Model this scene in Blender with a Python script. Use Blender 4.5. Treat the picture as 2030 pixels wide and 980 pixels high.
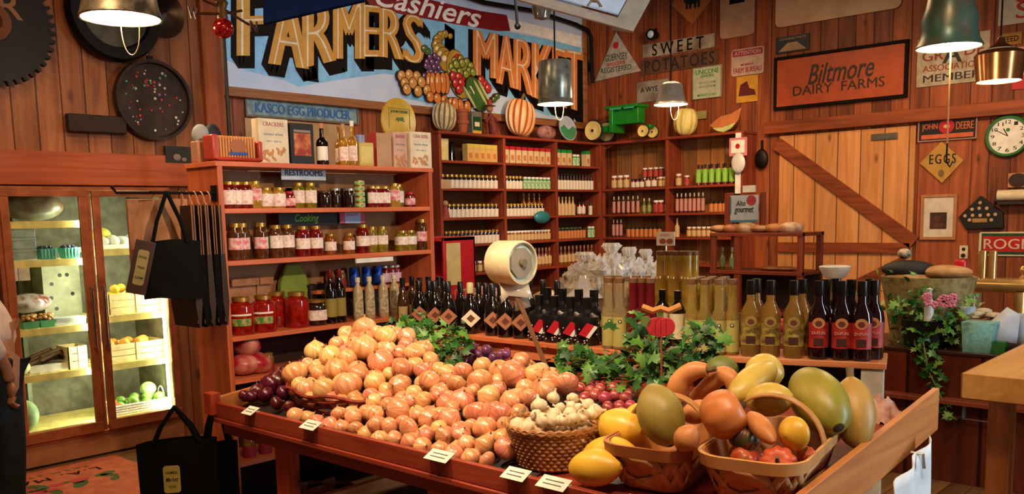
import bpy, math, random
from mathutils import Matrix, Vector, Euler, noise
for o in list(bpy.data.objects): bpy.data.objects.remove(o, do_unlink=True)
S = bpy.context.scene
C = S.collection
rnd = random.Random(7)

# ---------------------------------------------------------------- camera
YAW, PITCH, ROLL, FPX, PPX, PPY, CH = 0.8325, 0.12607, -0.02082, 1769.5, 1015.0, 652.2, 1.65
cy_, sy_, cp_, sp_, cr_, sr_ = math.cos(YAW), math.sin(YAW), math.cos(PITCH), math.sin(PITCH), math.cos(ROLL), math.sin(ROLL)
FW = Vector((sy_*cp_, cy_*cp_, -sp_)); _r = Vector((cy_, -sy_, 0)); _u = _r.cross(FW)
RT = _r*cr_ + _u*sr_; UP = _u*cr_ - _r*sr_
cam = bpy.data.cameras.new('camera'); camo = bpy.data.objects.new('camera', cam); C.objects.link(camo)
M = Matrix((RT, UP, -FW)).transposed().to_4x4(); M.translation = Vector((0, 0, CH)); camo.matrix_world = M
cam.sensor_width = 36; cam.lens = FPX/2030*36; cam.shift_y = (PPY-490)/2030; cam.clip_end = 60; cam.clip_start = .05
S.camera = camo

def ray(px, py): return FW + RT*((px-PPX)/FPX) - UP*((py-PPY)/FPX)
def at(px, py, **k):                       # a photo pixel met with a plane of the room
    (a, v), = k.items(); i = 'xyz'.index(a); d = ray(px, py); o = Vector((0, 0, CH))
    return o + d*((v-o[i])/d[i])
def depth(p): return (Vector(p)-Vector((0, 0, CH))).dot(FW)
def facing(x, y): return math.atan2(-x, y)*1.0 + 0.0   # turns a thing's front (-Y) to the aisle

# ---------------------------------------------------------------- light, world, exposure
def arealamp(loc, size, power, col, rot=(0, 0, 0), sy=None):  # unseen area light, no fitting modelled
    l = bpy.data.lights.new('unseen_area_light', 'AREA'); l.energy = power; l.color = col; l.size = size
    if sy: l.shape = 'RECTANGLE'; l.size_y = sy
    o = bpy.data.objects.new('unseen_area_light', l); C.objects.link(o); o.location = loc; o.rotation_euler = rot; return o
def spot(loc, tgt, power, col, ang=60, size=.12, blend=.6):  # unseen spot aimed at a display
    l = bpy.data.lights.new('unseen_spot_light', 'SPOT'); l.energy = power; l.color = col; l.spot_size = math.radians(ang); l.spot_blend = blend; l.shadow_soft_size = size
    o = bpy.data.objects.new('unseen_spot_light', l); C.objects.link(o); o.location = loc
    o.rotation_euler = (Vector(tgt)-Vector(loc)).to_track_quat('-Z', 'Y').to_euler(); return o
W = bpy.data.worlds.new('world'); S.world = W; W.use_nodes = True
W.node_tree.nodes['Background'].inputs[0].default_value = (1, .62, .42, 1); W.node_tree.nodes['Background'].inputs[1].default_value = .085
WARM = (1, .62, .32)
arealamp((1.2, 1.2, 3.9), 1.2, 60, WARM)
arealamp((1.3, 4.3, 3.9), .7, 34, WARM)  # added to brighten the left wall
arealamp((7.2, 4.6, 4.3), 2.0, 75, WARM)
spot((1.3, 2.6, 3.7), (2.75, 2.7, .9), 270, (1, .82, .62), 52, .08)
spot((1.6, .1, 3.6), (2.9, 1.6, .9), 150, (1, .82, .62), 50, .10)
spot((1.9, 1.0, 2.7), (3.25, 4.5, 1.45), 230, (1, .74, .50), 44, .06)  # unseen, set low to reach inside the jar shelf
spot((3.6, 1.2, 3.8), (6.0, 1.0, .7), 90, (1, .74, .45), 60, .1)
spot((7.2, 3.6, 3.6), (9.6, 6.9, 1.9), 300, (1, .66, .38), 70, .15)
spot((7.6, 1.6, 3.4), (10.2, 3.2, 1.9), 190, (1, .66, .36), 60, .15)
spot((4.5, 4.0, 3.6), (6.6, 7.6, 3.4), 170, (.92, .92, 1), 85, .15)
arealamp((4.7, -2.3, 1.7), .40, 85, (.72, .86, 1), (math.pi/2, 0, .16), 2.2)  # unseen cool upright strip, stands in for a daylight doorway at right rear
S.view_settings.view_transform = 'Standard'; S.view_settings.look = 'None'; S.view_settings.gamma = 1
S.view_settings.use_curve_mapping = False; S.view_settings.exposure = 0.5

# ---------------------------------------------------------------- helpers
def lin(c):
    if isinstance(c, str):
        c = [int(c[i:i+2], 16)/255 for i in (0, 2, 4)]
    return tuple((v/12.92 if v <= .04045 else ((v+.055)/1.055)**2.4) for v in c[:3])+(1,)
MATS = {}
def P(name, col, rough=.5, metal=0, trans=0, emis=0, spec=.5, coat=0, ecol=None, vary=0, bump=0, bscale=60, ior=1.45, alpha=1, sub=0, mott=None, mscale=12):
    if name in MATS: return MATS[name]
    m = bpy.data.materials.new(name); m.use_nodes = True; nt = m.node_tree; b = nt.nodes['Principled BSDF']
    b.inputs['Base Color'].default_value = lin(col); b.inputs['Roughness'].default_value = rough; b.inputs['Metallic'].default_value = metal
    b.inputs['Transmission Weight'].default_value = trans; b.inputs['Specular IOR Level'].default_value = spec; b.inputs['Coat Weight'].default_value = coat
    b.inputs['IOR'].default_value = ior; b.inputs['Alpha'].default_value = alpha
    if sub: b.inputs['Subsurface Weight'].default_value = sub; b.inputs['Subsurface Scale'].default_value = .02
    if emis: b.inputs['Emission Color'].default_value = lin(ecol or col); b.inputs['Emission Strength'].default_value = emis
    tc = nt.nodes.new('ShaderNodeTexCoord')
    last = None
    n = nt.nodes.new('ShaderNodeTexNoise'); n.inputs['Scale'].default_value = mscale; n.inputs['Detail'].default_value = 4
    nt.links.new(tc.outputs['Object'], n.inputs['Vector'])
    mx = nt.nodes.new('ShaderNodeMix'); mx.data_type = 'RGBA'; mx.inputs[6].default_value = lin(col)
    c2 = lin(mott) if mott else tuple(v*.82 for v in lin(col)[:3])+(1,)
    mx.inputs[7].default_value = c2
    rp = nt.nodes.new('ShaderNodeMapRange'); rp.inputs[1].default_value = .4; rp.inputs[2].default_value = .65
    nt.links.new(n.outputs['Fac'], rp.inputs[0]); nt.links.new(rp.outputs[0], mx.inputs[0]); last = mx.outputs[2]
    if vary:
        oi = nt.nodes.new('ShaderNodeObjectInfo'); hs = nt.nodes.new('ShaderNodeHueSaturation')
        mr = nt.nodes.new('ShaderNodeMapRange'); mr.inputs[3].default_value = 1-vary; mr.inputs[4].default_value = 1+vary
        nt.links.new(oi.outputs['Random'], mr.inputs[0]); nt.links.new(mr.outputs[0], hs.inputs['Value']); nt.links.new(last, hs.inputs['Color']); last = hs.outputs[0]
    nt.links.new(last, b.inputs['Base Color'])
    if bump:
        bn = nt.nodes.new('ShaderNodeTexNoise'); bn.inputs['Scale'].default_value = bscale; nt.links.new(tc.outputs['Object'], bn.inputs['Vector'])
        bp = nt.nodes.new('ShaderNodeBump'); bp.inputs['Strength'].default_value = bump; bp.inputs['Distance'].default_value = .01
        nt.links.new(bn.outputs['Fac'], bp.inputs['Height']); nt.links.new(bp.outputs[0], b.inputs['Normal'])
    MATS[name] = m; return m

def wood(name, c1, c2, grain='Z', scale=3.0, plank=None, pw=.14, knots=True, rough=.5, pv=.3, spec=.35):
    if name in MATS: return MATS[name]
    m = bpy.data.materials.new(name); m.use_nodes = True; nt = m.node_tree; N = nt.nodes.new; L = nt.links.new; b = nt.nodes['Principled BSDF']
    b.inputs['Roughness'].default_value = rough; b.inputs['Specular IOR Level'].default_value = spec
    tc = N('ShaderNodeTexCoord'); sep = N('ShaderNodeSeparateXYZ'); L(tc.outputs['Object'], sep.inputs[0])
    mp = N('ShaderNodeMapping'); sc = [scale*6]*3; sc['XYZ'.index(grain)] = scale*.45; mp.inputs['Scale'].default_value = sc; L(tc.outputs['Object'], mp.inputs['Vector'])
    ns = N('ShaderNodeTexNoise'); ns.noise_dimensions = '4D'; ns.inputs['Scale'].default_value = 1; ns.inputs['Detail'].default_value = 5; ns.inputs['Distortion'].default_value = 1.2; L(mp.outputs[0], ns.inputs['Vector'])
    mix = N('ShaderNodeMix'); mix.data_type = 'RGBA'; mix.inputs[6].default_value = lin(c1); mix.inputs[7].default_value = lin(c2)
    mr = N('ShaderNodeMapRange'); mr.inputs[1].default_value = .32; mr.inputs[2].default_value = .7; L(ns.outputs['Fac'], mr.inputs[0]); L(mr.outputs[0], mix.inputs[0])
    col = mix.outputs[2]; H = ns.outputs['Fac']
    if knots:
        vm = N('ShaderNodeMapping'); vs = [4.2]*3; vs['XYZ'.index(grain)] = 1.9; vm.inputs['Scale'].default_value = vs; L(tc.outputs['Object'], vm.inputs['Vector'])
        v = N('ShaderNodeTexVoronoi'); v.inputs['Scale'].default_value = 1; L(vm.outputs[0], v.inputs['Vector'])
        kr = N('ShaderNodeMapRange'); kr.inputs[1].default_value = .05; kr.inputs[2].default_value = .13; kr.inputs[3].default_value = .8; kr.inputs[4].default_value = 0; L(v.outputs['Distance'], kr.inputs[0])
        km = N('ShaderNodeMix'); km.data_type = 'RGBA'; km.inputs[7].default_value = tuple(x*.3 for x in lin(c2)[:3])+(1,); L(col, km.inputs[6]); L(kr.outputs[0], km.inputs[0]); col = km.outputs[2]
    if plank:
        d = N('ShaderNodeMath'); d.operation = 'DIVIDE'; d.inputs[1].default_value = pw; L(sep.outputs['XYZ'.index(plank)], d.inputs[0])
        fl = N('ShaderNodeMath'); fl.operation = 'FLOOR'; L(d.outputs[0], fl.inputs[0])
        wn = N('ShaderNodeTexWhiteNoise'); wn.noise_dimensions = '1D'; L(fl.outputs[0], wn.inputs['W']); L(wn.outputs['Value'], ns.inputs['W'])
        m2 = N('ShaderNodeMath'); m2.operation = 'MULTIPLY'; m2.inputs[1].default_value = 9; L(wn.outputs['Value'], m2.inputs[0]); L(m2.outputs[0], ns.inputs['W'])
        hs = N('ShaderNodeHueSaturation'); hr = N('ShaderNodeMapRange'); hr.inputs[3].default_value = 1-pv; hr.inputs[4].default_value = 1+pv; L(wn.outputs['Value'], hr.inputs[0]); L(hr.outputs[0], hs.inputs['Value']); L(col, hs.inputs['Color'])
        fr = N('ShaderNodeMath'); fr.operation = 'FRACT'; L(d.outputs[0], fr.inputs[0])
        pp = N('ShaderNodeMath'); pp.operation = 'PINGPONG'; pp.inputs[1].default_value = .5; L(fr.outputs[0], pp.inputs[0])
        gr = N('ShaderNodeMapRange'); gr.inputs[1].default_value = .012; gr.inputs[2].default_value = .035; L(pp.outputs[0], gr.inputs[0])
        gm = N('ShaderNodeMix'); gm.data_type = 'RGBA'; gm.inputs[6].default_value = tuple(x*.36 for x in lin(c2)[:3])+(1,); L(hs.outputs[0], gm.inputs[7]); L(gr.outputs[0], gm.inputs[0]); col = gm.outputs[2]
        bp = N('ShaderNodeBump'); bp.inputs['Strength'].default_value = .5; bp.inputs['Distance'].default_value = .01; L(gr.outputs[0], bp.inputs['Height']); L(bp.outputs[0], b.inputs['Normal'])
    L(col, b.inputs['Base Color']); MATS[name] = m; return m

class MB:
    def __init__(s): s.v = []; s.f = []; s.m = []; s.s = []
    def add(s, vs, fs, m=0, T=None, sm=False):
        o = len(s.v)
        for i, v in enumerate(vs):
            v = Vector(v)
            s.v.append(T @ v if T is not None else v)
        for i, f in enumerate(fs):
            s.f.append([o+k for k in f]); s.m.append(m[i] if isinstance(m, list) else m); s.s.append(sm)
        return s
    def box(s, x0, x1, y0, y1, z0, z1, m=0, T=None):
        vs = [(x, y, z) for z in (z0, z1) for y in (y0, y1) for x in (x0, x1)]
        return s.add(vs, [(0, 2, 3, 1), (4, 5, 7, 6), (0, 1, 5, 4), (1, 3, 7, 5), (3, 2, 6, 7), (2, 0, 4, 6)], m, T)
    def lathe(s, prof, seg=20, m=0, T=None, a0=0, a1=None, wob=None, mseg=None):
        full = a1 is None; n = seg if full else seg+1; sp = (2*math.pi if full else a1-a0); vs = []; fs = []; ms = []
        for (r, z) in prof:
            for k in range(n):
                a = a0+sp*k/seg; rr = max(r, 1e-5)*(wob(a, z) if wob else 1); vs.append((rr*math.cos(a), rr*math.sin(a), z))
        for i in range(len(prof)-1):
            for k in range(seg):
                k2 = (k+1) % n
                fs.append((i*n+k, i*n+k2, (i+1)*n+k2, (i+1)*n+k)); ms.append(mseg(k) if mseg else (m[i] if isinstance(m, list) else m))
        return s.add(vs, fs, ms, T, True)
    def ell(s, c, r, m=0, T=None, seg=16, ring=10):
        prof = [(math.sin(math.pi*i/ring), -math.cos(math.pi*i/ring)) for i in range(ring+1)]
        A = Matrix.Translation(c) @ Matrix.Diagonal((r[0], r[1], r[2], 1))
        return s.lathe(prof, seg, m, (T @ A) if T is not None else A)
    def tube(s, pts, r, seg=8, m=0, closed=False, T=None):
        pts = [Vector(p) for p in pts]; n = len(pts); vs = []; fs = []
        rs = r if isinstance(r, (list, tuple)) else [r]*n; up = None
        for i, p in enumerate(pts):
            if closed: t = pts[(i+1) % n]-pts[i-1]
            else: t = pts[min(i+1, n-1)]-pts[max(i-1, 0)]
            t = t.normalized() if t.length > 1e-9 else Vector((0, 0, 1))
            if up is None: up = Vector((0, 0, 1)) if abs(t.z) < .9 else Vector((1, 0, 0))
            a = t.cross(up).normalized(); b = a.cross(t).normalized(); up = b
            for k in range(seg):
                an = 2*math.pi*k/seg; vs.append(p+(a*math.cos(an)+b*math.sin(an))*rs[i])
        for i in range(n if closed else n-1):
            j = (i+1) % n
            for k in range(seg): k2 = (k+1) % seg; fs.append((i*seg+k, i*seg+k2, j*seg+k2, j*seg+k))
        s.add(vs, fs, m, T, True)
        if not closed: s.add(vs[:seg], [tuple(range(seg-1, -1, -1))], m, T); s.add(vs[-seg:], [tuple(range(seg))], m, T)
        return s
    def poly(s, pts, z0, z1, m=0, T=None):
        n = len(pts); vs = [(x, y, z0) for x, y in pts]+[(x, y, z1) for x, y in pts]
        fs = [tuple(range(n-1, -1, -1)), tuple(range(n, 2*n))]+[(i, (i+1) % n, n+(i+1) % n, n+i) for i in range(n)]
        return s.add(vs, fs, m, T)
    def disc(s, c, r, z0, z1, m=0, T=None, seg=20, sy=1, rot=0):
        return s.poly([(c[0]+r*math.cos(a)*math.cos(rot)-r*sy*math.sin(a)*math.sin(rot), c[1]+r*math.cos(a)*math.sin(rot)+r*sy*math.sin(a)*math.cos(rot)) for a in [2*math.pi*k/seg for k in range(seg)]], z0, z1, m, T)
    def build(s, name, mats, parent=None, bevel=0, sharp=40, loc=None, rot=None):
        me = bpy.data.meshes.new(name); me.from_pydata([tuple(v) for v in s.v], [], s.f)
        if not isinstance(mats, (list, tuple)): mats = [mats]
        for m in mats: me.materials.append(m)
        for p, mi, sm in zip(me.polygons, s.m, s.s): p.material_index = mi; p.use_smooth = sm
        me.validate(); me.update()
        try: me.set_sharp_from_angle(angle=math.radians(sharp))
        except Exception: pass
        o = bpy.data.objects.new(name, me); C.objects.link(o)
        if parent: o.parent = parent
        if loc is not None: o.location = loc
        if rot is not None: o.rotation_euler = rot
        if bevel:
            md = o.modifiers.new('bevel', 'BEVEL'); md.width = bevel; md.segments = 2; md.limit_method = 'ANGLE'
        return o
def T(loc=(0, 0, 0), rot=(0, 0, 0), sc=(1, 1, 1)):
    return Matrix.Translation(loc) @ Euler(rot).to_matrix().to_4x4() @ Matrix.Diagonal((*sc, 1))
def tag(o, label, cat, group=None, kind=None):
    o['label'] = label; o['category'] = cat
    if group: o['group'] = group
    if kind: o['kind'] = kind
    return o
def thing(name, label, cat, loc=(0, 0, 0), rot=(0, 0, 0), group=None):
    o = bpy.data.objects.new(name, None); C.objects.link(o); o.location = loc; o.rotation_euler = rot; o.empty_display_size = .05
    return tag(o, label, cat, group)
KIDS = {}
def kids(o): return [c for c in bpy.data.objects if c.parent == o]
def dup(o, loc=None, rot=None, label=None, group=None, sc=None, parent=None, ks=None):
    r = o.copy(); C.objects.link(r)
    if parent: r.parent = parent
    if loc is not None: r.location = loc
    if rot is not None: r.rotation_euler = rot
    if sc is not None: r.scale = (sc, sc, sc) if not isinstance(sc, tuple) else sc
    if label: r['label'] = label
    if group: r['group'] = group
    if o not in KIDS: KIDS[o] = kids(o)
    for ch in KIDS[o]: dup(ch, parent=r)
    return r
class Proto:                                # first use moves the original, later uses copy it
    def __init__(s, o): s.o = o; s.used = False; KIDS[o] = kids(o)
    def put(s, loc, rot=(0, 0, 0), label=None, group=None, sc=1):
        if not s.used:
            s.used = True; o = s.o; o.location = loc; o.rotation_euler = rot; o.scale = (sc,)*3 if not isinstance(sc, tuple) else sc
            if label: o['label'] = label
            if group: o['group'] = group
            return o
        return dup(s.o, loc, rot, label, group, sc)
def struct(name, mb, mats, bevel=0):
    o = mb.build(name, mats, bevel=bevel); o['kind'] = 'structure'; return o
ORD = ['leftmost', 'second', 'third', 'fourth', 'fifth', 'sixth', 'seventh', 'eighth', 'ninth', 'tenth', 'eleventh', 'twelfth', 'thirteenth', 'fourteenth', 'fifteenth', 'sixteenth', 'seventeenth', 'eighteenth', 'nineteenth', 'twentieth', 'twenty-first', 'twenty-second', 'twenty-third', 'twenty-fourth', 'twenty-fifth', 'twenty-sixth', 'twenty-seventh', 'twenty-eighth', 'twenty-ninth', 'thirtieth']+['thirty-'+x for x in ('first', 'second', 'third', 'fourth', 'fifth', 'sixth', 'seventh', 'eighth', 'ninth')]+['fortieth']+['forty-'+x for x in ('first', 'second', 'third', 'fourth', 'fifth', 'sixth', 'seventh', 'eighth', 'ninth')]
def nth(i): return 'leftmost' if i == 0 else ORD[i]+' from left'

FONTC = {}
def textmesh(s, offset=0, extrude=.01, shear=0, spacing=1):
    key = (s, offset, extrude, shear, spacing)
    if key not in FONTC:
        cu = bpy.data.curves.new('lettering', 'FONT'); cu.body = s; cu.extrude = extrude; cu.offset = offset; cu.shear = shear; cu.resolution_u = 3; cu.space_character = spacing
        ob = bpy.data.objects.new('lettering', cu); C.objects.link(ob)
        dg = bpy.context.evaluated_depsgraph_get(); me = bpy.data.meshes.new_from_object(ob.evaluated_get(dg))
        vs = [tuple(v.co) for v in me.vertices]; fs = [tuple(p.vertices) for p in me.polygons]
        bpy.data.objects.remove(ob); bpy.data.curves.remove(cu); bpy.data.meshes.remove(me)
        FONTC[key] = (vs, fs)
    return FONTC[key]
def text(mb, s, w, h, c=(0, 0), z=0, t=.002, m=0, T_=None, bold=.008, shear=0, warp=None, rot=0, spacing=1):
    if bold > .012 and abs(bold) < 1:
        for sgn in (-1, 0, 1):
            if warp: w_ = (lambda f_, sg_: (lambda u, q: f_(u+sg_*bold*1.4, q)))(warp, sgn); text(mb, s, w, h, c, z, t+.0003*(sgn+1), m, T_, 0.0, shear, w_, rot, spacing)
            else: text(mb, s, w, h, (c[0]+sgn*bold*h*.55*math.cos(rot), c[1]+sgn*bold*h*.55*math.sin(rot)), z, t+.0003*(sgn+1), m, T_, 0.0, shear, None, rot, spacing)
        return mb
    vs, fs = textmesh(s, bold, .01, shear, spacing)
    if not vs: return mb
    xs = [v[0] for v in vs]; ys = [v[1] for v in vs]; x0, x1, y0, y1 = min(xs), max(xs), min(ys), max(ys)
    out = []
    for v in vs:
        u = (v[0]-x0)/(x1-x0 or 1); q = (v[1]-y0)/(y1-y0 or 1); zz = z+(t if v[2] > 0 else 0)
        if warp: X, Y = warp(u, q)
        else:
            X, Y = (u-.5)*w, (q-.5)*h
            X, Y = X*math.cos(rot)-Y*math.sin(rot)+c[0], X*math.sin(rot)+Y*math.cos(rot)+c[1]
        out.append((X, Y, zz))
    return mb.add(out, fs, m, T_)
# frames of things hung on a wall: local x = right, local y = up, local z = out of the wall
ROT_B = (math.pi/2, 0, 0); ROT_R = (math.pi/2, 0, -math.pi/2)
YB, XR, YL = 7.60, 10.15, 6.42
def wallspot(wall, px, py, off=.015):
    if wall == 'B': return at(px, py, y=YB-off), ROT_B
    if wall == 'L': return at(px, py, y=YL-off), ROT_B
    return at(px, py, x=XR-off), ROT_R
def wrect(wall, xl, yt, yb, xr, off=.01):
    """left edge top/bottom pixels + right edge column -> centre point, width, height, rotation"""
    a, rot = wallspot(wall, xl, yt, off); b, _ = wallspot(wall, xl, yb, off); ym = (yt+yb)/2
    c, _ = wallspot(wall, xr, ym, off)
    h = a.z-b.z
    if wall == 'R': w = a.y-c.y; cen = Vector((a.x, (a.y+c.y)/2, (a.z+b.z)/2))
    else: w = c.x-a.x; cen = Vector(((a.x+c.x)/2, a.y, (a.z+b.z)/2))
    return cen, w, h, rot
def rrect(w, h, r, n=5):
    out = []
    for cx, cy, a0 in ((w/2-r, h/2-r, 0), (-w/2+r, h/2-r, 90), (-w/2+r, -h/2+r, 180), (w/2-r, -h/2+r, 270)):
        for k in range(n+1): a = math.radians(a0+90*k/n); out.append((cx+r*math.cos(a), cy+r*math.sin(a)))
    return out
# ---------------------------------------------------------------- materials
wall_b = wood('pine_wall_back', '964c28', '5a2812', 'Z', 2.2, 'X', .19, True, .55)
wall_l = wood('pine_wall_left', 'a8683e', '743e22', 'Z', 2.2, 'X', .16, True, .55, pv=.2)
wall_r = wood('pine_wall_right', '9a5028', '5c2810', 'Z', 2.2, 'Y', .2, True, .55)
doorw = wood('pale_pine_door', 'd89a60', 'b8743e', 'Z', 2.0, 'Y', .26, True, .5, pv=.12)
beamw = wood('beam_wood_y', '9a4c26', '642c12', 'Y', 2.5, None, 1, True, .5)
beamx = wood('beam_wood_x', 'b85c36', '8c3e22', 'X', 2.5, None, 1, True, .5)
beamz = wood('beam_wood_z', 'ac5a32', '783a1e', 'Z', 2.5, None, 1, True, .5)
floorw = wood('floor_boards', '8a6238', '5e4022', 'X', 2, 'Y', .12, False, .45, pv=.15)
ceilw = wood('ceiling_boards', '6a4326', '43280f', 'Y', 2, 'X', .2, False, .6)
shelfx = wood('shelf_pine_x', 'd4744a', 'b05634', 'X', 3, None, 1, True, .4)
shelfz = wood('shelf_pine_z', 'cc6c42', 'a44e2c', 'Z', 3, None, 1, True, .4)
rackx = wood('dark_shelf_x', '964026', '6a2814', 'X', 3, None, 1, False, .45)
racky = wood('dark_shelf_y', '964026', '6a2814', 'Y', 3, None, 1, False, .45)
rackz = wood('dark_shelf_z', '984428', '662814', 'Z', 3, None, 1, False, .45)
tabley = wood('table_wood_y', '9c402a', '702412', 'Y', 3, None, 1, True, .35)
tablex = wood('table_wood_x', 'd08a4c', 'ac6834', 'X', 3, None, 1, True, .4)
tablez = wood('table_wood_z', 'c45030', '923618', 'Z', 3, None, 1, True, .45)
ledgey = wood('ledge_wood', 'd87c4c', 'b45c34', 'Y', 3, None, 1, True, .4)
redwood = wood('counter_red_wood', '70301c', '4e1e10', 'Z', 2, 'Y', .42, False, .4, pv=.1)
butch = wood('butcher_block', 'e0a860', 'c48a44', 'X', 2.2, 'Y', .3, False, .35, pv=.06)
butchz = wood('butcher_leg', 'b06a38', '8a4c24', 'Z', 3, None, 1, False, .4)
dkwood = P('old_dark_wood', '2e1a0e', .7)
iron = P('black_iron', '17120f', .5, .6)
steel = P('galvanised_steel', 'a8a8a0', .32, .6, mott='7c7c74', mscale=25)
brass = P('brass', 'd8ac68', .22, .7)
copper = P('copper_shade', 'a0683c', .22, .8)
black = P('black_plastic', '0c0b0b', .45)
white = P('white_paint', 'e4e0d6', .5)
cream = P('cream_enamel', 'd9c9a6', .4)
offw = P('offwhite_card', 'e0d8c4', .7)
red = P('red_paint', 'b0161e', .45); dred = P('deep_red_paint', '7c1418', .5)
green = P('green_paint', '1c7a2c', .45); dgreen = P('dark_green_paint', '0e4420', .5)
yellow = P('yellow_paint', 'd8a828', .45); orange = P('orange_paint', 'd87828', .5); blue = P('blue_paint', '1e4f9a', .45)
skyb = P('sky_blue_paint', '7ab6d8', .5); paleb = P('pale_blue_white_paint', 'b9c6d6', .5, mott='a8bad0', mscale=2)
brownp = P('brown_black_paint', '120a07', .7, spec=.15); purple = P('purple_paint', '5e3a6e', .5); pinkp = P('pink_paint', 'd8788c', .5)
bulb = P('lit_bulb', 'fff0d0', .5, emis=14, ecol='fff0d8')
glow = P('lit_reflector', 'fff6e6', .6)
tube_l = P('lit_tube', 'eaffd8', .5, emis=14, ecol='e8ffd6')
clear = P('clear_glass', 'ffffff', .04, trans=1, ior=1.2)

# ---------------------------------------------------------------- structure
struct('floor', MB().box(-3, 10.3, -3, 7.7, -.05, 0), floorw)
struct('ceiling', MB().box(-3, 10.3, -3, 7.7, 4.9, 4.98), ceilw)
CX0, CX1, CZ1 = 2.085, 3.25, 1.905
w = MB(); w.box(-3, CX0-.02, YL, YL+.08, 0, 4.9); w.box(CX1+.02, 3.75, YL, YL+.08, 0, 4.9); w.box(CX0-.02, CX1+.02, YL, YL+.08, CZ1+.01, 4.9)
w.box(3.67, 3.75, YL+.08, YB, 0, 4.9); struct('wall_left', w, wall_l)
struct('wall_back', MB().box(3.75, 10.25, YB, YB+.1, 0, 4.9), wall_b)
struct('wall_right', MB().box(XR, XR+.1, -3, YB, 0, 4.9), wall_r)
bz0, bz1 = at(1570, 262, x=XR-.1).z, at(1570, 238, x=XR-.1).z
struct('trim_1', MB().box(XR-.10, XR, -3, at(1522, 250, x=XR).y, bz0, bz1), beamw, .006)
struct('trim_2', MB().box(3.60, 3.76, YL-.05, YL, 0, 4.9), beamz, .006)
struct('trim_3', MB().box(-3, 3.60, YL-.035, YL, CZ1+.015, 2.145), beamx, .004)
struct('trim_4', MB().box(XR-.025, XR, at(1922, 400, x=XR).y, at(1820, 400, x=XR).y, 0, bz0), beamz, .003)
# barn door in the right wall
dy1, dy0, dz1 = at(1546, 400, x=XR).y, at(1812, 400, x=XR).y, at(1700, 262, x=XR).z+.02
door = MB().box(XR-.03, XR, dy0, dy1, .02, dz1).build('door_1', doorw); door['kind'] = 'structure'
def plank2(mb, a, b, wid, x0, x1):
    a = Vector(a); b = Vector(b); d = (b-a).normalized(); n = Vector((-d.y, d.x))*wid/2
    ps = [a+n, b+n, b-n, a-n]; vs = [(x, p.x, p.y) for x in (x0, x1) for p in ps]
    mb.add(vs, [(0, 1, 2, 3), (7, 6, 5, 4), (0, 4, 5, 1), (1, 5, 6, 2), (2, 6, 7, 3), (3, 7, 4, 0)])
A = at(1540, 285, x=XR-.05); B_ = at(1812, 482, x=XR-.05)
m_ = MB(); plank2(m_, (A.y, A.z), (B_.y, B_.z), .15, XR-.06, XR-.03); m_.build('diagonal_brace', beamw, door, .003)
q = at(1700, 492, x=XR-.05).z
MB().box(XR-.06, XR-.031, dy0+.01, dy1-.01, q-.06, q+.06).build('middle_rail', beamw, door, .003)
A = at(1795, 515, x=XR-.05); m_ = MB(); plank2(m_, (A.y, A.z-.02), (dy1-.15, .35), .13, XR-.06, XR-.03); m_.build('diagonal_brace', beamw, door, .003)
MB().box(XR-.06, XR-.031, dy0+.01, dy1-.01, .1, .24).build('bottom_rail', beamw, door, .003)
A = at(1752, 268, x=XR-.06); m_ = MB().box(XR-.05, XR-.031, A.y-.14, A.y+.14, A.z-.05, A.z+.02); m_.build('door_closer', P('grey_metal', '6c6a62', .4, .7), door, .005)

# ---------------------------------------------------------------- signs
def board(name, label, wall, xl, yt, yb, xr, mat, edge=None, t=.012, group=None, r=0, frame=0, fm=None, cat='sign', off=.004, tilt=0):
    c, w, h, rot = wrect(wall, xl, yt, yb, xr, off)
    o = thing(name, label, cat, c, rot, group)
    if tilt: o.rotation_euler = (rot[0], rot[1]+tilt, rot[2])
    pts = rrect(w, h, r) if r else [(-w/2, -h/2), (w/2, -h/2), (w/2, h/2), (-w/2, h/2)]
    MB().poly(pts, -.0, t).build('board', mat, o, .0015)
    if frame:
        f = MB()
        f.box(-w/2-frame, w/2+frame, h/2, h/2+frame, 0, t+.012); f.box(-w/2-frame, w/2+frame, -h/2-frame, -h/2, 0, t+.012)
        f.box(-w/2-frame, -w/2, -h/2, h/2, 0, t+.012); f.box(w/2, w/2+frame, -h/2, h/2, 0, t+.012); f.build('frame', fm, o, .002)
    return o, w, h, t
# --- the big market sign on the back wall
cP, wS, hS, rS = wrect('B', 428, -60, 172, 1150, .03)
zb_, zt_ = at(428, 170, y=YB-.03).z, at(700, -125, y=YB-.03).z
hS = zt_-zb_; cS = Vector((cP.x, YB-.03, (zb_+zt_)/2))
sg = thing('market_sign', 'huge painted farmers market sign with a cornucopia, framed in wood on the back wall', 'sign', cS, ROT_B)
def sp(px, py):
    p = at(px, py, y=YB-.05); return (p.x-cS.x, p.z-cS.z)
MB().box(-wS/2, wS/2, -hS/2, hS/2, 0, .03).build('sign_board', paleb, sg)
f = MB(); fr_ = .085
f.box(-wS/2-fr_, wS/2+fr_, hS/2, hS/2+fr_, -.03, .05); f.box(-wS/2-fr_, wS/2+fr_, -hS/2-fr_, -hS/2, -.03, .05); f.box(-wS/2-fr_, -wS/2, -hS/2, hS/2, -.03, .05); f.box(wS/2, wS/2+fr_, -hS/2, hS/2, -.03, .05)
f.build('sign_frame', wood('sign_frame_wood', '9a6238', '6e4222', 'X', 3, None, 1, False), sg, .005)
sky_ = MB()
sky_.poly([sp(*p) for p in [(432, 110), (470, 130), (487, 140), (565, 160), (590, 172), (660, 160), (760, 146), (800, 152), (812, 168), (800, 195), (850, 205), (900, 160), (900, 60), (840, 20), (560, -40), (432, -60)]][::-1], .030, .0315)
sky_.poly([sp(*p) for p in [(880, 40), (1150, 90), (1148, 240), (1080, 228), (1050, 218), (985, 178), (930, 170), (880, 170)]][::-1], .030, .0315)
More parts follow.
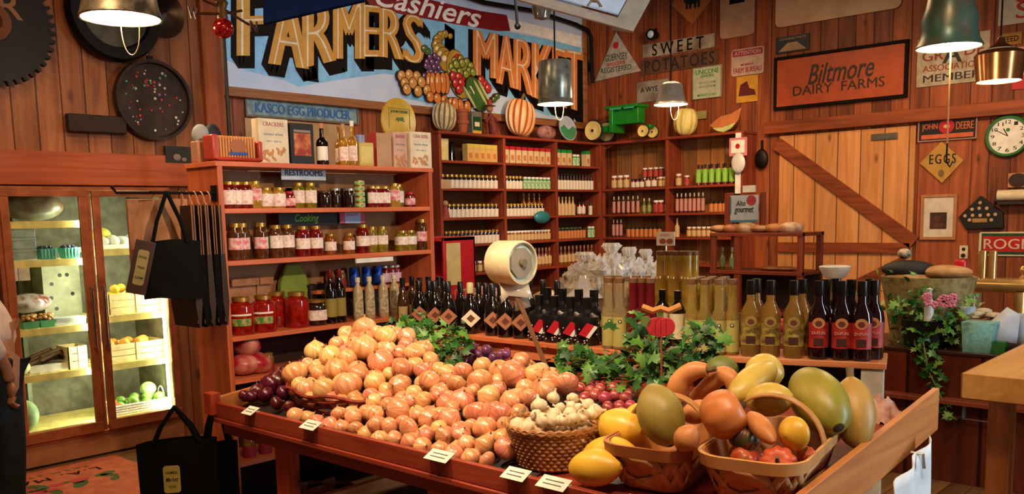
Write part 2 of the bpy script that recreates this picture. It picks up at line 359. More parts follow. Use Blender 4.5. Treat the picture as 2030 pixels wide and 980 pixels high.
sky_.build('blue_sky_panel', skyb, sg)
rb = MB(); rb.poly([sp(*p) for p in [(560, -90), (700, -50), (760, -25), (860, 2), (950, 22), (1003, 30), (1010, 62), (985, 62), (900, 48), (800, 30), (700, 5), (560, -40)]][::-1], .032, .0345)
rb.build('red_ribbon', dred, sg)
tx = MB()
def wr(u, q):
    x = 742+u*210; yb_ = 2+u*47; return sp(x, yb_-q*42+9)
text(tx, 'Cashiers', 1, 1, z=.035, t=.003, shear=.35, bold=.012, warp=wr); tx.build('script_lettering', white, sg)
LET = [('F', 470, -20, 112, 528, -25, 112), ('A', 533, -12, 128, 606, 0, 138), ('R', 600, 0, 136, 661, 0, 122), ('M', 661, -4, 118, 718, -2, 118), ('E', 716, 8, 114, 750, 12, 114), ('R', 752, 15, 114, 796, 22, 120), ('S', 798, 24, 122, 836, 34, 130),
       ('M', 938, 58, 150, 983, 66, 158), ('A', 983, 68, 166, 1020, 74, 178), ('R', 1018, 76, 176, 1056, 82, 194), ('K', 1054, 84, 194, 1094, 92, 208), ('E', 1094, 92, 208, 1120, 100, 216), ('T', 1120, 98, 214, 1152, 104, 224)]
def quadw(L, dx=0, dy=0, grow=0):
    (_, x0, t0, b0, x1, t1, b1) = L
    def f(u, q):
        u2 = u*(1+2*grow)-grow; q2 = q
        x = x0+(x1-x0)*u2; yt = t0+(t1-t0)*u2-grow*20; yb = b0+(b1-b0)*u2+grow*20
        return sp(x+dx, yb+(yt-yb)*q2+dy)
    return f
for LL_ in (LET[:7], LET[7:]):
    sh = MB()
    for L in LL_:
        for k in range(0, 8): text(sh, L[0], 1, 1, z=.033+.0001*k, t=.001, bold=.09, warp=quadw(L, -3+2.0*k, 2+3.0*k, .05))
    sh.build('letter_shadow', brownp, sg)
for nm, rng, mt in (('yellow_lettering', LET[:7], P('ochre_letter', 'c08a34', .5)), ('orange_lettering', LET[7:], P('orange_letter', 'd07c3c', .5))):
    l1 = MB(); l2 = MB()
    for L in rng:
        text(l1, L[0], 1, 1, z=.036, t=.004, bold=.085, warp=quadw(L, 0, 0, -.05))
        text(l2, L[0], 1, 1, z=.0412, t=.001, bold=-.034, warp=quadw(L, 0, 0, -.09))
    l1.build(nm, mt, sg); l2.build('letter_highlight', P('letter_cream', 'dccba6', .5), sg)
cc = MB(); hornm, gr_, rd_, dg_, pu_, or_, cr_2, lg_, bk_, sh_2 = range(10)
hz = .042; _n = [0]
def pd(px, py, r, m, sy=1, rot=0, k=0, out=1.6):
    _n[0] += 1; z = hz+.0003*_n[0]
    if out: cc.disc(sp(px, py), (r+out)*.0058, .036, z-.00015, bk_, sy=(r*sy+out)/(r+out), rot=rot)
    cc.disc(sp(px, py), r*.0058, .036, z, m, sy=sy, rot=rot)
    if out: _n[0] += 1; cc.disc(sp(px-r*.28, py-r*.3*sy), r*.0058*.28, .036, z+.0002, sh_2, sy=sy, rot=rot)
for (x, y) in ((846, 103), (839, 97)): pd(x, y, 8, dg_, .7, .4)
for (x, y, r) in ((890, 72, 6), (880, 68, 8), (871, 72, 10), (865, 80, 12), (864, 90, 14), (868, 101, 17), (875, 112, 20), (884, 122, 23)): pd(x, y, r, hornm, .8, .5, out=1.2)
pd(906, 148, 48, hornm, .62, 1.9); pd(910, 146, 43, cr_2, .60, 1.9, out=0); pd(911, 146, 39, rd_, .6, 1.9, out=0)
for (x, y) in ((898, 122), (910, 118), (922, 124), (930, 132), (892, 134), (904, 132), (916, 134), (926, 142), (896, 144), (908, 144), (920, 148), (934, 144), (912, 126), (900, 128)): pd(x, y, 7.5, gr_)
for (x, y) in ((848, 114), (858, 112), (866, 118), (842, 124), (852, 124), (862, 126), (846, 134), (856, 134), (866, 136), (840, 132), (850, 144), (860, 146), (844, 146), (848, 156), (836, 152)): pd(x, y, 5.6, pu_, out=.8)
for (x, y) in ((893, 152), (904, 154), (898, 166), (909, 166), (905, 178), (956, 168), (962, 176), (948, 160)): pd(x, y, 8.5, rd_)
for dx in (-19, 19, -11, 11, 0): pd(862+dx*.9, 166, 8, or_, 2.5)
for (x, y) in ((790, 152), (805, 150), (820, 153), (796, 166), (812, 166), (829, 164), (800, 178), (822, 182), (840, 180)): pd(x, y, 9.5, cr_2)
for (x, y) in ((846, 193), (860, 196), (874, 200), (888, 204)): pd(x, y, 9, or_)
for i, (dx, m) in enumerate(((0, dg_), (-14, lg_), (14, lg_), (-7, dg_), (7, lg_), (0, dg_))): pd(938+dx, 188-dx*.45, 34-abs(dx)*.55 if i else 38, m, .62 if i == 0 else .12, 2.25, out=1.2 if i == 0 else 0)
for (x, y) in ((905, 211), (919, 214), (895, 208)): pd(x, y, 9, or_, 1.4)
for (x, y) in ((978, 192), (972, 198)): pd(x, y, 7, dg_, .7, .4)
cc.build('painted_cornucopia', [P('horn_gold', 'a8842c', .5), P('grape_green', '8a9632', .5), P('apple_red', 'c02828', .5), P('melon_dark_green', '3c6428', .5), purple, P('pumpkin_paint', 'd07830', .5), P('tan_paint', 'c08a40', .5), P('pale_green_paint', 'b8bc78', .5), P('outline_brown', '3c1c10', .5), P('paint_shine', 'e8d8b0', .5)], sg)
wl = MB()
for L in [(905, 15, 990, 62)]: wl.poly([sp(*p) for p in [(1000, 36), (1035, 44), (1150, 72), (1150, 95), (1040, 66), (1010, 62)]][::-1], .0325, .034)
wl.build('white_panel', white, sg)

o, w, h, t = board('producer_sign', 'long pale blue egg producer sign under the market sign', 'B', 487, 196, 227, 705, P('weathered_blue', '7c9496', .7, mott='566c70'), frame=.02, fm=P('weathered_edge', '68604c', .8))
m_ = MB(); text(m_, 'KASCO EGG PRODUCER', w*.86, h*.62, z=t, t=.003, bold=.08); m_.build('lettering', P('sign_blue', '1c5a90', .6), o)
# panel under it
c, w, h, rot = wrect('B', 483, 234, 345, 700, .0)
bp_ = thing('plywood_panel', 'pale plywood panel on the back wall below the egg producer sign', 'panel', (c.x, YB-.003, c.z), ROT_B)
MB().box(-w/2, w/2, -h/2-.3, h/2, 0, .015).build('board', P('plywood', 'a88458', .7, mott='94704a', mscale=4), bp_)

# --- signs on the right wall
def tri(mb, pts, z0, z1, m=0): mb.poly(pts, z0, z1, m)
def rp(px, py, c):            # pixel -> local coordinates of a sign centred at c on the right wall
    p = at(px, py, x=c.x); return (c.y-p.y, p.z-c.z)
c = at(1225, 118, x=XR-.01); o = thing('triangle_sign', 'triangular white tin sign with a red dot and green lettering', 'sign', c, ROT_R)
MB().poly([rp(1180, 162, c), rp(1271, 141, c), rp(1222, 64, c)], 0, .012).build('board', P('aged_white', 'a8a294', .6, mott='8e8676'), o)
m_ = MB(); k = rp(1222, 90, c); m_.disc(k, .045, .012, .015); m_.build('red_emblem', red, o)
m_ = MB(); k = rp(1223, 113, c); text(m_, 'GUERNSEY', .36, .09, k, .012, .002); m_.build('green_lettering', P('sign_grey_green', '38463a', .6), o); m_ = MB(); k = rp(1222, 137, c); text(m_, 'REGISTERED', .5, .07, k, .012, .002); m_.build('green_lettering', P('sign_grey_green', '38463a', .6), o)
m_ = MB(); k = rp(1223, 126, c); text(m_, 'BREEDER', .3, .045, k, .012, .002); m_.build('red_lettering', red, o)
o, w, h, t = board('stencil_sign', 'white plank stencilled SWEET, above the dark POTATOES plank', 'R', 1275, 90, 116, 1417, P('worn_white', '9a9080', .7, mott='6c5c4a', mscale=5))
m_ = MB(); text(m_, 'SWEET', w*.72, h*.9, (-.0, 0), t, .002, spacing=1.5); m_.build('lettering', brownp, o)
o, w, h, t = board('stencil_sign', 'dark plank with faint POTATOES lettering under the SWEET plank', 'R', 1272, 120, 150, 1425, P('worn_brown', '5a3a26', .7, mott='4a2a18', mscale=5))
m_ = MB(); text(m_, 'POTATOES', w*.9, h*.8, (0, 0), t, .002, spacing=1.2); m_.build('lettering', P('faint_black', '241610', .7), o)
o, w, h, t = board('paper_notice', 'small grey notice partly behind the smallest hanging lamp', 'R', 1263, 164, 205, 1326, P('grey_paper', '8c8478', .7, mott='6a5c4c', mscale=4))
m_ = MB(); text(m_, 'A WYE', w*.55, h*.25, (-w*.1, h*.1), t, .002); m_.build('lettering', black, o)
o, w, h, t = board('seed_sign', 'pale green and white sign headed UNICONE above the toy tractor shelf', 'R', 1376, 137, 197, 1430, P('pale_green_card', 'a8ac92', .6), frame=.008, fm=P('pale_edge', '8c9878', .6))
m_ = MB(); text(m_, 'UNICONE', w*.84, h*.16, (0, h*.36), t, .002, bold=.03); text(m_, 'GRINDING', w*.5, h*.09, (0, h*.22), t, .002); text(m_, 'MARKET GUILD', w*.7, h*.08, (0, -h*.4), t, .002); m_.build('lettering', green, o)
m_ = MB(); [text(m_, 'SERVICE FARM', w*.6, h*.07, (0, -h*(.0+.13*i)), t, .002) for i in range(2)]; m_.build('small_lettering', P('grey_ink', '6c7a62', .6), o)
o, w, h, t = board('farm_bureau_sign', 'white tin sign with red bands reading FARM BUREAU', 'R', 1451, 100, 153, 1515, P('pinkish_white', 'b49a88', .6), r=.03)
m_ = MB(); m_.box(-w*.46, w*.46, h*.22, h*.45, t, t+.002); text(m_, 'FARM BUREAU', w*.86, h*.2, (0, -h*.3), t, .002, bold=.04); text(m_, 'MEMBER', w*.4, h*.08, (0, -h*.1), t, .002); m_.build('red_band_and_lettering', P('faded_red', '94283a', .6), o)
m_ = MB(); text(m_, 'ATTENTION', w*.8, h*.15, (0, h*.335), t+.002, .002); m_.build('pale_lettering', P('pale_pink_ink', 'c8a496', .6), o)
o, w, h, t = board('picture_card', 'small yellow picture with a dark red heap, under the farm bureau sign', 'R', 1461, 153, 205, 1503, P('card_yellow', 'c08a28', .6), cat='picture')
m_ = MB(); m_.poly([(-w*.4, -h*.25), (w*.42, -h*.25), (w*.35, -h*.05), (w*.12, h*.02), (0, h*.3), (-w*.3, h*.18)], t, t+.003); m_.build('red_shape', P('wine_red', '5a1018', .6), o)
c = at(1373, 2, x=XR-.01); o = thing('diamond_sign', 'orange diamond sign with a black cow shape near the ceiling', 'sign', c, ROT_R)
b = rp(1373, 49, c); MB().poly([(0, b[1]), (-b[1]*1.05, 0), (0, -b[1]), (b[1]*1.05, 0)], 0, .012).build('board', P('sign_orange', 'b0642a', .6), o)
m_ = MB(); m_.disc((0, .02), .12, .012, .015, sy=.5); m_.disc((.12, .06), .05, .012, .0155); [m_.box(x, x+.03, -.09, 0, .012, .0145) for x in (-.09, -.04, .03, .08)]; m_.build('cow_shape', black, o)
o, w, h, t = board('enamel_sign', 'tall white rounded sign with a black bottle shape', 'R', 1430, -95, 79, 1497, P('enamel_tan', 'b08a6c', .4), r=.05, t=.02)
m_ = MB(); m_.poly([(-w*.22, -h*.12), (w*.22, -h*.12), (w*.18, h*.16), (w*.07, h*.26), (w*.07, h*.4), (-w*.07, h*.4), (-w*.07, h*.26), (-w*.18, h*.16)], t, t+.004); m_.build('bottle_shape', brownp, o)
o, w, h, t = board('enamel_sign', 'very wide cream rounded sign high above the orange dairy sign', 'R', 1541, -115, 56, 1789, P('enamel_cream', 'bc9a74', .4, mott='a4805c', mscale=2), r=.07, t=.02)
m_ = MB(); text(m_, 'CLEANING', w*.36, h*.1, (-w*.26, -h*.13), t, .002, bold=.02); m_.build('lettering', P('brown_ink', '5a3424', .6), o)
m_ = MB(); m_.disc((w*.28, -h*.08), w*.12, t, t+.003, sy=.55); m_.build('oval_emblem', P('maroon_ink', '6a3024', .6), o)
o, w, h, t = board('tin_sign', 'small dark blue tin sign with a cream fan shape, above the orange sign', 'R', 1539, 76, 108, 1605, P('navy_tin', '12202c', .5))
m_ = MB(); m_.poly([(-w*.42, -h*.4), (w*.42, -h*.4), (w*.14, h*.1), (-w*.14, h*.1)], t, t+.002); text(m_, 'GENUINE PARTS', w*.8, h*.14, (0, h*.35), t, .002); m_.build('cream_fan', P('tan_ink', 'a08460', .6), o)
o, w, h, t = board('dairy_sign', 'big orange-red framed sign with black script Biltmore Dairy Farms', 'R', 1543, 121, 213, 1794, P('sign_brick_orange', 'b04a20', .5), frame=.035, fm=brownp, t=.03)
m_ = MB(); text(m_, 'Biltmore', w*.52, h*.42, (w*.02, h*.12), t, .003, shear=.35, bold=.01, rot=.02); text(m_, 'DAIRY  FARMS', w*.72, h*.2, (w*.0, -h*.2), t, .003, bold=.015); m_.build('lettering', P('sign_dark_ink', '2a1a12', .5), o)
o, w, h, t = board('grade_sign', 'large white tin sign with red GRADE A ASSOCIATION MEMBER lettering', 'R', 1820, 80, 174, 1961, P('tin_white', 'b0a48e', .6, mott='96886e'))
m_ = MB(); text(m_, 'GR', w*.3, h*.2, (-w*.27, h*.13), t, .002, bold=.04); m_.build('red_lettering', P('faded_sign_red', '8c2a20', .6), o); m_ = MB(); text(m_, 'DE', w*.26, h*.2, (w*.3, h*.16), t, .002, bold=.04); m_.build('red_lettering', P('faded_sign_red', '8c2a20', .6), o); m_ = MB(); text(m_, 'ASSOCIATION', w*.82, h*.13, (0, -h*.13), t, .002, bold=.03); m_.build('red_lettering', P('faded_sign_red', '8c2a20', .6), o)
m_ = MB(); text(m_, 'A', w*.26, h*.36, (0, h*.12), t, .002, bold=.06); m_.build('black_lettering', P('sign_black', '2c241e', .6), o); m_ = MB(); text(m_, 'MEMBER', w*.8, h*.15, (0, -h*.34), t, .002, bold=.05); m_.build('black_lettering', P('sign_black', '2c241e', .6), o)
o, w, h, t = board('tin_sign', 'white tin sign with red letters at the upper right corner', 'R', 1983, -40, 52, 2100, P('tin_white2', 'c0b8a4', .6))
m_ = MB(); text(m_, 'S', .12, .16, (-w*.08, h*.12), t, .002, bold=.04); text(m_, 'S', .12, .16, (-w*.08, -h*.22), t, .002, bold=.04); m_.build('red_lettering', red, o)
o, w, h, t = board('tin_sign', 'small ochre tin sign behind the copper hanging lamp', 'R', 1985, 68, 92, 2026, P('ochre_tin', 'a06e2c', .6))
m_ = MB(); text(m_, 'FEED', w*.7, h*.45, (0, 0), t, .002); m_.build('lettering', brownp, o)
o, w, h, t = board('tin_sign', 'pink and red tin sign at the right edge above the clock', 'R', 2010, 95, 178, 2090, P('pale_pink_tin', 'd89a90', .6))
m_ = MB(); m_.box(-w*.5, w*.5, -h*.5, -h*.18, t, t+.002); text(m_, 'EGGS', w*.8, h*.25, (0, h*.2), t, .002); m_.build('red_band', red, o)
o, w, h, t = board('tractor_brand_sign', 'black and orange rectangular sign reading JOHN DEERE', 'R', 1824, 238, 280, 1935, black, frame=.012, fm=P('pink_edge', 'b08474', .6), off=.03)
m_ = MB(); text(m_, 'JOHN', w*.28, h*.34, (-w*.31, h*.1), t, .002, bold=.03); text(m_, 'DEERE', w*.3, h*.34, (w*.31, h*.1), t, .002, bold=.03); m_.box(-w*.46, w*.46, -h*.44, -h*.24, t, t+.002); m_.build('orange_lettering', P('sign_orange2', 'cc6038', .5), o)
m_ = MB(); m_.disc((-w*.01, h*.1), h*.34, t, t+.003); m_.build('round_emblem', red, o); 
m_ = MB(); m_.disc((-w*.01, h*.1), h*.14, t+.003, t+.004, sy=.6); m_.build('emblem_animal', P('tan_emblem', 'd0a080', .5), o)
c = at(1867, 321, x=XR-.04); o = thing('diamond_sign', 'yellow diamond sign reading EGGS', 'sign', c, ROT_R)
a1 = rp(1824, 324, c); a2 = rp(1867, 281, c); a3 = rp(1911, 318, c); a4 = rp(1868, 363, c)
MB().poly([a4, a3, a2, a1], 0, .012).build('board', P('egg_sign_yellow', 'b88a3c', .6), o)
m_ = MB(); text(m_, 'EGGS', .26, .1, (.01, .03), .012, .002, bold=.04, spacing=1.3); m_.build('lettering', black, o)
m_ = MB(); m_.disc((0, -.12), .03, .012, .014, sy=1.3); m_.build('egg_mark', P('egg_mark_brown', '7a5a34', .6), o)
o, w, h, t = board('bread_company_sign', 'red, green and white metal sign reading ROG, cut off by the photo edge', 'R', 1942, 460, 507, 2075, cream, r=.02)
m_ = MB(); m_.box(-w*.46, w*.46, -h*.44, h*.44, t, t+.002); m_.build('green_field', dgreen, o)
m_ = MB(); m_.box(-w*.44, w*.44, -h*.32, h*.32, t+.002, t+.004); m_.build('red_field', red, o)
m_ = MB(); text(m_, 'ROGER', w*.84, h*.42, (.0, 0), t+.004, .002, bold=.02); m_.build('lettering', P('sign_cream', 'd0c0a0', .5), o)
# clock
c = at(1999, 270, x=XR-.01); o = thing('wall_clock', 'round green-rimmed wall clock with a white face', 'clock', c, ROT_R)
R_ = .205
MB().lathe([(R_*.85, .0), (R_, .0), (R_*1.02, .03), (R_*.97, .05), (R_*.87, .05), (R_*.85, .02)], 40).build('rim', P('clock_green', '1e6a2a', .35), o)
MB().disc((0, 0), R_*.86, 0, .022, seg=40).build('face', white, o)
for k in range(12):
    m_ = MB(); a = math.pi/2-k*math.pi/6; text(m_, str(k or 12), .034 if k and k < 10 else .05, .036, (R_*.68*math.cos(a), R_*.68*math.sin(a)), .022, .001, bold=.04); m_.build('numeral', black, o)
for a, l, wd in ((math.radians(150), R_*.62, .006), (math.radians(118), R_*.42, .009)):
    m_ = MB(); m_.box(0, l, -wd/2, wd/2, .024, .027, T=Matrix.Rotation(a, 4, 'Z')); m_.build('hand', black, o)
m_ = MB(); m_.disc((0, R_*.3), .018, .022, .024); m_.build('green_emblem', green, o)
# framed photo
o, w, h, t = board('framed_picture', 'pale wooden frame with a white mat and a small dark photo of a person', 'R', 1833, 392, 470, 1891, P('mat_white', 'd4c8b4', .6), frame=.03, fm=P('pale_frame', 'b47848', .4), cat='picture', off=.03)
m_ = MB(); m_.box(-w*.28, w*.28, -h*.3, h*.12, t, t+.002); m_.build('photo', P('photo_dark', '4a2620', .5, mott='2a1a16', mscale=20), o)
m_ = MB(); m_.disc((-w*.04, -h*.04), w*.11, t+.002, t+.003); m_.disc((0, -h*.2), w*.17, t+.002, t+.003, sy=.6); m_.build('photo_figure', P('photo_red', '5c3028', .5), o)
# medal case
c = at(1946, 425, x=XR-.01); o = thing('medal_case', 'black pentagonal display case with round badges, right of the framed picture', 'display case', c, ROT_R)
pt5 = [rp(x, y, c) for x, y in ((1903, 430), (1917, 455), (1992, 452), (1990, 422), (1946, 388))]
MB().poly(pt5, 0, .05).build('case', black, o, .006)
m_ = MB()
for x, y in ((1946, 402), (1930, 415), (1944, 413), (1959, 413), (1916, 428), (1931, 427), (1946, 427), (1962, 426), (1976, 425), (1925, 436), (1968, 436)): m_.disc(rp(x, y, c), .017, .05, .055)
m_.build('badge', P('badge_tan', 'c09a7c', .4), o)
m_ = MB(); k = rp(1945, 437, c); m_.box(k[0]-.07, k[0]+.07, k[1]-.02, k[1]+.02, .05, .054); m_.build('name_plate', brass, o)
# outlet
o, w, h, t = board('wall_outlet', 'cream electrical outlet on the wall right of the barn door', 'R', 1903, 487, 513, 1919, cream, r=.008, cat='outlet', t=.012, off=.03)
m_ = MB(); m_.disc((0, -h*.25), .02, t, t+.015); m_.disc((0, h*.22), .018, t, t+.002); m_.build('socket', black, o)
# shelf bar + wooden plaque at right
a = at(1978, 388, x=XR-.12); o = thing('paper_roll', 'cream paper roll on a wall holder below the clock', 'paper roll', a, ROT_R)
m_ = MB(); m_.lathe([(0, 0), (.055, 0), (.055, .6), (0, .6)], 18, T=Euler((0, math.pi/2, 0)).to_matrix().to_4x4()); m_.build('roll', cream, o)
m_ = MB(); m_.box(-.02, .62, -.09, -.06, -.12, .02); m_.box(-.02, 0, -.09, .03, -.12, .02); m_.box(.6, .62, -.09, .03, -.12, .02); m_.build('holder', dkwood, o)
c, w, h, rot = wrect('R', 2000, 344, 372, 2050, .01); o = thing('wooden_plaque', 'pale wooden plaque with a dark oval over the paper roll', 'plaque', c, rot)
MB().box(-w/2, w/2, -h/2, h/2, 0, .02).build('board', P('plaque_wood', 'b87a4c', .5), o); m_ = MB(); m_.disc((-w*.1, -.0), .085, .02, .03, sy=.8); m_.build('dark_oval', dkwood, o)
# dark pan hanging on the strip between shelves and door
c = at(1512, 312, x=XR-.02); o = thing('hanging_scoop', 'dark metal scoop hanging between the shelves and the barn door', 'scoop', c, ROT_R)
MB().ell((0, -.02, .03), (.085, .12, .04)).build('bowl', iron, o); MB().box(-.012, .012, .08, .2, .01, .03).build('handle', iron, o)
# small spotlight fittings near the white frame
c = at(1290, 68, x=XR-.25); o = thing('spot_fitting', 'small dark ceiling spotlight with a pale lens near the white lamp box', 'light fitting', c, ROT_R)
MB().lathe([(0, -.12), (.05, -.12), (.07, .0), (.06, .02)], 14).build('housing', iron, o); MB().ell((0, 0, .0), (.05, .05, .03)).build('lens', P('pale_lens', 'a8c4d0', .2), o)
m_ = MB().tube([(0, 0, -.12), (-.08, .1, -.24)], .02); m_.build('bracket', iron, o)
# ---------------------------------------------------------------- cooler with two glass doors
cool = thing('glass_door_cooler', 'brown framed cooler with two lit glass doors set into the left wall', 'cooler', (CX0, YL-.04, 0))
def cb(mb, *a, **k): return mb
brownm = P('bronze_frame', 'a85e3a', .4, .25, mott='8c4c2e'); inner = P('cooler_interior', '74705a', .6, mott='5c5844')
cw = CX1-CX0; cd = .62
m_ = MB(); m_.box(0, cw, cd, cd+.03, 0, CZ1); m_.box(0, .03, .05, cd, 0, CZ1); m_.box(cw-.03, cw, .05, cd, 0, CZ1); m_.box(0, cw, .05, cd, CZ1-.04, CZ1); m_.box(0, cw, .05, cd, 0, .17); m_.build('body', inner, cool)
m_ = MB(); m_.box(-.01, cw+.01, .0, .05, .16, .185); m_.box(-.01, cw+.01, 0, .05, CZ1-.02, CZ1+.005); m_.box(-.01, .015, 0, .05, .185, CZ1-.02); m_.box(cw-.015, cw+.01, 0, .05, .185, CZ1-.02); m_.box(cw/2-.022, cw/2+.018, 0.01, .05, .185, CZ1-.02); m_.build('frame', brownm, cool, .003)
MB().box(-.01, cw+.01, .01, .05, .02, .16).build('kick_plate', P('kick_tan', 'a8704c', .4, .2), cool)
dws = []
for i, (a, b) in enumerate(((.012, cw/2-.022), (cw/2+.018, cw-.012))):
    f = MB(); e = .052; z0, z1 = .185, CZ1-.022
    f.box(a, b, -.025, 0, z0, z0+e+.02); f.box(a, b, -.025, 0, z1-e*.8, z1); f.box(a, a+e, -.025, 0, z0+e+.02, z1-e*.8); f.box(b-e, b, -.025, 0, z0+e+.02, z1-e*.8)
    d = f.build('door', brownm, cool, .003)
    MB().box(a+e, b-e, -.014, -.010, z0+e+.02, z1-e*.8).build('glass_pane', clear, d)
    hx = (b-.02) if i == 0 else (a+.02)
    h_ = MB(); h_.box(hx-.008, hx+.008, -.055, -.045, .78, 1.22); h_.box(hx-.008, hx+.008, -.05, -.02, .78, .8); h_.box(hx-.008, hx+.008, -.05, -.02, 1.2, 1.22); h_.build('handle', P('chrome', 'a89888', .25, .9), d, .002)
# door lights
for x in (.055, cw/2-.045, cw-.06):
    if x == .055: continue
    if x == cw/2-.045: x = cw/2-.002
    MB().lathe([(.012, .24), (.012, CZ1-.12)], 10, T=T((x, .07, 0))).build('light_tube', tube_l, cool)
def L_area(parent_loc, sx, sz, pw, col, rot):
    l = bpy.data.lights.new('cooler_light', 'AREA'); l.shape = 'RECTANGLE'; l.size = sx; l.size_y = sz; l.energy = pw; l.color = col
    o = bpy.data.objects.new('cooler_light', l); C.objects.link(o); o.location = parent_loc; o.rotation_euler = rot
CG = (.98, 1, .70)
L_area((CX0+cw/2-.03, YL+.05, 1.0), .05, 1.5, 5.5, CG, (math.pi/2, 0, math.pi-.6-math.pi/2))
L_area((CX1-.09, YL+.05, 1.0), .05, 1.5, 13, CG, (math.pi/2, 0, math.pi-.9-math.pi/2+.3))
# shelves inside, tops found from the photo
SH = {}
YS = YL+.02
strip = P('shelf_edge_yellow', 'ecdc88', .4)
for side, rows in ((0, (438, 514, 648, 738)), (1, (492, 622, 716))):
    for i, py in enumerate(rows):
        a, b = ((.03, cw/2-.01), (cw/2+.01, cw-.03))[side]
        px = 110 if side == 0 else 265
        z = at(px, py, y=YS+.05).z; SH[side, i] = z
        m_ = MB()
        for k in range(12): yy = .10+k*.04; m_.box(a, b, yy, yy+.008, z-.015, z-.007)
        m_.box(a, b, .09, .10, z-.048, z); m_.box(a, b, .56, .57, z-.02, z-.005)
        for k in range(9): xx = a+(b-a)*k/8; m_.box(xx-.003, xx+.003, .1, .57, z-.012, z-.006)
        s_ = m_.build('wire_shelf', strip, cool)
for side in (0, 1): SH[side, 'b'] = .245
m_ = MB(); m_.box(.03, cw-.03, .09, .6, .2, .245); m_.build('cooler_floor', strip, cool)
m_ = MB()
for x in (cw*.26, cw*.74): m_.box(x-.015, x+.015, .595, .615, .25, CZ1-.06)
m_.build('shelf_standard', P('standard_grey', '7c8468', .4, .3), cool)
def cpt(px, py, off=.16): return at(px, py, y=YL-.04+off)
gl_w = P('wooden_crate_slat', 'd8c08c', .6)
def crate(name, label, x0, x1, z, h, dep=.26, mat=None, y=.14, cat='crate'):
    o = thing(name, label, cat, (x0, YL-.04+y, z)); w = x1-x0; m_ = MB(); n = 3
    for k in range(n):
        a, b = h*k/n+.003, h*(k+1)/n-.003
        m_.box(0, w, 0, .008, a, b); m_.box(0, w, dep-.008, dep, a, b); m_.box(0, .008, 0, dep, a, b); m_.box(w-.008, w, 0, dep, a, b)
    m_.box(.002, w-.002, .002, dep-.002, 0, .01); m_.build('sides', mat or gl_w, o)
    m_ = MB(); [m_.box(x, x+.015, -.004, 0, 0, h) for x in (.005, w/2, w-.02)]; m_.build('posts', mat or gl_w, o); return o
lemon = P('lemon_skin', 'e0c43a', .45, bump=.2); orng = P('orange_skin', 'e09a3c', .45, bump=.2); lime = P('lime_skin', '6c8a2c', .45)
fr_p = Proto(MB().ell((0, 0, 0), (.036, .034, .033), seg=14, ring=8).build('lemon', lemon)); tag(fr_p.o, 'lemon', 'lemon')
z2 = SH[1, 1]; xa = cpt(208, 600).x; xb = cpt(318, 600).x
crate('fruit_crate', 'pale wooden crate of lemons on the second shelf of the right cooler door', xa+.02, xb, z2, .155)
i = 0
for r_, zz in ((0, .13), (1, .155)):
    for k in range(4 if r_ == 0 else 3):
        fr_p.put((xa+.07+k*.068+r_*.03, YL-.04+.21+.05*(k % 2), z2+zz+.03*r_), (0, 0, k), f'yellow lemon heaped in the cooler crate, {nth(i)}', 'lemons in the cooler'); i += 1
z3 = SH[1, 2]; xa = cpt(208, 700).x; xb = cpt(326, 700).x
op = Proto(MB().ell((0, 0, 0), (.04, .04, .038), seg=14, ring=8).build('orange', orng)); tag(op.o, 'o', 'orange')
crate('fruit_crate', 'pale wooden crate of oranges on the third shelf of the right cooler door', xa, xb, z3, .135)
for k in range(6): op.put((xa+.05+k*.058, YL-.04+.2+.07*(k % 2), z3+.13), (0, 0, k), f'orange in the third-shelf cooler crate, {nth(k)}', 'oranges in the cooler')
z1 = SH[1, 0]; xa = cpt(195, 480).x
o = thing('bagged_cheese_tray', 'white wrapped tray on the top shelf of the right cooler door', 'packaged food', (xa, YL+.12, z1))
m_ = MB(); m_.box(0, .4, 0, .22, 0, .03); m_.build('tray', white, o)
m_ = MB(); [m_.ell((.06+k*.075, .1, .05), (.055, .09, .04+.012*(k % 2))) for k in range(5)]; m_.build('wrapped_rounds', P('wrapped_white', 'dfe6da', .25), o)
o = tag(MB().ell((0, 0, 0), (.07, .07, .055)).build('yellow_melon', P('melon_yellow', 'c8c04c', .4), loc=(xa+.08, YL+.26, z1+.10)), 'yellow round fruit behind the wrapped tray in the cooler', 'melon')
o = tag(MB().ell((0, 0, 0), (.05, .05, .05)).build('cabbage', P('cab_green', '5c8a34', .5), loc=(cpt(212, 560).x+.02, YL+.3, z2+.24)), 'green cabbage behind the lemon crate in the cooler', 'vegetable')
# white basket of greens, bottom right
zb2 = .245; xa = cpt(224, 805).x; xb = cpt(330, 800).x
o = thing('wicker_basket', 'white wicker basket of green vegetables at the bottom of the right cooler door', 'basket', (xa, YL+.08, zb2)); w = xb-xa
m_ = MB()
for k in range(4): m_.tube([(0, 0, .015+k*.018), (w, 0, .015+k*.018), (w, .24, .015+k*.018), (0, .24, .015+k*.018)], .008, 6, closed=True)
for k in range(16): m_.box(w*k/15-.003, w*k/15+.003, -.003, .003, 0, .08)
m_.box(0, w, 0, .24, 0, .008); m_.build('weave', white, o)
m_ = MB(); m_.tube([(w, .12+.05*math.cos(a), .07+.08*math.sin(a)) for a in [math.pi*k/10 for k in range(11)]], .006, 6); m_.build('handle', white, o)
gp = Proto(MB().ell((0, 0, 0), (.04, .04, .036), seg=12, ring=8).build('green_apple', P('apple_green', '7cb048', .4, vary=.25))); tag(gp.o, 'g', 'apple')
for k in range(10): gp.put((xa+.06+.034*k, YL+.14+.06*(k % 3), zb2+.055+.03*(k % 2)), (0, 0, 0), f'green apple in the white cooler basket, {nth(k)}', 'green apples in the cooler')
rp_ = Proto(MB().ell((0, 0, 0), (.04, .04, .036), seg=12, ring=8).build('red_apple', P('apple_pinkred', 'c86a4c', .4))); tag(rp_.o, 'g', 'apple')
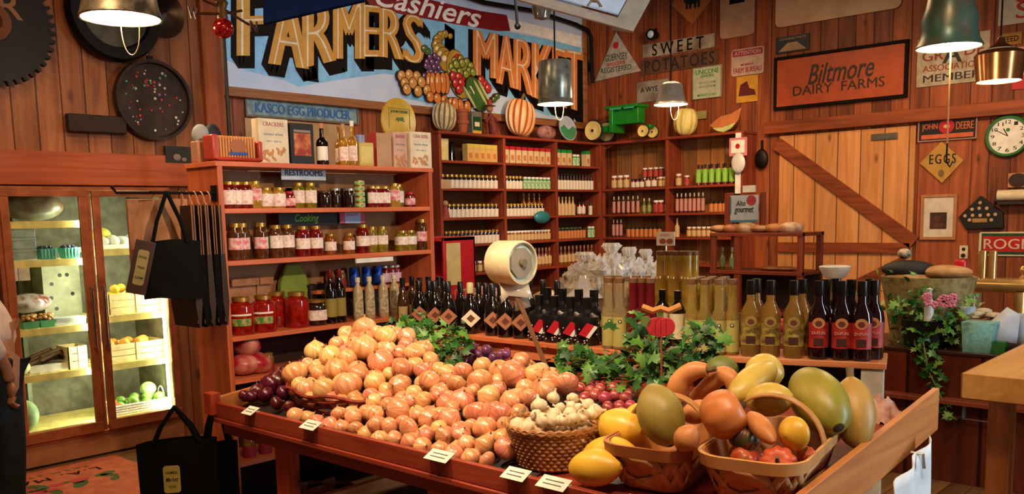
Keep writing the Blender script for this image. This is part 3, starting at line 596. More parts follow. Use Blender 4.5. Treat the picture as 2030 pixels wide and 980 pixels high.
for k in range(2): rp_.put((xa+.03, YL+.12+.08*k, zb2+.055+.02*k), (0, 0, 0), ('front' if k == 0 else 'rear')+' reddish apple at the left end of the white cooler basket')
o = tag(MB().ell((0, 0, 0), (.06, .06, .055)).build('cabbage', P('cab_pale', 'b8d890', .5), loc=(xb-.09, YL+.22, zb2+.14)), 'pale cabbage on top of the greens in the white cooler basket', 'vegetable')
# left door contents
x0 = cpt(12, 430).x
o = tag(MB().ell((0, 0, 0), (.2, .14, .1), seg=24).build('bagged_greens', P('film_bag', '8c9078', .3, mott='6a4c3c', mscale=8), loc=(x0+.2, YL+.2, SH[0, 0]+.1)), 'large film bag of vegetables on the top shelf of the left cooler door', 'bag')
teal = P('teal_carton', '48a898', .6)
tp = thing('berry_carton', 't', 'carton'); m_ = MB(); wq = .115
m_.add([(-.045, -.045, 0), (.045, -.045, 0), (.045, .045, 0), (-.045, .045, 0), (-.058, -.058, .075), (.058, -.058, .075), (.058, .058, .075), (-.058, .058, .075)], [(3, 2, 1, 0), (0, 1, 5, 4), (1, 2, 6, 5), (2, 3, 7, 6), (3, 0, 4, 7)]); m_.build('tub', teal, tp)
m_ = MB(); [m_.box(-.05+k*.022, -.044+k*.022, -.061, -.05, .008, .07) for k in range(5)]; m_.build('ribs', P('teal_light', '8ad0c0', .6), tp)
bm_ = MB(); rnd.seed(3); [bm_.ell((rnd.uniform(-.04, .04), rnd.uniform(-.04, .04), .07+rnd.uniform(0, .015)), (.014, .014, .013), seg=8, ring=6) for k in range(14)]; bm_.build('berries', P('berry_blue', '2c2c44', .4), tp)
tp = Proto(tp)
for k, px in enumerate((92, 138)): tp.put((cpt(px, 510).x, YL+.12, SH[0, 1]), (0, 0, 0), ('left', 'right')[k]+' teal berry carton on the second shelf of the cooler')
cl_ = P('clam_plastic', 'b8c8c4', .15, alpha=.55)
cp_p = thing('clamshell_box', 't', 'box'); m_ = MB(); m_.box(-.09, .09, -.08, .08, 0, .055); m_.build('tray', cl_, cp_p, .008); m_ = MB(); m_.box(-.092, .092, -.082, .082, .056, .075); m_.build('lid', cl_, cp_p, .006); cp_p = Proto(cp_p)
for k in range(3): cp_p.put((cpt(40, 490).x, YL+.16, SH[0, 1]+k*.078), (0, 0, 0), ('lowest', 'middle', 'topmost')[k]+' clear plastic box stacked at left on the second cooler shelf')
o = thing('produce_carton', 'tall pale cardboard carton with round holes behind the left cooler door', 'carton', (cpt(112, 600).x, YL+.34, SH[0, 2])); MB().box(0, .26, 0, .2, 0, SH[0, 1]-SH[0, 2]-.05).build('carton', P('carton_grey', '9a9c80', .7), o)
m_ = MB(); [m_.lathe([(0, -.001), (.014, -.001), (.014, .002), (0, .002)], 12, T=T((x, 0, z), (math.pi/2, 0, 0))) for x, z in ((.08, .1), (.2, .2), (.06, .28), (.12, .34), (.17, .34), (.05, .18))]; m_.build('hole', black, o)
gcm = P('green_carton', '4a9a6c', .6); nutm = P('mushroom_brown', 'b8884c', .5)
gp_ = thing('mushroom_carton', 't', 'carton'); m_ = MB(); m_.add([(-.045, -.045, 0), (.045, -.045, 0), (.045, .045, 0), (-.045, .045, 0), (-.055, -.055, .05), (.055, -.055, .05), (.055, .055, .05), (-.055, .055, .05)], [(3, 2, 1, 0), (0, 1, 5, 4), (1, 2, 6, 5), (2, 3, 7, 6), (3, 0, 4, 7)]); m_.build('tub', gcm, gp_)
m_ = MB(); [m_.ell((rnd.uniform(-.045, .045), rnd.uniform(-.045, .045), .05+rnd.uniform(0, .035)), (.017, .017, .013), seg=8, ring=6) for k in range(22)]; m_.build('mushrooms', nutm, gp_); gp_ = Proto(gp_)
for k, px in enumerate((58, 92)): gp_.put((cpt(px, 645).x, YL+.13, SH[0, 2]), (0, 0, 0), ('left', 'right')[k]+' green carton heaped with brown mushrooms in the cooler')
o = thing('tomato_pack', 'clear pack of dark red tomatoes on the third cooler shelf', 'packaged food', (cpt(135, 640).x, YL+.13, SH[0, 2])); m_ = MB(); [m_.ell((-.09+.035*k, 0, .03), (.018, .018, .018), seg=10, ring=7) for k in range(6)]; m_.build('tomatoes', P('plum_red', '7a2a24', .35), o); MB().box(-.11, .11, -.05, .05, 0, .058).build('pack', cl_, o, .005)
o = tag(MB().ell((0, 0, 0), (.16, .09, .07), seg=18).build('film_bag', P('shiny_film', 'c0b8b8', .12, .3, mott='7c4034', mscale=14), loc=(cpt(75, 600).x, YL+.3, SH[0, 2]+.16)), 'shiny wrapped bag behind the mushroom cartons in the cooler', 'bag')
o = thing('root_vegetable_box', 'low white box of dark brown roots on the fourth cooler shelf', 'box', (cpt(58, 730).x, YL+.12, SH[0, 3])); MB().box(0, .3, 0, .2, 0, .05).build('box', white, o, .003)
m_ = MB(); [m_.tube([(.0+.012*k, .03+.02*(k % 7), .06+.02*(k % 3)), (.14+.012*k, .05+.02*(k % 7), .1+.02*(k % 3)), (.2+.01*k, .06, .07)], [.014, .014, .004], 7) for k in range(12)]; m_.build('roots', P('root_brown', '5a3c1c', .7), o)
o = crate('wooden_crate', 'pale wooden crate at the right of the fourth cooler shelf', cpt(135, 730).x, cpt(168, 730).x+.02, SH[0, 3], .16, .2)
o = tag(MB().ell((0, 0, 0), (.06, .06, .05)).build('cabbage', P('cab_pale2', 'c8cc98', .5), loc=(cpt(45, 735).x, YL+.15, SH[0, 3]+.05)), 'pale round vegetable left of the root box in the cooler', 'vegetable')
o = tag(MB().ell((0, 0, 0), (.09, .09, .11), seg=24).build('napa_cabbage', P('cab_pale3', 'a8c890', .5, mott='7ca468'), loc=(cpt(52, 845).x, YL+.13, .245+.105)), 'pale green cabbage at the bottom left of the cooler', 'vegetable')
for k, px in enumerate((23, 47)):
    a = at(px, 530, y=YL+.045); o = tag(MB().box(-.035, .035, 0, .003, -.085, 0).build('price_tag', offw, loc=(a.x, YL+.045, SH[0, 1]-.048)), ('left', 'right')[k]+' white price tag hanging from the second cooler shelf', 'price tag')

# ---------------------------------------------------------------- things on the left wall
def wall_l(px, py, off): return at(px, py, y=YL-off)
c = wall_l(301, 200, .05); R_ = .285
o = thing('perforated_drum_end', 'round dark perforated metal disc with coloured light spots on the left wall', 'wall ornament', c, ROT_B)
MB().lathe([(0, .0), (R_, 0), (R_, .06), (R_*.92, .06), (R_*.9, .03), (0, .03)], 48).build('pan', P('old_pan_iron', '2c1f19', .5, .5, mott='3c2a22'), o)
cols = {'red_light_spot': 'd84a3c', 'white_light_spot': 'd8d8c8', 'green_light_spot': '5ab07a', 'violet_light_spot': '9a7ac0'}  # coloured light spots put on as small tinted discs
for nm, cx in cols.items():
    m_ = MB()
    for k in range(18 if 'red' in nm or 'white' in nm else 9):
        a = rnd.uniform(0, 6.28); r = R_*.82*math.sqrt(rnd.random()); m_.disc((r*math.cos(a), r*math.sin(a)), rnd.uniform(.005, .011), .03, .036, seg=6)
    m_.build(nm, P(nm, cx, .2, .3), o)['kind'] = 'stuff'
MB().box(-.02, .02, R_-.01, R_+.03, 0, .02).build('hanger', iron, o)
def gear(name, label, px, py, rpx, teeth, mat, off=.06, hub=True):
    c = wall_l(px, py, off); d = depth(c); R_ = rpx*d/FPX; o = thing(name, label, 'gear wheel', c, ROT_B)
    pts = []
    for k in range(teeth):
        for f_, rr in ((0, .92), (.28, .92), (.38, 1), (.72, 1.0), (.82, .92)): a = 2*math.pi*(k+f_)/teeth; pts.append((R_*rr*math.cos(a), R_*rr*math.sin(a)))
    MB().poly(pts, 0, .05).build('toothed_disc', mat, o)
    return o, R_
o, R_ = gear('gear_wheel', 'huge black iron gear with square teeth at the upper left edge', -25, 45, 124, 44, P('gear_iron', '1d1512', .6, .3))
m_ = MB(); m_.lathe([(R_*.28, .05), (R_*.3, .07), (R_*.15, .09), (R_*.12, .05)], 30); m_.build('hub', P('rust', '6a3c20', .7), o)
m_ = MB(); [text(m_, t_, .14, .16, (R_*.32*k, R_*.28), .05, .004) for k, t_ in enumerate('AR')]; m_.build('raised_lettering', P('gear_letter', '8a5a34', .6), o)
c = wall_l(222, 28, .09); o = thing('tub_end', 'dark round tub end with a grey worn face behind the big hanging lamp', 'wall ornament', c, ROT_B); R_ = .325
MB().lathe([(R_*.7, .05), (R_*.74, .08), (R_*.95, .08), (R_, .05), (R_, 0), (0, 0)], 44).build('rim', iron, o)
MB().disc((0, 0), R_*.7, 0, .05, seg=40).build('face', P('worn_grey_metal', '5c5a50', .6, .4, mott='3c3a34', mscale=9), o)
c = wall_l(322, 28, .05); o = tag(MB().lathe([(0, .06), (.06, .05), (.12, .02), (.17, .0)], 28).build('domed_pan', P('iron_lid_m', '34261e', .35, .7), loc=c, rot=ROT_B), 'smaller dark domed iron lid right of the worn wheel', 'wall ornament')
c = wall_l(188, 247, .04); o = tag(MB().box(-.2, .2, -.06, .06, 0, .06).build('old_plank', dkwood, loc=c, rot=ROT_B, bevel=.008), 'dark weathered wooden block fixed left of the perforated disc', 'wooden block')
c = wall_l(351, 307, .02); o = thing('small_picture', 'small dark framed picture low on the left wall beside the wooden post', 'picture', c, ROT_B)
MB().box(-.1, .1, -.06, .06, 0, .02).build('frame', black, o); m_ = MB(); m_.ell((-.01, -.02, .02), (.03, .025, .004)); m_.ell((.045, -.035, .02), (.02, .015, .004)); m_.build('picture_figures', P('muted_grey_pink', '8c7a74', .5), o)

# ---------------------------------------------------------------- jar shelf
JY, JD = 4.30, .32
jx0, jx1 = 2.47, 3.99
jt = at(640, 331, y=JY).z
shf = thing('jar_shelf', 'tall open pine shelf full of jars left of the produce table', 'shelf', (jx0, JY, 0))
W_ = jx1-jx0
zt = 1.965
for x in (0, W_-.03): MB().box(x, x+.03, 0, JD, 0, zt-.025).build('side_panel', shelfz, shf, .002)
JR = [zt, at(650, 412, y=JY).z, at(650, 507, y=JY).z, at(550, 658, y=JY).z, .80, .34]
for k, z in enumerate(JR): MB().box((-.01 if k == 0 else .03), (W_+.01 if k == 0 else W_-.03), -.002 if k == 0 else 0, JD, z-.026, z).build('shelf_board', shelfx, shf, .002)
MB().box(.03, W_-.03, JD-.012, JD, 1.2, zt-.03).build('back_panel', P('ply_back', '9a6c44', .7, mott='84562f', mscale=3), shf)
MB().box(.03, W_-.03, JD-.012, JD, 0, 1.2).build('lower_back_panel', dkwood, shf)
zr = at(720, 568, y=JY+.2).z
MB().box(.70, W_-.03, .16, JD-.02, zr-.02, zr).build('small_riser_shelf', shelfx, shf)
m_ = MB(); a = at(706, 517, y=JY-.01); b = at(779, 512, y=JY-.01); MB().box(a.x-jx0, b.x-jx0, -.012, -.002, JR[2]-.055, JR[2]-.028).build('price_rail', white, shf)

# jars: body, label, lid
GOLD = P('gold_lid', 'c8a050', .3, .8); SILV = P('silver_lid', 'b8b8b0', .3, .8); RLID = P('red_lid', 'b01820', .4)
LWHT = P('jar_label_cream', 'ece0d4', .55, mott='d0a8a0', mscale=45)
LGRN = P('jar_label_green', '3c8a34', .6)
LPNK = P('jar_label_pink', 'e8c8c0', .55, mott='c85a68', mscale=35)
def content(n, c, c2=None): return P('contents_'+n, c, .12, coat=.6, mott=c2, mscale=30)
CT = {'red': content('red', '7c1010', '4c0808'), 'relish': content('relish', '8c7c20', '5c5010'), 'dark': content('dark', '2a120a', '180a06'), 'brown': content('brown', '5a3214', '3a1c0a'), 'yellow': content('yellow', 'b08c34', '8c6420'), 'salsa': content('salsa', '98180f', '6c0c08'), 'amber': content('amber', '8c4c10', '6a340a')}
def jar(name, r, h, cont, lid=GOLD, lab=(LWHT, .22, .66), stripe=None, sq=.85):
    o = thing(name, 'jar', 'jar'); b = r*sq
    MB().lathe([(0, 0), (r*.92, 0), (r, .008), (r, h*.72), (r*.96, h*.78), (b*.86, h*.86), (b*.86, h*.9)], 20).build('glass_jar', cont, o)
    MB().lathe([(b*.92, h*.885), (b*.94, h*.99), (b*.88, h), (0, h)], 20).build('lid', lid, o)
    if lab:
        lm, l0, l1 = lab; MB().lathe([(r*1.012, h*l0), (r*1.012, h*l1)], 16, a0=-math.pi/2-1.5, a1=-math.pi/2+1.5).build('label', lm, o)
        if stripe: MB().lathe([(r*1.022, h*l0), (r*1.022, h*l1)], 5, a0=-math.pi/2-1.5, a1=-math.pi/2-.75).build('label_stripe', stripe, o)
    return Proto(o)
J = dict(
 A=jar('jar', .040, .145, CT['red'], GOLD, (LWHT, .15, .68)), B=jar('jar', .038, .15, CT['yellow'], GOLD, (LPNK, .3, .72)), Cc=jar('jar', .042, .115, CT['yellow'], GOLD, (LWHT, .1, .7), LGRN),
 D=jar('jar', .034, .095, CT['red'], RLID, (LPNK, .15, .6)), E=jar('jar', .036, .145, CT['relish'], GOLD, (LWHT, .2, .7)), F=jar('jar', .042, .10, CT['dark'], P('brown_lid', '4a2c18', .5), None, sq=.98),
 G=jar('jar', .036, .115, CT['dark'], SILV, None, sq=.98), H=jar('jar', .036, .13, CT['red'], GOLD, (LWHT, .2, .7), LGRN),
 K=jar('jar', .040, .20, CT['brown'], GOLD, (LPNK, .28, .6), sq=.8), Lj=jar('jar', .042, .185, CT['brown'], GOLD, (LWHT, .3, .68), LGRN, sq=.8), Mj=jar('jar', .043, .175, CT['red'], GOLD, (LWHT, .25, .6), sq=.8),
 N=jar('jar', .036, .125, CT['amber'], GOLD, (LWHT, .2, .62)), O=jar('jar', .036, .16, CT['relish'], GOLD, (LWHT, .3, .65)), Pj=jar('jar', .045, .13, CT['relish'], GOLD, (LWHT, .3, .7)),
 R=jar('jar', .072, .205, CT['salsa'], GOLD, None, sq=.7), Sj=jar('jar', .062, .15, CT['dark'], GOLD, (LWHT, .2, .6), LGRN, sq=.9))
DESC = dict(A='red preserve jar with a cream label', B='golden relish jar with a pink label', Cc='squat yellow jar with a green-edged label', D='small jar with a red lid', E='slim relish jar with a cream label', F='plain dark jar with a brown lid', G='plain dark jar with a silver lid', H='red jar with a green-edged label', K='tall brown pickle jar with a pink label', Lj='tall brown jar with a green-edged label', Mj='tall red jar with a low cream label', N='short amber jar', O='slim olive-coloured jar', Pj='wide pale relish jar', R='big red sauce jar', Sj='wide dark jar with a green-edged label')
rows = [('top jar row', 1, [(454, 'A'), (473, 'A'), (487, 'A'), (506, 'B'), (531, 'Cc'), (552, 'Cc'), (574, 'D'), (596, 'E'), (616, 'E'), (643, 'F'), (669, 'G'), (693, 'G'), (738, 'H'), (752, 'H'), (763, 'H'), (782, 'B'), (794, 'E'), (813, 'D')]),
        ('middle jar row', 2, [(462, 'K'), (480, 'K'), (513, 'K'), (542, 'Lj'), (569, 'Lj'), (596, 'Mj'), (622, 'Mj'), (655, 'N'), (688, 'N'), (716, 'Mj'), (738, 'O'), (755, 'O'), (793, 'Pj'), (814, 'Pj'), (834, 'K')])]
for rn, k, items in rows:
    for i, (px, kd) in enumerate(items):
        z = JR[k]; p = at(px, 400, y=JY+.075); yy = JY+.075+(.02 if i % 3 == 1 else 0)
        J[kd].put((p.x, yy, z), (0, 0, facing(p.x, yy)), f'{DESC[kd]}, {nth(i)} in the {rn}', 'jars on the '+rn)
for i, (px, kd, yy) in enumerate([(477, 'R', .085), (521, 'R', .085), (588, 'R', .1), (549, 'R', .22), (626, 'Sj', .09)]):
    p = at(px, 600, y=JY+yy); o = J[kd].put((p.x, JY+yy, JR[3]), (0, 0, facing(p.x, JY+yy)), f'{DESC[kd]}, {("leftmost","second","fourth","third, set back,","last")[i]} on the shelf level with the onions', 'big jars on the lower shelf')
    if i < 2:
        m_ = MB(); m_.lathe([(.0735, .05), (.0735, .09)], 12, a0=-math.pi/2-.75, a1=-math.pi/2+.75); m_.build('green_label', P('sauce_label_green', '3a7a2c', .5, mott='c8a060', mscale=40), o)
        m_ = MB()
        vs, fs = textmesh('ALAMANCE', .02, .01); xs = [v[0] for v in vs]
        for z0_, z1_, mm in ((.105, .115, 0),): m_.lathe([(.0735, z0_), (.0735, z1_)], 12, a0=-math.pi/2-.8, a1=-math.pi/2+.8)
        m_.build('white_script_band', white, o)
# stack of green tins
tn = thing('tin', 't', 'tin'); MB().lathe([(0, 0), (.032, 0), (.034, .002), (.034, .03), (.032, .032), (0, .032)], 20).build('can', GOLD, tn); MB().lathe([(.0345, .005), (.0345, .027)], 20).build('label', P('tin_green', '4a9a44', .5, mott='c8b890', mscale=50), tn); tn = Proto(tn)
p = at(712, 380, y=JY+.08)
for k in range(5): tn.put((p.x, JY+.08, JR[1]+k*.033), (0, 0, 0), ('lowest', 'second lowest', 'middle', 'second highest', 'topmost')[k]+' green tin in the stack on the top jar row', 'stacked green tins')
# signs inside the shelf
def shsign(name, label, pxa, pxb, pya, pyb, mat, yy, **k):
    a = at(pxa, pya, y=JY+yy); b = at(pxb, pyb, y=JY+yy); w = b.x-a.x; h = a.z-b.z
    o = thing(name, label, 'sign', ((a.x+b.x)/2, JY+yy, (a.z+b.z)/2), ROT_B); MB().box(-w/2, w/2, -h/2, h/2, 0, .006).build('board', mat, o); return o, w, h
o, w, h = shsign('restrooms_sign', 'white sign reading RESTROOMS behind the top row of jars', 556, 645, 334, 358, P('sign_paleblue', 'c0ccdc', .6), .16)
m_ = MB(); text(m_, 'RESTROOMS', w*.84, h*.5, (0, h*.14), .006, .002, bold=.03); m_.build('lettering', black, o)
o, w, h = shsign('chalkboard', 'black chalkboard with green chalk word Cooking behind the middle jars', 551, 671, 422, 446, black, .22)
m_ = MB(); text(m_, 'Cooking', w*.4, h*.75, (-.02, -.0), .006, .002, shear=.3); m_.build('chalk_lettering', P('chalk_green', '8ac83c', .7), o)
o, w, h = shsign('price_card', 'small blue and pink card beside the chalkboard', 672, 722, 422, 442, P('card_blue', 'a0b4d8', .6), .2)
m_ = MB(); m_.box(-w*.5, -w*.3, -h*.5, h*.5, .006, .008); m_.box(w*.34, w*.5, -h*.5, h*.5, .006, .008); text(m_, 'SAUCES', w*.5, h*.3, (0, .02), .006, .002); m_.build('pink_corners', P('card_pink', 'c04c60', .6), o)
# dark things at the back of the jar rows
bk = Proto(jar('jar', .034, .12, CT['dark'], P('black_lid', '141010', .5), None, sq=.95).o)
for i, px in enumerate((466, 499, 575, 680, 700, 725)): 
    p = at(px, 360, y=JY+.24); bk.put((p.x, JY+.24, JR[1]), (0, 0, 0), f'dark jar set back behind the top jar row, {nth(i)}', 'dark jars at the back of the top row')
# lower shelf back: bread bags, green sack, dark jars, spice jars, cans, cream bottles
kraft = P('kraft_bag', 'a8744c', .7, mott='8c5c38')
for i, px in enumerate((462, 488, 517)):
    p = at(px, 560, y=JY+.26); o = thing('paper_bag', f'brown paper bag with folded top behind the big sauce jars, {nth(i)}', 'bag', (p.x, JY+.26, JR[3]), group='paper bags behind the sauce jars')
    MB().box(-.045, .045, -.03, .03, 0, .26).build('bag', kraft, o, .006); MB().box(-.045, .045, -.034, -.012, .26, .3, T=T((0, 0, 0), (.12, 0, 0))).build('folded_top', kraft, o, .003)
    MB().box(-.035, .035, -.033, -.03, .05, .16).build('label', offw, o)
p = at(592, 560, y=JY+.2); o = tag(MB().add([(-.11, 0, 0), (.11, 0, 0), (.11, .08, 0), (-.11, .08, 0), (-.1, .02, .25), (.1, .02, .25), (.1, .07, .25), (-.1, .07, .25), (-.05, .03, .36), (.05, .03, .36), (.05, .06, .36), (-.05, .06, .36)], [(0, 1, 5, 4), (1, 2, 6, 5), (2, 3, 7, 6), (3, 0, 4, 7), (4, 5, 9, 8), (5, 6, 10, 9), (6, 7, 11, 10), (7, 4, 8, 11), (8, 9, 10, 11), (3, 2, 1, 0)], sm=False).build('folded_shirt', P('green_cloth', '7c8c34', .85), loc=(p.x, JY+.21, JR[3]), bevel=.012), 'olive green folded shirt standing at the back of the lower shelf', 'shirt')
sp_p = jar('spice_jar', .03, .11, content('spice', '6a4020', '8c6c30'), GOLD, (P('spice_label', '8c1c24', .6), .0, .5), sq=.9)
for i, px in enumerate((606, 622, 655, 676)):
    p = at(px, 560, y=JY+.25); z = zr if px > 640 else JR[3]+.15
    if px < 640: 
        continue
    sp_p.put((p.x, JY+.25, z), (0, 0, facing(p.x, JY)), ('left' if px == 655 else 'right')+' gold-lidded spice jar on the small riser shelf', 'spice jars')
drk = jar('jar', .04, .12, CT['dark'], P('black_lid', '141010', .5), None, sq=.95)
for i, px in enumerate((615, 640, 662)):
    p = at(px, 560, y=JY+.24); drk.put((p.x, JY+.24, JR[3]+.0), (0, 0, 0), f'dark jar standing behind the wide dark jar, {nth(i)}', 'dark jars beside the green shirt', sc=(1, 1, 1.9))
can = thing('drink_can', 'c', 'can'); MB().lathe([(0, 0), (.026, 0), (.03, .008), (.03, .11), (.024, .12), (0, .12)], 20).build('can', P('can_blue', '1648b0', .3, .3), can); MB().lathe([(.024, .118), (.025, .123), (.02, .121), (0, .121)], 16).build('rim', SILV, can); can = Proto(can)
for i, px in enumerate((702, 727, 749)): p = at(px, 550, y=JY+.22); can.put((p.x, JY+.22, zr), (0, 0, 0), f'tall bright blue can on the small riser shelf, {nth(i)} of three', 'blue cans')
rj = jar('jar', .03, .12, CT['red'], SILV, (P('pinkwhite', 'd8b0b8', .6), .1, .6))
for i, px in enumerate((763, 777, 787)): p = at(px, 550, y=JY+.22); rj.put((p.x, JY+.22, zr), (0, 0, facing(p.x, JY)), f'pink-labelled jar right of the blue cans, {nth(i)}', 'pink-labelled jars')
def bottle(name, prof, mat, cap=None, capm=None, lab=None, labm=None, seg=20, extra=None):
    o = thing(name, 'b', 'bottle'); MB().lathe(prof, seg).build('glass_bottle', mat, o)
    if cap: MB().lathe(cap, seg).build('cap', capm, o)
    if lab:
        r, z0, z1, ang = lab; MB().lathe([(r, z0), (r, z1)], 14, a0=-math.pi/2-ang, a1=-math.pi/2+ang).build('label', labm, o)
    if extra: extra(o)
    return Proto(o)
crb = bottle('cream_bottle', [(0, 0), (.028, 0), (.031, .006), (.031, .17), (.026, .195), (.013, .215), (.012, .25)], P('cream_glass', 'b8a884', .25, mott='a8946c'), [(.013, .23), (.016, .232), (.016, .262), (0, .262)], P('cream_cap', 'd8ccb4', .4), (.0315, .03, .15, 1.3), P('cream_label', 'd0c4a4', .6, mott='8c7c60', mscale=45))
for i, px in enumerate((712, 735, 762, 784)): p = at(px, 640, y=JY+.06); crb.put((p.x, JY+.06, JR[3]), (0, 0, facing(p.x, JY)), f'cream-labelled bottle in front of the blue cans, {nth(i)} of four', 'cream bottles behind the onions')
wb2 = bottle('wine_bottle', [(0, 0), (.034, 0), (.037, .01), (.037, .19), (.03, .215), (.015, .24), (.013, .32)], P('black_glass', '0e0807', .08, coat=.5), [(.0145, .27), (.0155, .272), (.0155, .322), (0, .322)], P('red_cap', '6c1018', .4), (.0375, .04, .15, 1.2), P('olive_label', '8c7c34', .6))
for i, px in enumerate((658, 676)): p = at(px, 640, y=JY+.07); wb2.put((p.x, JY+.07, JR[3]), (0, 0, facing(p.x, JY)), ('left' if i == 0 else 'right')+' dark bottle with an olive label left of the cream bottles', 'dark bottles on the lower shelf')
# lowest shelves
rb_p = Proto(tag(MB().ell((0, 0, 0), (.09, .09, .06), seg=14).build('snack_bag', P('red_snack_bag', 'a01828', .35, mott='d89080', mscale=9)), 's', 'bag'))
for i, (px, z) in enumerate(((485, JR[4]+.06), (512, JR[4]+.06), (490, JR[4]+.17))): p = at(px, 730, y=JY+.1); rb_p.put((p.x, JY+.11, z), (.3*i, 0, i), ('left', 'right', 'upper')[i]+' red and white snack bag on the shelf below the sauce jars', 'snack bags')
p = at(530, 735, y=JY+.1); sp_p.put((p.x, JY+.08, JR[4]), (0, 0, 0), 'small spice jar beside the red snack bags')
bxm = P('dark_box', '2c1a12', .7)
for i, px in enumerate((488, 520)):
    p = at(px, 860, y=JY+.1); sp_p.put((p.x, JY+.08, JR[5]), (0, 0, 0), ('left', 'right')[i]+' gold-lidded jar on the lowest shelf', 'jars on the lowest shelf', 1.2)
# on top of the shelf
zt_ = zt
def boxitem(name, label, pxa, pxb, pyt, mat, yy=.08, dep=.07, cat='box', wid=None):
    a = at(pxa, 320, y=JY+yy); b = at(pxb, 320, y=JY+yy); t_ = at((pxa+pxb)/2, pyt, y=JY+yy).z; w = b.x-a.x
    o = thing(name, label, cat, ((a.x+b.x)/2, JY+yy+dep/2, zt_)); MB().box(-w/2, w/2, -dep/2, dep/2, 0, t_-zt_).build('carton', mat, o, .002); return o, w, t_-zt_, dep
wheat = P('wheat_tan', 'b88450', .6); gcar = P('carton_cream', 'd8ccb0', .55)
def cereal(label, pxa, pxb, pyt, base, yy=.08):
    o, w, h, d = boxitem('cracker_carton', label, pxa, pxb, pyt, base, yy)
    m_ = MB(); text(m_, 'CRACKERS', w*.7, h*.09, (0, h*.88), d/2, .001, bold=.02, T_=T((0, 0, 0), ROT_B)); m_.build('pink_title', P('title_pink', 'a8506c', .6), o)
    m_ = MB(); text(m_, 'stoned wheat', w*.65, h*.06, (0, h*.66), d/2, .001, T_=T((0, 0, 0), ROT_B)); text(m_, 'NET 300 G', w*.5, h*.04, (0, h*.5), d/2, .001, T_=T((0, 0, 0), ROT_B)); m_.build('blue_title', P('title_blue', '7484a8', .6), o)
    m_ = MB()
    for k in range(14):
        m_.disc((rnd.uniform(-w*.4, w*.4), rnd.uniform(h*.08, h*.34)), .018, d/2, d/2+.0012+.0002*k, sy=.4, rot=rnd.uniform(0, 3), T=T((0, 0, 0), ROT_B))
    m_.build('wheat_picture', wheat, o); return o
cereal('tall cream cracker carton, left on top of the jar shelf', 516, 574, 236, gcar)
cereal('pinkish cream carton standing third from the right on the jar shelf', 781, 808, 262, P('carton_pink', 'c8a08c', .55), .10)
cereal('cream cracker carton at the right end on top of the jar shelf', 815, 856, 262, gcar)
o, w, h, d = boxitem('cracker_carton', 'pink-edged carton turned sideways in front of the round yellow sign', 748, 777, 264, P('carton_tan', 'b08c68', .55), .09)
MB().box(-w/2-.004, -w/2, -d/2, d/2, 0, h).build('red_edge', P('edge_red', 'a02c2c', .5), o)
# cracker pack
a = at(413, 318, y=JY+.1); b = at(513, 318, y=JY+.1); w = b.x-a.x; o = thing('cracker_pack', 'orange wrapped pack of crackers lying at the left end of the jar shelf', 'packaged food', ((a.x+b.x)/2, JY+.1, zt_+.008)); o.location.x = max(o.location.x, jx0+.11)
m_ = MB(); [m_.box(-w/2+.03+k*.0165, -w/2+.042+k*.0165, -.045, .045, .01, .13) for k in range(int((w-.06)/.0165))]; m_.build('crackers', P('cracker', 'c88850', .6), o, .003)
m_ = MB(); m_.box(-w/2, w/2, -.05, .05, 0, .02); m_.box(-w/2, -w/2+.04, -.05, .05, 0, .135); m_.box(w/2-.03, w/2, -.05, .05, 0, .11); m_.build('wrapper', P('wrapper_red', 'b04030', .3), o, .01)
m_ = MB(); m_.disc((0, .075), .05, .047, .049, sy=.75, T=T((0, 0, 0), ROT_B)); m_.build('round_label', P('pack_gold', '9a5a28', .4), o); m_ = MB(); m_.box(-.055, .055, -.051, -.0495, .03, .045); m_.build('blue_band', blue, o)
# coffee bag
o, w, h, d = boxitem('coffee_bag', 'black bag with a fruit picture and clip, beside the cream carton', 578, 624, 245, P('coffee_black', '141010', .4), .09, .06, 'bag')
m_ = MB(); m_.box(-w*.36, w*.36, -d/2-.002, -d/2, h*.22, h*.76); m_.build('picture', P('fruit_picture', '8c2a1c', .5, mott='c88048', mscale=18), o)
m_ = MB(); m_.box(-w*.36, w*.36, -d/2-.0025, -d/2-.002, h*.78, h*.84); m_.build('pale_strip', P('pale_strip', '8c8070', .5), o)
# bottles on top
def topb(name, label, px, pyt, r, mat, capm, labm=None, yy=.1, neck=.35, group=None):
    p = at(px, 320, y=JY+yy); h = at(px, pyt, y=JY+yy).z-zt_
    o = thing(name, label, 'bottle', (p.x, JY+yy, zt_), (0, 0, facing(p.x, JY)), group)
    MB().lathe([(0, 0), (r*.93, 0), (r, .006), (r, h*(1-neck-.12)), (r*.8, h*(1-neck-.04)), (r*.36, h*(1-neck+.02)), (r*.34, h*.95)], 18).build('glass_bottle', mat, o)
    MB().lathe([(r*.38, h*.88), (r*.4, h), (0, h)], 14).build('cap', capm, o)
    if labm: MB().lathe([(r*1.015, h*.12), (r*1.015, h*(.45))], 12, a0=-math.pi/2-1.1, a1=-math.pi/2+1.1).build('label', labm, o)
    return o
oil = content('oil', 'a87820', '8c5c14')
topb('syrup_bottle', 'black bottle with a white label beside the coffee bag', 640, 245, .036, P('black_glass', '0e0807', .08), P('tan_cap', 'b07850', .5), white, group=None)
topb('oil_bottle', 'amber oil bottle, leftmost of the three on the jar shelf', 674, 250, .028, oil, P('brown_cap', '8c5a34', .5), LWHT, .16)
topb('oil_bottle', 'tall golden oil bottle, middle of the three on the jar shelf', 682, 246, .03, oil, P('tan_cap', 'b07850', .5), LWHT, .06)
topb('oil_bottle', 'tall golden oil bottle with white neck, nearest the square jar', 700, 240, .03, oil, white, LWHT, .08)
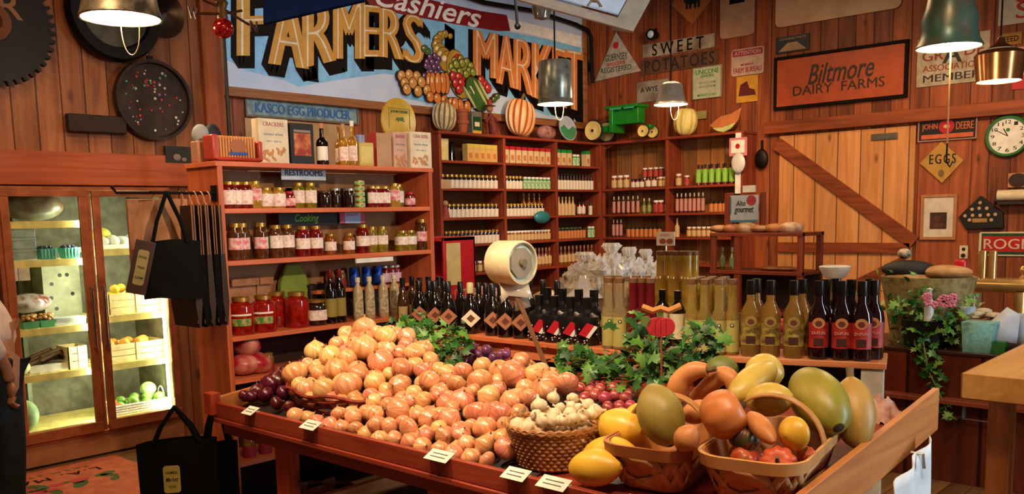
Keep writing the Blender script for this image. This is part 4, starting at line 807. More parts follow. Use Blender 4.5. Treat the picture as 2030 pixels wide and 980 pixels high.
p = at(724, 320, y=JY+.07); o = thing('square_jar', 'square yellow jar with a blue lid right of the oil bottles', 'jar', (p.x, JY+.09, zt_)); MB().box(-.055, .055, -.04, .04, 0, .145).build('jar_body', P('yellow_jar', 'c0a85c', .3), o, .008); MB().box(-.045, .045, -.041, -.0405, .02, .12).build('label', P('yellow_label', 'd0c070', .6), o); MB().lathe([(.03, .14), (.03, .19), (0, .19)], 16, T=T((-.02, 0, 0))).build('lid', P('blue_lid', '7c88b0', .4), o)
# round yellow sign behind cartons
p = at(789, 240, y=JY+.22); Rr = .145; o = thing('round_sign', 'round yellow sign with a green leaping deer behind the cartons', 'sign', (p.x, JY+.22, p.z), ROT_B)
MB().lathe([(0, 0), (Rr, 0), (Rr, .012), (Rr*.96, .016), (0, .014)], 40).build('plate', P('sign_yellow', 'b8962c', .45), o)
m_ = MB(); text(m_, 'JOHN DEERE', .15, .022, (0, .055), .016, .002, bold=.03)
m_.poly([(-.035, .0), (-.02, .022), (.0, .018), (.025, .025), (.04, .012), (.03, .008), (.045, -.005), (.03, -.003), (.0, .004), (-.012, -.008), (-.016, .004)], .016, .018); m_.box(-.09, .09, .075, .078, .016, .017); m_.box(-.09, -.087, -.05, .075, .016, .017); m_.box(.087, .09, -.05, .075, .016, .017); m_.build('deer_emblem', P('sign_green', '2c5a2a', .5), o)
tag(MB().box(-.045, .045, 0, .04, 0, p.z-Rr-zt_+.006).build('wooden_block', dkwood, loc=(p.x, JY+.21, zt_)), 'dark wooden block under the round yellow sign', 'block')
# ---------------------------------------------------------------- bags
nyl = P('black_nylon', '050505', .85, mott='080808', spec=.15); kr2 = P('kraft_paper', '8c5c3a', .7)
lblm = P('bag_label', 'c0b060', .6)
def tote(name, label, loc, rot, w, h, d, mat, hl=.28, lab=None, group=None):
    o = thing(name, label, 'bag', loc, rot, group); m_ = MB(); n = 8; vs = []; fs = []
    for j, z in enumerate((0, .1, .3, .55, .8, 1)):
        for k in range(2*n):
            t = k/(n) if k < n else (2*n-k)/n; x = (-.5+t)*w*(1-.06*(1-z))
            y = (-1 if k < n else 1)*d/2*(math.sin(math.pi*min(max(t, .02), .98))**.4 if z < 1 else .5)*(1.0-.35*z)+.006*math.sin(9*x/w+j)
            vs.append((x, y, -h+z*h+.008*math.sin(5*t+j)))
    for j in range(5):
        for k in range(2*n): fs.append((j*2*n+k, j*2*n+(k+1) % (2*n), (j+1)*2*n+(k+1) % (2*n), (j+1)*2*n+k))
    fs.append(tuple(range(2*n-1, -1, -1))); m_.add(vs, fs, 0, None, True); m_.build('bag_body', mat, o)
    for s_ in (-1, 1):
        m_ = MB(); pts = [(-w*.28+w*.56*(k/12), s_*d*.2*(1-math.sin(math.pi*k/12)), hl*math.sin(math.pi*k/12)**.6-.01) for k in range(13)]
        pts = [(x*(1-.75*math.sin(math.pi*k/12)), y, z) for k, (x, y, z) in enumerate(pts)]
        m_.tube(pts, .011, 6); m_.build('strap', mat, o)
    if lab:
        lw, lh, lx, lz = lab; m_ = MB(); m_.poly([(x+lx, z+lz) for x, z in rrect(lw, lh, .012, 2)], d*.5+.004, d*.5+.007, T=T((0, 0, 0), ROT_B)); m_.build('label', lblm, o)
        m_ = MB(); text(m_, 'FARMERS', lw*.7, lh*.10, (lx, lz+lh*.25), d*.5+.007, .001, T_=T((0, 0, 0), ROT_B)); text(m_, 'Market', lw*.75, lh*.16, (lx, lz), d*.5+.007, .001, shear=.3, T_=T((0, 0, 0), ROT_B)); text(m_, 'TOTE', lw*.4, lh*.09, (lx, lz-lh*.28), d*.5+.007, .001, T_=T((0, 0, 0), ROT_B)); m_.build('label_lettering', black, o)
    return o
# rail on the side of the jar shelf with bags
rl = thing('bag_rail', 'iron rail with rings on the left side of the jar shelf', 'rail', (jx0, JY+.04, 1.80)); MB().tube([(0, 0, 0), (-.52, 0, .0), (-.54, 0, .03)], .008, 8).build('rod', iron, rl)
MB().box(-.006, 0, -.03, .03, -.04, .04).build('mount', iron, rl)
for i in range(5):
    x = jx0-.045-.038*i; m_ = MB().tube([(0, .03*math.cos(a), .035*math.sin(a)) for a in [2*math.pi*k/16 for k in range(16)]], .004, 6, closed=True); m_.build('ring', P('ring_tan', 'b07858', .4), rl, loc=(-.045-.038*i, 0, -.028))
    o = thing('paper_bag', f'flat dark bag with kraft edges hanging edge-on from the rail, {nth(4-i)}', 'bag', (x, JY+.04, 1.735), group='flat bags on the rail')
    m_ = MB(); m_.add([(-.008, -.12, 0), (.008, -.12, 0), (.008, .12, 0), (-.008, .12, 0), (-.018, -.13, -.5), (.018, -.13, -.5), (.018, .13, -.5), (-.018, .13, -.5), (-.004, -.13, -.62), (.004, -.13, -.62), (.004, .13, -.62), (-.004, .13, -.62)], [(0, 1, 2, 3), (4, 5, 1, 0), (5, 6, 2, 1), (6, 7, 3, 2), (7, 4, 0, 3), (8, 9, 5, 4), (9, 10, 6, 5), (10, 11, 7, 6), (11, 8, 4, 7), (11, 10, 9, 8)]); m_.build('bag_body', nyl if i % 2 else P('dark_brown_bag', '2a1a10', .6), o)
    m_ = MB(); m_.box(-.009, -.004, -.125, -.118, -.6, 0); m_.box(.004, .009, -.125, -.118, -.6, 0); m_.build('kraft_edge', kr2, o)
p = at(340, 480, y=JY-.1)
fa = facing(p.x, p.y)
ztop = at(338, 478, y=JY-.05).z; zbot = at(338, 592, y=JY-.05).z; p2 = at(337, 480, y=JY-.05)
tote('tote_bag', 'black fabric tote hanging by long straps in front of the cooler', (p2.x, JY-.05, ztop), (0, 0, fa), .29, ztop-zbot, .10, nyl, at(345, 378, y=JY-.05).z-ztop)
MB().tube([(0, 0, 0), (-.12, -.06, .0), (-.3, -.1, .0)], .006, 8).build('hook_arm', iron, rl, loc=(-.10, 0, 0))
a = at(270, 530, y=JY-.05); o = thing('hang_tag', 'brown tag board with a tall yellow label tilted beside the black tote', 'tag', (a.x, JY-.1, a.z), (math.pi/2, -.26, fa)); o.rotation_euler = (math.pi/2, 0, fa)
o.rotation_euler = (Matrix.Rotation(fa, 4, 'Z') @ Matrix.Rotation(math.pi/2, 4, 'X') @ Matrix.Rotation(-.25, 4, 'Z')).to_euler()
MB().box(-.045, .045, -.13, .13, 0, .012).build('board', P('tag_brown', '3c2014', .6), o, .003); MB().poly(rrect(.05, .17, .01, 2), .012, .015).build('label', P('tag_label', '9a8c50', .6), o)
m_ = MB(); [text(m_, t_, .036, .012, (0, z), .015, .001) for t_, z in (('PINE', .05), ('TREE', .0), ('FARM', -.05))]; m_.build('label_lettering', black, o)
a = at(325, 450, y=JY+.07); o = thing('paper_bag', 'plain kraft paper bag hanging behind the black tote', 'bag', (a.x, JY+.07, a.z), (0, 0, fa+.2)); m_ = MB(); m_.box(-.17, .12, -.02, .02, -.24, .14); m_.build('bag_body', kraft, o, .006); MB().tube([(-.06, 0, .14), (-.03, -.02, 1.805-a.z), (.01, -.02, 1.805-a.z), (.04, 0, .14)], .004, 6).build('handle', kr2, o)
# lower totes by the table end
for i, (px, py0, pyb, wq, d_, yy, lb) in enumerate(((350, 872, 1075, .36, .15, 3.98, (.075, .13, -.02, -.17)), (432, 880, 1060, .22, .14, 4.06, None))):
    q = at(px, py0, y=yy); hb = q.z-.04
    tote('tote_bag', ('big black tote bag with a yellow label hanging low by the table end', 'black tote bag behind the labelled one at the table end')[i], (q.x, yy, q.z), (0, 0, facing(q.x, yy)-.15+i*.5), wq, min(q.z-.02, .45), d_, nyl, at(395, 795, y=yy).z-q.z, lb)
# floor mat
c0 = at(250, 900, z=.0); mat_c = (2.25, 5.72)
o = thing('door_mat', 'orange-red mat with worn letters and painted flowers in front of the cooler', 'mat', (2.12, 5.70, .0), (0, 0, math.pi))
MB().poly(rrect(1.12, 1.2, .03), 0, .012).build('mat', P('mat_orange', 'b8603c', .8, mott='a44e30'), o)
m_ = MB(); text(m_, 'L.A. MARK', .72, .085, (0.02, -.34), .012, .001, bold=.04, spacing=1.2); m_.build('dark_lettering', brownp, o)
m_ = MB(); text(m_, 'FARM STORE', .58, .045, (-.02, -.46), .012, .001, bold=.02, spacing=1.3); m_.build('green_lettering', P('mat_green_ink', '5c6430', .7), o)
m_ = MB(); [m_.disc((rnd.uniform(-.3, .35), rnd.uniform(-.2, 0)), rnd.uniform(.04, .07), .012, .014, sy=.7) for k in range(9)]; m_.build('painted_flowers', P('mat_flower', 'b02c34', .8), o)
m_ = MB(); [m_.disc((rnd.uniform(-.4, .4), rnd.uniform(-.24, .0)), rnd.uniform(.05, .09), .0118, .0128, sy=.5, rot=rnd.uniform(0, 3)) for k in range(14)]; m_.build('painted_leaves', P('mat_leaf', '3c5a24', .8), o)
# ---------------------------------------------------------------- back shelves
FY, FX = 7.25, 9.80
BX = [6.86, 7.90, 8.87, 9.80]
BZ = [2.59, 2.275, 1.97, 1.64, 1.335, 1.0, .55]
bs = thing('back_shelving', 'dark red-brown wall shelving under the market sign, left wing of the corner', 'shelf', (BX[0], FY, 0))
Wb = FX-BX[0]; Db = YB-FY-.01
for x in BX: MB().box(x-BX[0]-.02, x-BX[0]+.02, 0, Db, 0, BZ[0]-.03).build('upright', rackz, bs, .002)
for k, z in enumerate(BZ): 
    m_ = MB()
    if k == 0: m_.box(-.03, Wb+.02, -.01, Db, z-.03, z)
    else:
        for a, b in zip(BX[:-1], BX[1:]): m_.box(a-BX[0]+.02, b-BX[0]-.02, 0, Db, z-.028, z)
    m_.build('shelf_board', rackx, bs, .002)
MB().box(.0, Wb, Db-.006, Db, .5, BZ[0]-.03).build('back_panel', wood('rack_back', '6a4022', '4a2a14', 'X', 2, None, 1, True), bs)
RY = [7.22, 6.22, 5.19]
rs = thing('back_shelving', 'dark red-brown wall shelving right of the corner, beside the barn door', 'shelf', (FX, RY[2], 0))
Hr = RY[0]-RY[2]; Dr = XR-FX-.01
for y in RY[1:]: MB().box(0.0, Dr, y-RY[2]-.02, y-RY[2]+.02, 0, BZ[0]-.03).build('upright', rackz, rs, .002)
MB().box(0.022, .062, RY[0]-RY[2]-.0, RY[0]-RY[2]+.028, 0, BZ[0]-.03).build('upright', rackz, rs)
ZR = [2.59, 1.975, 1.64, 1.335, 1.0, .55]
for k, z in enumerate(ZR):
    m_ = MB()
    if k == 0: m_.box(-.01, Dr, -.03, Hr, z-.03, z)
    else: m_.box(0.002, Dr, .02, 1.01, z-.028, z); m_.box(.002, Dr, 1.05, Hr, z-.028, z)
    m_.build('shelf_board', racky, rs, .002)
MB().box(Dr-.006, Dr, 0, Hr, .5, BZ[0]-.03).build('back_panel', wood('rack_back_y', 'a06c3c', '7c4c26', 'Z', 2, 'Y', .2, True), rs)

def mini(kind, h, r, cont, lidm, labm, neck=False, lab=(.15, .68)):
    """small jar or bottle, one mesh: contents, lid, label"""
    m = MB()
    if neck: m.lathe([(0, 0), (r, .002), (r, h*.55), (r*.4, h*.7), (r*.36, h*.9)], 12, 0); m.lathe([(r*.42, h*.82), (r*.42, h), (0, h)], 10, 1); m.lathe([(r*1.02, h*lab[0]), (r*1.02, h*lab[1]*.8)], 12, 2)
    else: m.lathe([(0, 0), (r, .002), (r, h*.78), (r*.8, h*.86)], 12, 0); m.lathe([(r*.86, h*.84), (r*.86, h), (0, h)], 12, 1); m.lathe([(r*1.02, h*lab[0]), (r*1.02, h*lab[1])], 12, 2)
    o = m.build(kind, [cont, lidm, labm]); tag(o, 'x', 'bottle' if neck else 'jar'); return Proto(o)
LW = P('mini_label_white', 'd8ccb4', .6); LC = P('mini_label_cream', 'c8a874', .6)
wj = mini('jar', .155, .031, CT['dark'], GOLD, LW, lab=(.02, .62)); gj = mini('jar', .15, .03, P('green_jar_body', '3c8a3c', .4), white, P('mini_green', '5aa850', .6, mott='d8d8c0', mscale=60), lab=(.05, .7))
db = mini('bottle', .20, .028, CT['dark'], P('black_lid', '141010', .5), LW, True, (.0, .75)); tb = mini('bottle', .24, .03, CT['amber'], P('tan_cap', 'b07850', .5), LC, True)
pb = mini('bottle', .24, .032, content('pale', 'c8a878'), GOLD, LC, True); rj2 = mini('jar', .12, .033, CT['red'], P('black_lid', '141010', .5), LW, lab=(.1, .66)); wl2 = mini('jar', .13, .032, CT['amber'], white, LC, lab=(.1, .66))
rbm = mini('jar', .13, .036, CT['red'], white, P('mini_red', 'a83c30', .6), lab=(.1, .7)); hot = mini('bottle', .255, .034, CT['red'], P('black_lid', '141010', .5), P('lime_label', '8cc048', .6, mott='74b038'), True, (.12, .95))
hs_ = mini('bottle', .235, .022, P('sauce_dark', '5a1c10', .3), P('pale_cap', 'c8c0a8', .4), P('mini_pinkred', 'c08478', .6), True, (.1, .9)); cj = mini('jar', .11, .034, CT['brown'], P('green_lid', '4a7a2c', .4), LC, lab=(.05, .8)); oj = mini('jar', .13, .03, CT['amber'], P('black_lid', '141010', .5), P('mini_orange', 'c07840', .6), lab=(.05, .8))
gb = mini('bottle', .2, .026, content('oliveb', '5c6a20'), P('pale_cap', 'c8c0a8', .4), P('mini_olive', '8c9a5c', .6), True)
def bx_(name, w, h, d, base, top):
    m = MB(); m.box(-w/2, w/2, -d/2, d/2, 0, h*.8, 0); m.box(-w/2, w/2, -d/2, d/2, h*.8, h, 1); m.box(-w*.28, w*.28, -d/2-.001, -d/2, h*.2, h*.5, 2); o = m.build(name, [P(base[0], base[1], .6), P(top[0], top[1], .5), P('box_print', 'c0783c', .6)]); tag(o, 'b', 'box'); return Proto(o)
yb = bx_('tea_box', .098, .20, .08, ('box_yellow', 'd0a85c'), ('box_yellow_top', 'd8bc50')); rbx = bx_('tea_box', .088, .20, .08, ('box_cream', 'd8b888'), ('box_red_top', 'b81c2c')); gbx = bx_('tea_box', .088, .20, .08, ('box_cream', 'd8b888'), ('box_green_top', '1c8a30'))
def rowL(proto, desc, x0, x1, n, k, rown, bay, dy=.09):
    for i in range(n):
        x = x0+(x1-x0)*(i+.5)/n; proto.put((x, FY+dy, BZ[k]), (0, 0, -.75 if False else 0), f'{desc}, {nth(i)} in the {bay}, {rown}', f'{desc}s, {bay}, {rown}')
def rowR(proto, desc, y0, y1, n, k, rown, bay, dx=.09, sc=1):
    for i in range(n):
        y = y0+(y1-y0)*(i+.5)/n; proto.put((FX+dx, y, ZR[k]), (0, 0, -math.pi/2), f'{desc}, {nth(i)} in the {bay}, {rown}', f'{desc}s, {bay}, {rown}', sc)
L1, L2, L3 = 'left bay', 'middle bay', 'corner bay'
r1, r2, r3, r4, r5 = 'top shelf', 'second shelf', 'third shelf', 'fourth shelf', 'fifth shelf'
o = tag(MB().add([(-.05, -.02, 0), (.05, -.02, 0), (.05, .02, 0), (-.05, .02, 0), (-.07, -.005, .24), (.07, -.005, .24), (.07, .005, .24), (-.07, .005, .24)], [(3, 2, 1, 0), (0, 1, 5, 4), (1, 2, 6, 5), (2, 3, 7, 6), (3, 0, 4, 7), (4, 5, 6, 7)]).build('pouch', P('pouch_yellow_white', 'd8c890', .4, mott='c8b040', mscale=8), loc=(6.99, FY+.08, BZ[1])), 'white and yellow pouch at the left end of the top back shelf', 'pouch')
o = tag(MB().lathe([(0, 0), (.06, .002), (.05, .1), (.035, .2), (0, .22)], 16).build('dark_jug', P('black_glass', '0e0807', .08), loc=(7.13, FY+.1, BZ[1])), 'dark jug between the pouch and the yellow boxes', 'jug')
rowL(yb, 'yellow-topped box', 7.33, 7.83, 5, 1, r1, L1); rowL(rbx, 'red-topped cream box', 7.93, 8.82, 8, 1, r1, L2); rowL(gbx, 'green-topped cream box', 8.90, 9.26, 3, 1, r1, L3)
for k in range(2): gj.put((9.33+k*.07, FY+.08, BZ[1]), (0, 0, 0), ('left', 'right')[k]+' green-labelled jar between the green-topped boxes, lower layer')
for k in range(1): gbx.put((9.58, FY+.08, BZ[1]), (0, 0, 0), 'green-topped cream box standing alone at the right of the corner bay')
rowL(wj, 'white-labelled jar', 6.93, 7.86, 13, 2, r2, L1); rowL(wj, 'white-labelled jar', 7.93, 8.30, 6, 2, r2, L2); rowL(gj, 'white-capped green jar', 8.32, 8.84, 7, 2, r2, L2)
rowL(db, 'black-topped bottle', 8.92, 9.74, 13, 2, r2, L3)
rowL(wj, 'white-labelled jar', 7.02, 7.86, 12, 3, r3, L1); rowL(wj, 'white-labelled jar', 7.93, 8.70, 12, 3, r3, L2)
for i in range(4): tb.put((8.44+i*.1, FY+.19, BZ[3]), (0, 0, 0), f'tall amber bottle behind the jars, {nth(i)}, middle bay, third shelf', 'tall amber bottles', 1.2)
rowL(pb, 'pale bottle', 8.90, 9.34, 6, 3, r3, L3); 
for i in range(2): hot_ = rj2.put((9.44+.08*i, FY+.09, BZ[3]), (0, 0, 0), ('left', 'right')[i]+' dark red jar beside the pale bottles, corner bay third shelf', 'dark red jars', (1, 1, 1.4))
db.put((9.68, FY+.09, BZ[3]), (0, 0, 0), 'black-topped bottle at the right end of the corner bay third shelf')
rowL(wj, 'white-labelled jar', 6.96, 7.86, 14, 4, r4, L1); rowL(wl2, 'cream-labelled jar', 7.93, 8.82, 14, 4, r4, L2)
rowL(oj, 'orange-labelled jar', 8.92, 9.56, 10, 4, r4, L3)
for i in range(2): gj.put((9.64+.07*i, FY+.08, BZ[4]), (0, 0, 0), ('left', 'right')[i]+' green jar at the end of the corner bay fourth shelf')
for i in range(8): cj.put((8.95+i*.09, FY+.2, BZ[4]), (0, 0, 0), f'green-lidded jar behind the orange labels, {nth(i)}, corner bay', 'green-lidded jars', (1, 1, 1.3))
rowL(tb, 'amber bottle', 8.5, 8.84, 5, 5, r5, L2); rowL(tb, 'amber bottle', 8.92, 9.74, 10, 5, r5, L3)
rowL(wl2, 'cream-labelled jar', 6.96, 8.4, 14, 5, r5, 'left bays')
W1, W2 = 'right wing near bay', 'right wing far bay'
WF, WN = 'far right-wing bay', 'near right-wing bay'
rowR(wl2, 'white-lidded jar', 7.14, 6.85, 3, 1, r2, WF, sc=1.35); rowR(rj2, 'red jar with black lid', 6.82, 6.62, 3, 1, r2, WF); rowR(rj2, 'red jar with pale label', 6.60, 6.42, 2, 1, r2, WF, sc=1.15); rowR(wl2, 'squat white-lidded jar', 6.40, 6.27, 2, 1, r2, WF)
for i in range(4): rbm.put((FX+.2, 6.68-i*.085, ZR[1]+.13), (0, 0, 0), f'white-lidded red jar stacked high, {nth(i)}, far bay of the right wing', 'stacked red jars')
for i in range(4): rbm.put((FX+.2, 6.68-i*.085, ZR[1]), (0, 0, 0), f'white-lidded red jar below the stack, {nth(i)}, far bay', 'stacked red jars')
wl2.put((FX+.09, 6.1, ZR[1]), (0, 0, 0), 'white-lidded jar at the left of the near bay, second shelf', sc=1.2); rbm.put((FX+.09, 5.98, ZR[1]), (0, 0, 0), 'red jar beside the single white-lidded jar in the near bay')
rowR(hot, 'lime-labelled hot sauce bottle', 5.86, 5.22, 7, 1, r2, WN); 
for i in range(6): hot.put((FX+.2, 5.83-i*.1, ZR[1]), (0, 0, 0), f'lime-labelled bottle in the rear row, {nth(i)}, near bay', 'rear lime-labelled bottles')
rowR(hs_, 'slim sauce bottle', 7.14, 6.68, 6, 2, r3, WF); rowR(gb, 'olive-labelled bottle', 6.66, 6.5, 2, 2, r3, WF); rowR(rbm, 'red jar with white lid', 6.46, 6.33, 2, 2, r3, WF, sc=1.3); gb.put((FX+.09, 6.28, ZR[2]), (0, 0, 0), 'olive-labelled bottle next to the middle upright, third shelf')
rowR(hs_, 'pink-labelled bottle', 6.15, 5.72, 7, 2, r3, WN, sc=1.05); rowR(oj, 'orange-labelled jar', 5.66, 5.42, 4, 2, r3, WN)
rowR(hs_, 'slim sauce bottle', 7.14, 6.96, 3, 3, r4, WF); rowR(oj, 'orange-labelled jar', 6.9, 6.35, 8, 3, r4, WF); 
pb.put((FX+.09, 6.12, ZR[3]), (0, 0, 0), 'pale bottle left in the near bay of the right wing, fourth shelf'); rowR(wl2, 'cream-labelled jar', 5.98, 5.42, 8, 3, r4, WN)
# sign boards on the right wing
def hungsign(name, label, pxa, pya, pyb, pxb, x, mat, cat='sign'):
    a = at(pxa, pya, x=x); b = at(pxa, pyb, x=x); c2 = at(pxb, (pya+pyb)/2, x=x); w = a.y-c2.y; h = a.z-b.z
    o = thing(name, label, cat, (x, (a.y+c2.y)/2, (a.z+b.z)/2), ROT_R); MB().box(-w/2, w/2, -h/2, h/2, 0, .01).build('board', mat, o); return o, w, h
o, w, h = hungsign('price_strip', 'white pole strip with a pink bordered card at the end of the right shelving', 1459, 264, 384, 1469, FX-.02, white)
m_ = MB(); m_.box(-.11, .12, h*.12, h*.42, .012, .02); m_.build('pink_card', P('card_rose', 'c87880', .5), o); m_ = MB(); m_.box(-.085, .09, h*.17, h*.38, .02, .022); m_.build('card_face', white, o); m_ = MB(); m_.disc((0, h*.28), .03, .022, .024); m_.build('red_seal', red, o)
m_ = MB(); m_.ell((.02, h*.0, .04), (.09, .12, .03)); m_.build('white_bag', P('white_film', 'd0ccc8', .3), o)
a = at(870, 365, y=FY-.02); tag(MB().box(-.07, .08, 0, .008, -.05, .05).build('cream_card', P('card_strip', 'b89468', .6), loc=(BX[0]+.06, FY-.010, a.z)), 'cream card strip on the left upright of the back shelving', 'card')
o = thing('small_doll', 'small reddish doll at the left end of the third back shelf', 'doll', (6.97, FY+.06, BZ[3])); MB().lathe([(0, 0), (.05, .0), (.03, .1), (.02, .13)], 12).build('body', P('doll_red', '8c3c34', .8), o); MB().ell((0, 0, .16), (.035, .035, .035), seg=10, ring=7).build('head', P('doll_tan', 'b07c58', .8), o)
a = at(1062, 437, y=FY+.05); o = tag(MB().ell((0, 0, 0), (.15, .05, .075), seg=20).build('teal_dish', P('teal_glaze', '2c7c84', .25), loc=(a.x, FY-.055, BZ[4]+.29)), 'teal oval dish propped on the fourth back shelf', 'dish')
# ------------- on top of the shelving
def ribbed(R, H, n, dep=.16):
    return lambda a, z: 1-dep*abs(math.cos(n*a/2))**3
def pumpkin(name, label, loc, R, H, m1, rot=(0, 0, 0), n=10, stemm=None, dep=.14, group=None, stem=True, two=None):
    o = thing(name, label, 'pumpkin', loc, rot, group)
    prof = [(R*math.sin(math.pi*t)**.75, H*.5*(1-math.cos(math.pi*t))+(-.1*H*math.exp(-((t-1)/.12)**2))) for t in [i/14 for i in range(15)]]
    MB().lathe(prof, n*6, 0, None, wob=ribbed(R, H, n, dep), mseg=(lambda k: 1 if two and (k % 6) in (0, 5) else 0)).build('rind', [m1]+([two] if two else []), o)
    if stem: MB().tube([(0, 0, H*.88), (.0, 0, H*.98), (R*.1, 0, H*1.12)], [R*.16, R*.09, R*.1], 8).build('stem', stemm or P('dry_stem', '6c5a2c', .7), o)
    return o
pz = BZ[0]+.002
strp = P('striped_white_pumpkin', 'd8a468', .45, mott='c87c40', mscale=9); pcream = P('cream_pumpkin', 'c8b890', .5, mott='a08c60')
def topx(px, y=FY+.16): return at(px, 268, y=y).x
x = topx(1027); o = pumpkin('decor_pumpkin', 'large orange and white ribbed wooden pumpkin on the back shelving', (x, FY+.18, pz), .25, .46, P('stripe_cream_orange', 'e8c090', .45, mott='d89858', mscale=5), (0, .18, 0), 12, dep=.16, two=P('stripe_rust', 'a8501c', .5)); o.location.z = pz+.03; o.scale = (1, .5, 1); o.location.y = FY+.15
x = topx(882); o = pumpkin('decor_pumpkin', 'pale ribbed pumpkin at the left end of the back shelving', (x, FY+.18, pz+.02), .17, .33, pcream, (0, .12, 0), 12, dep=.16, two=P('stripe_olive', '6c5c34', .5)); o.scale = (1, .6, 1)
x = topx(915); o = thing('flower_pot', 'terracotta pot stack between the pale pumpkin and the green tin', 'pot', (x, FY+.14, pz)); MB().lathe([(0, 0), (.05, 0), (.065, .11), (.075, .11), (.075, .15), (.06, .15), (.05, .03)], 20).build('pot', P('terracotta', 'a0502c', .7), o); MB().lathe([(.06, .15), (.07, .24), (.078, .24), (.078, .27), (.0, .27)], 20).build('upper_pot', P('terracotta', 'a0502c', .7), o)
x = topx(939); o = thing('green_tin', 'square tin with a dark green label on the back shelving', 'tin', (x, FY+.14, pz)); MB().box(-.08, .08, -.04, .04, 0, .26).build('tin', P('tin_steel', '8c8c78', .35, .5), o, .004); MB().box(-.065, .065, -.042, -.0405, .05, .2).build('label', dgreen, o); MB().box(-.04, .04, -.043, -.042, .09, .14).build('label_panel', cream, o); MB().box(-.07, .07, -.043, -.0405, 0.0, .04).build('yellow_band', yellow, o)
x = topx(975); o = thing('scarecrow_doll', 'small red plaid scarecrow doll leaning against the striped pumpkin', 'doll', (x, FY+.12, pz)); m_ = MB(); m_.lathe([(0, 0), (.06, .01), (.05, .12), (.035, .24), (.02, .27)], 14); m_.tube([(-.11, 0, .18), (0, 0, .23), (.1, 0, .16)], .022, 8); m_.build('body', P('plaid_red', '7c2c20', .8, mott='4a1c14', mscale=30), o, rot=(0, -.25, 0)); m_ = MB(); m_.ell((-.07, 0, .31), (.045, .04, .045)); m_.build('head', P('straw_face', 'a06c4c', .8), o); m_ = MB(); m_.lathe([(.08, .33), (.03, .345), (.025, .4), (0, .41)], 12, T=T((-.07, 0, .01))); m_.build('hat', P('hat_red', 'a03424', .8), o)
x = topx(1080); o = tag(MB().ell((0, 0, 0), (.17, .09, .09), seg=18).build('rag_doll', P('calico', 'a8786c', .8, mott='6c2c2c', mscale=12), loc=(x, FY+.14, pz+.09)), 'crumpled pink and red cloth bundle right of the striped pumpkin', 'cloth')
x = topx(1132, FY+.1); o = thing('painted_plate', 'oval plate painted with white sky over green hills, leaning on the shelving', 'plate', (x, FY+.16, pz+.17), (math.pi/2-.2, 0, 0)); MB().disc((0, 0), .17, 0, .015, sy=.95, seg=30).build('plate', P('plate_sky', 'b0b8c4', .3), o); m_ = MB(); m_.poly([(.16*math.cos(a), .15*math.sin(a)) for a in [math.pi+math.pi*k/14 for k in range(15)]]+[(.1, .03), (0, -.02), (-.08, .04)], .015, .018); m_.build('green_hills', P('hill_green', '3c8a5c', .4), o)
# toy tractor in the corner
tr = thing('toy_tractor', 'big green toy tractor with yellow wheels above the corner of the shelving', 'toy', (9.78, 6.86, pz), (0, 0, -math.pi/2))
tg = P('tractor_green', '0c7a1c', .35); ty = P('tractor_yellow', 'e0c878', .4)
m_ = MB(); m_.box(-.18, .28, -.08, .08, .2, .42); m_.box(-.22, .3, -.14, .14, .40, .44); m_.box(-.14, -.08, -.14, .14, .10, .42); m_.box(.28, .44, -.05, .05, .13, .17); m_.box(-.5, -.14, -.1, .1, .12, .2); m_.build('body', tg, tr, .01)
m_ = MB(); m_.box(-.12, .06, -.145, -.141, .385, .41); m_.box(.1, .26, -.145, -.141, .385, .405); m_.build('decals', P('decal_teal', '3c9a7c', .5), tr)
def wheel(x, y, r, wdt):
    w_ = MB().tube([(x+r*.88*math.cos(a), y, r+r*.88*math.sin(a)) for a in [2*math.pi*k/28 for k in range(28)]], r*.12, 8, closed=True).build('wheel', P('rubber', '14110f', .7), tr)
    MB().lathe([(r*.84, .0), (r*.84, wdt/2), (r*.62, wdt*.36), (r*.15, wdt*.4), (0, wdt*.5)], 28, T=T((x, y-.0, r), (math.pi/2, 0, 0))).build('hub', ty, w_)
    m = MB().disc((0, 0), r*.12, wdt*.4, wdt*.55, T=T((x, y, r), (math.pi/2, 0, 0))).build('hub_bolt', iron, w_)
wheel(-.36, -.16, .145, .08); wheel(-.36, .14, .145, .08); wheel(.39, -.12, .085, .06); wheel(.39, .1, .085, .06)
# yellow-green pumpkin + melon slice on right wing top
yy_ = at(1357, 262, x=FX+.17).y; o = pumpkin('decor_pumpkin', 'pale yellow-green ribbed pumpkin lit by the smallest hanging lamp', (FX+.17, yy_, pz+.01), .15, .36, P('lit_pumpkin', 'e0cc80', .45, mott='c0b860'), (.08, 0, 0), 10, dep=.10)
yy_ = at(1436, 250, x=FX+.14).y; o = thing('wooden_melon_slice', 'curved wooden melon slice ornament at the right end of the shelving', 'ornament', (FX+.14, yy_, pz+.005), (0, 0, -math.pi/2))
m_ = MB(); pts = [(-.2, .1), (-.1, .03), (.0, .0), (.1, .04), (.19, .14), (.23, .28), (.1, .22), (-.05, .2)]; m_.poly(pts, -.02, .02, T=T((0, 0, 0), ROT_B)); m_.build('slice', P('melon_orange', 'b8703c', .5), o, .01)
m_ = MB(); m_.poly([(-.15, .065), (-.08, .022), (0, .003), (.1, .04), (.17, .11), (.08, .085), (-.02, .06)], .02, .028, T=T((0, 0, 0), ROT_B)); m_.build('pale_rind', P('rind_pale', 'b8c47c', .5), o, .004)
a = at(1391, 228, x=XR-.02); o = tag(MB().box(-.07, .07, -.05, .05, 0, .01).build('small_card', P('card_olive', '8c8448', .6), loc=a, rot=ROT_R), 'small olive card behind the yellow-green pumpkin', 'card')
a = at(1187, 225, y=YB-.03); o = tag(MB().box(-.05, .05, -.09, .09, 0, .01).build('small_card', P('card_pinkred', 'b86050', .6, mott='6c7a4c', mscale=12), loc=a, rot=ROT_B), 'small pinkish card on the corner wall above the tractor wheel', 'card')
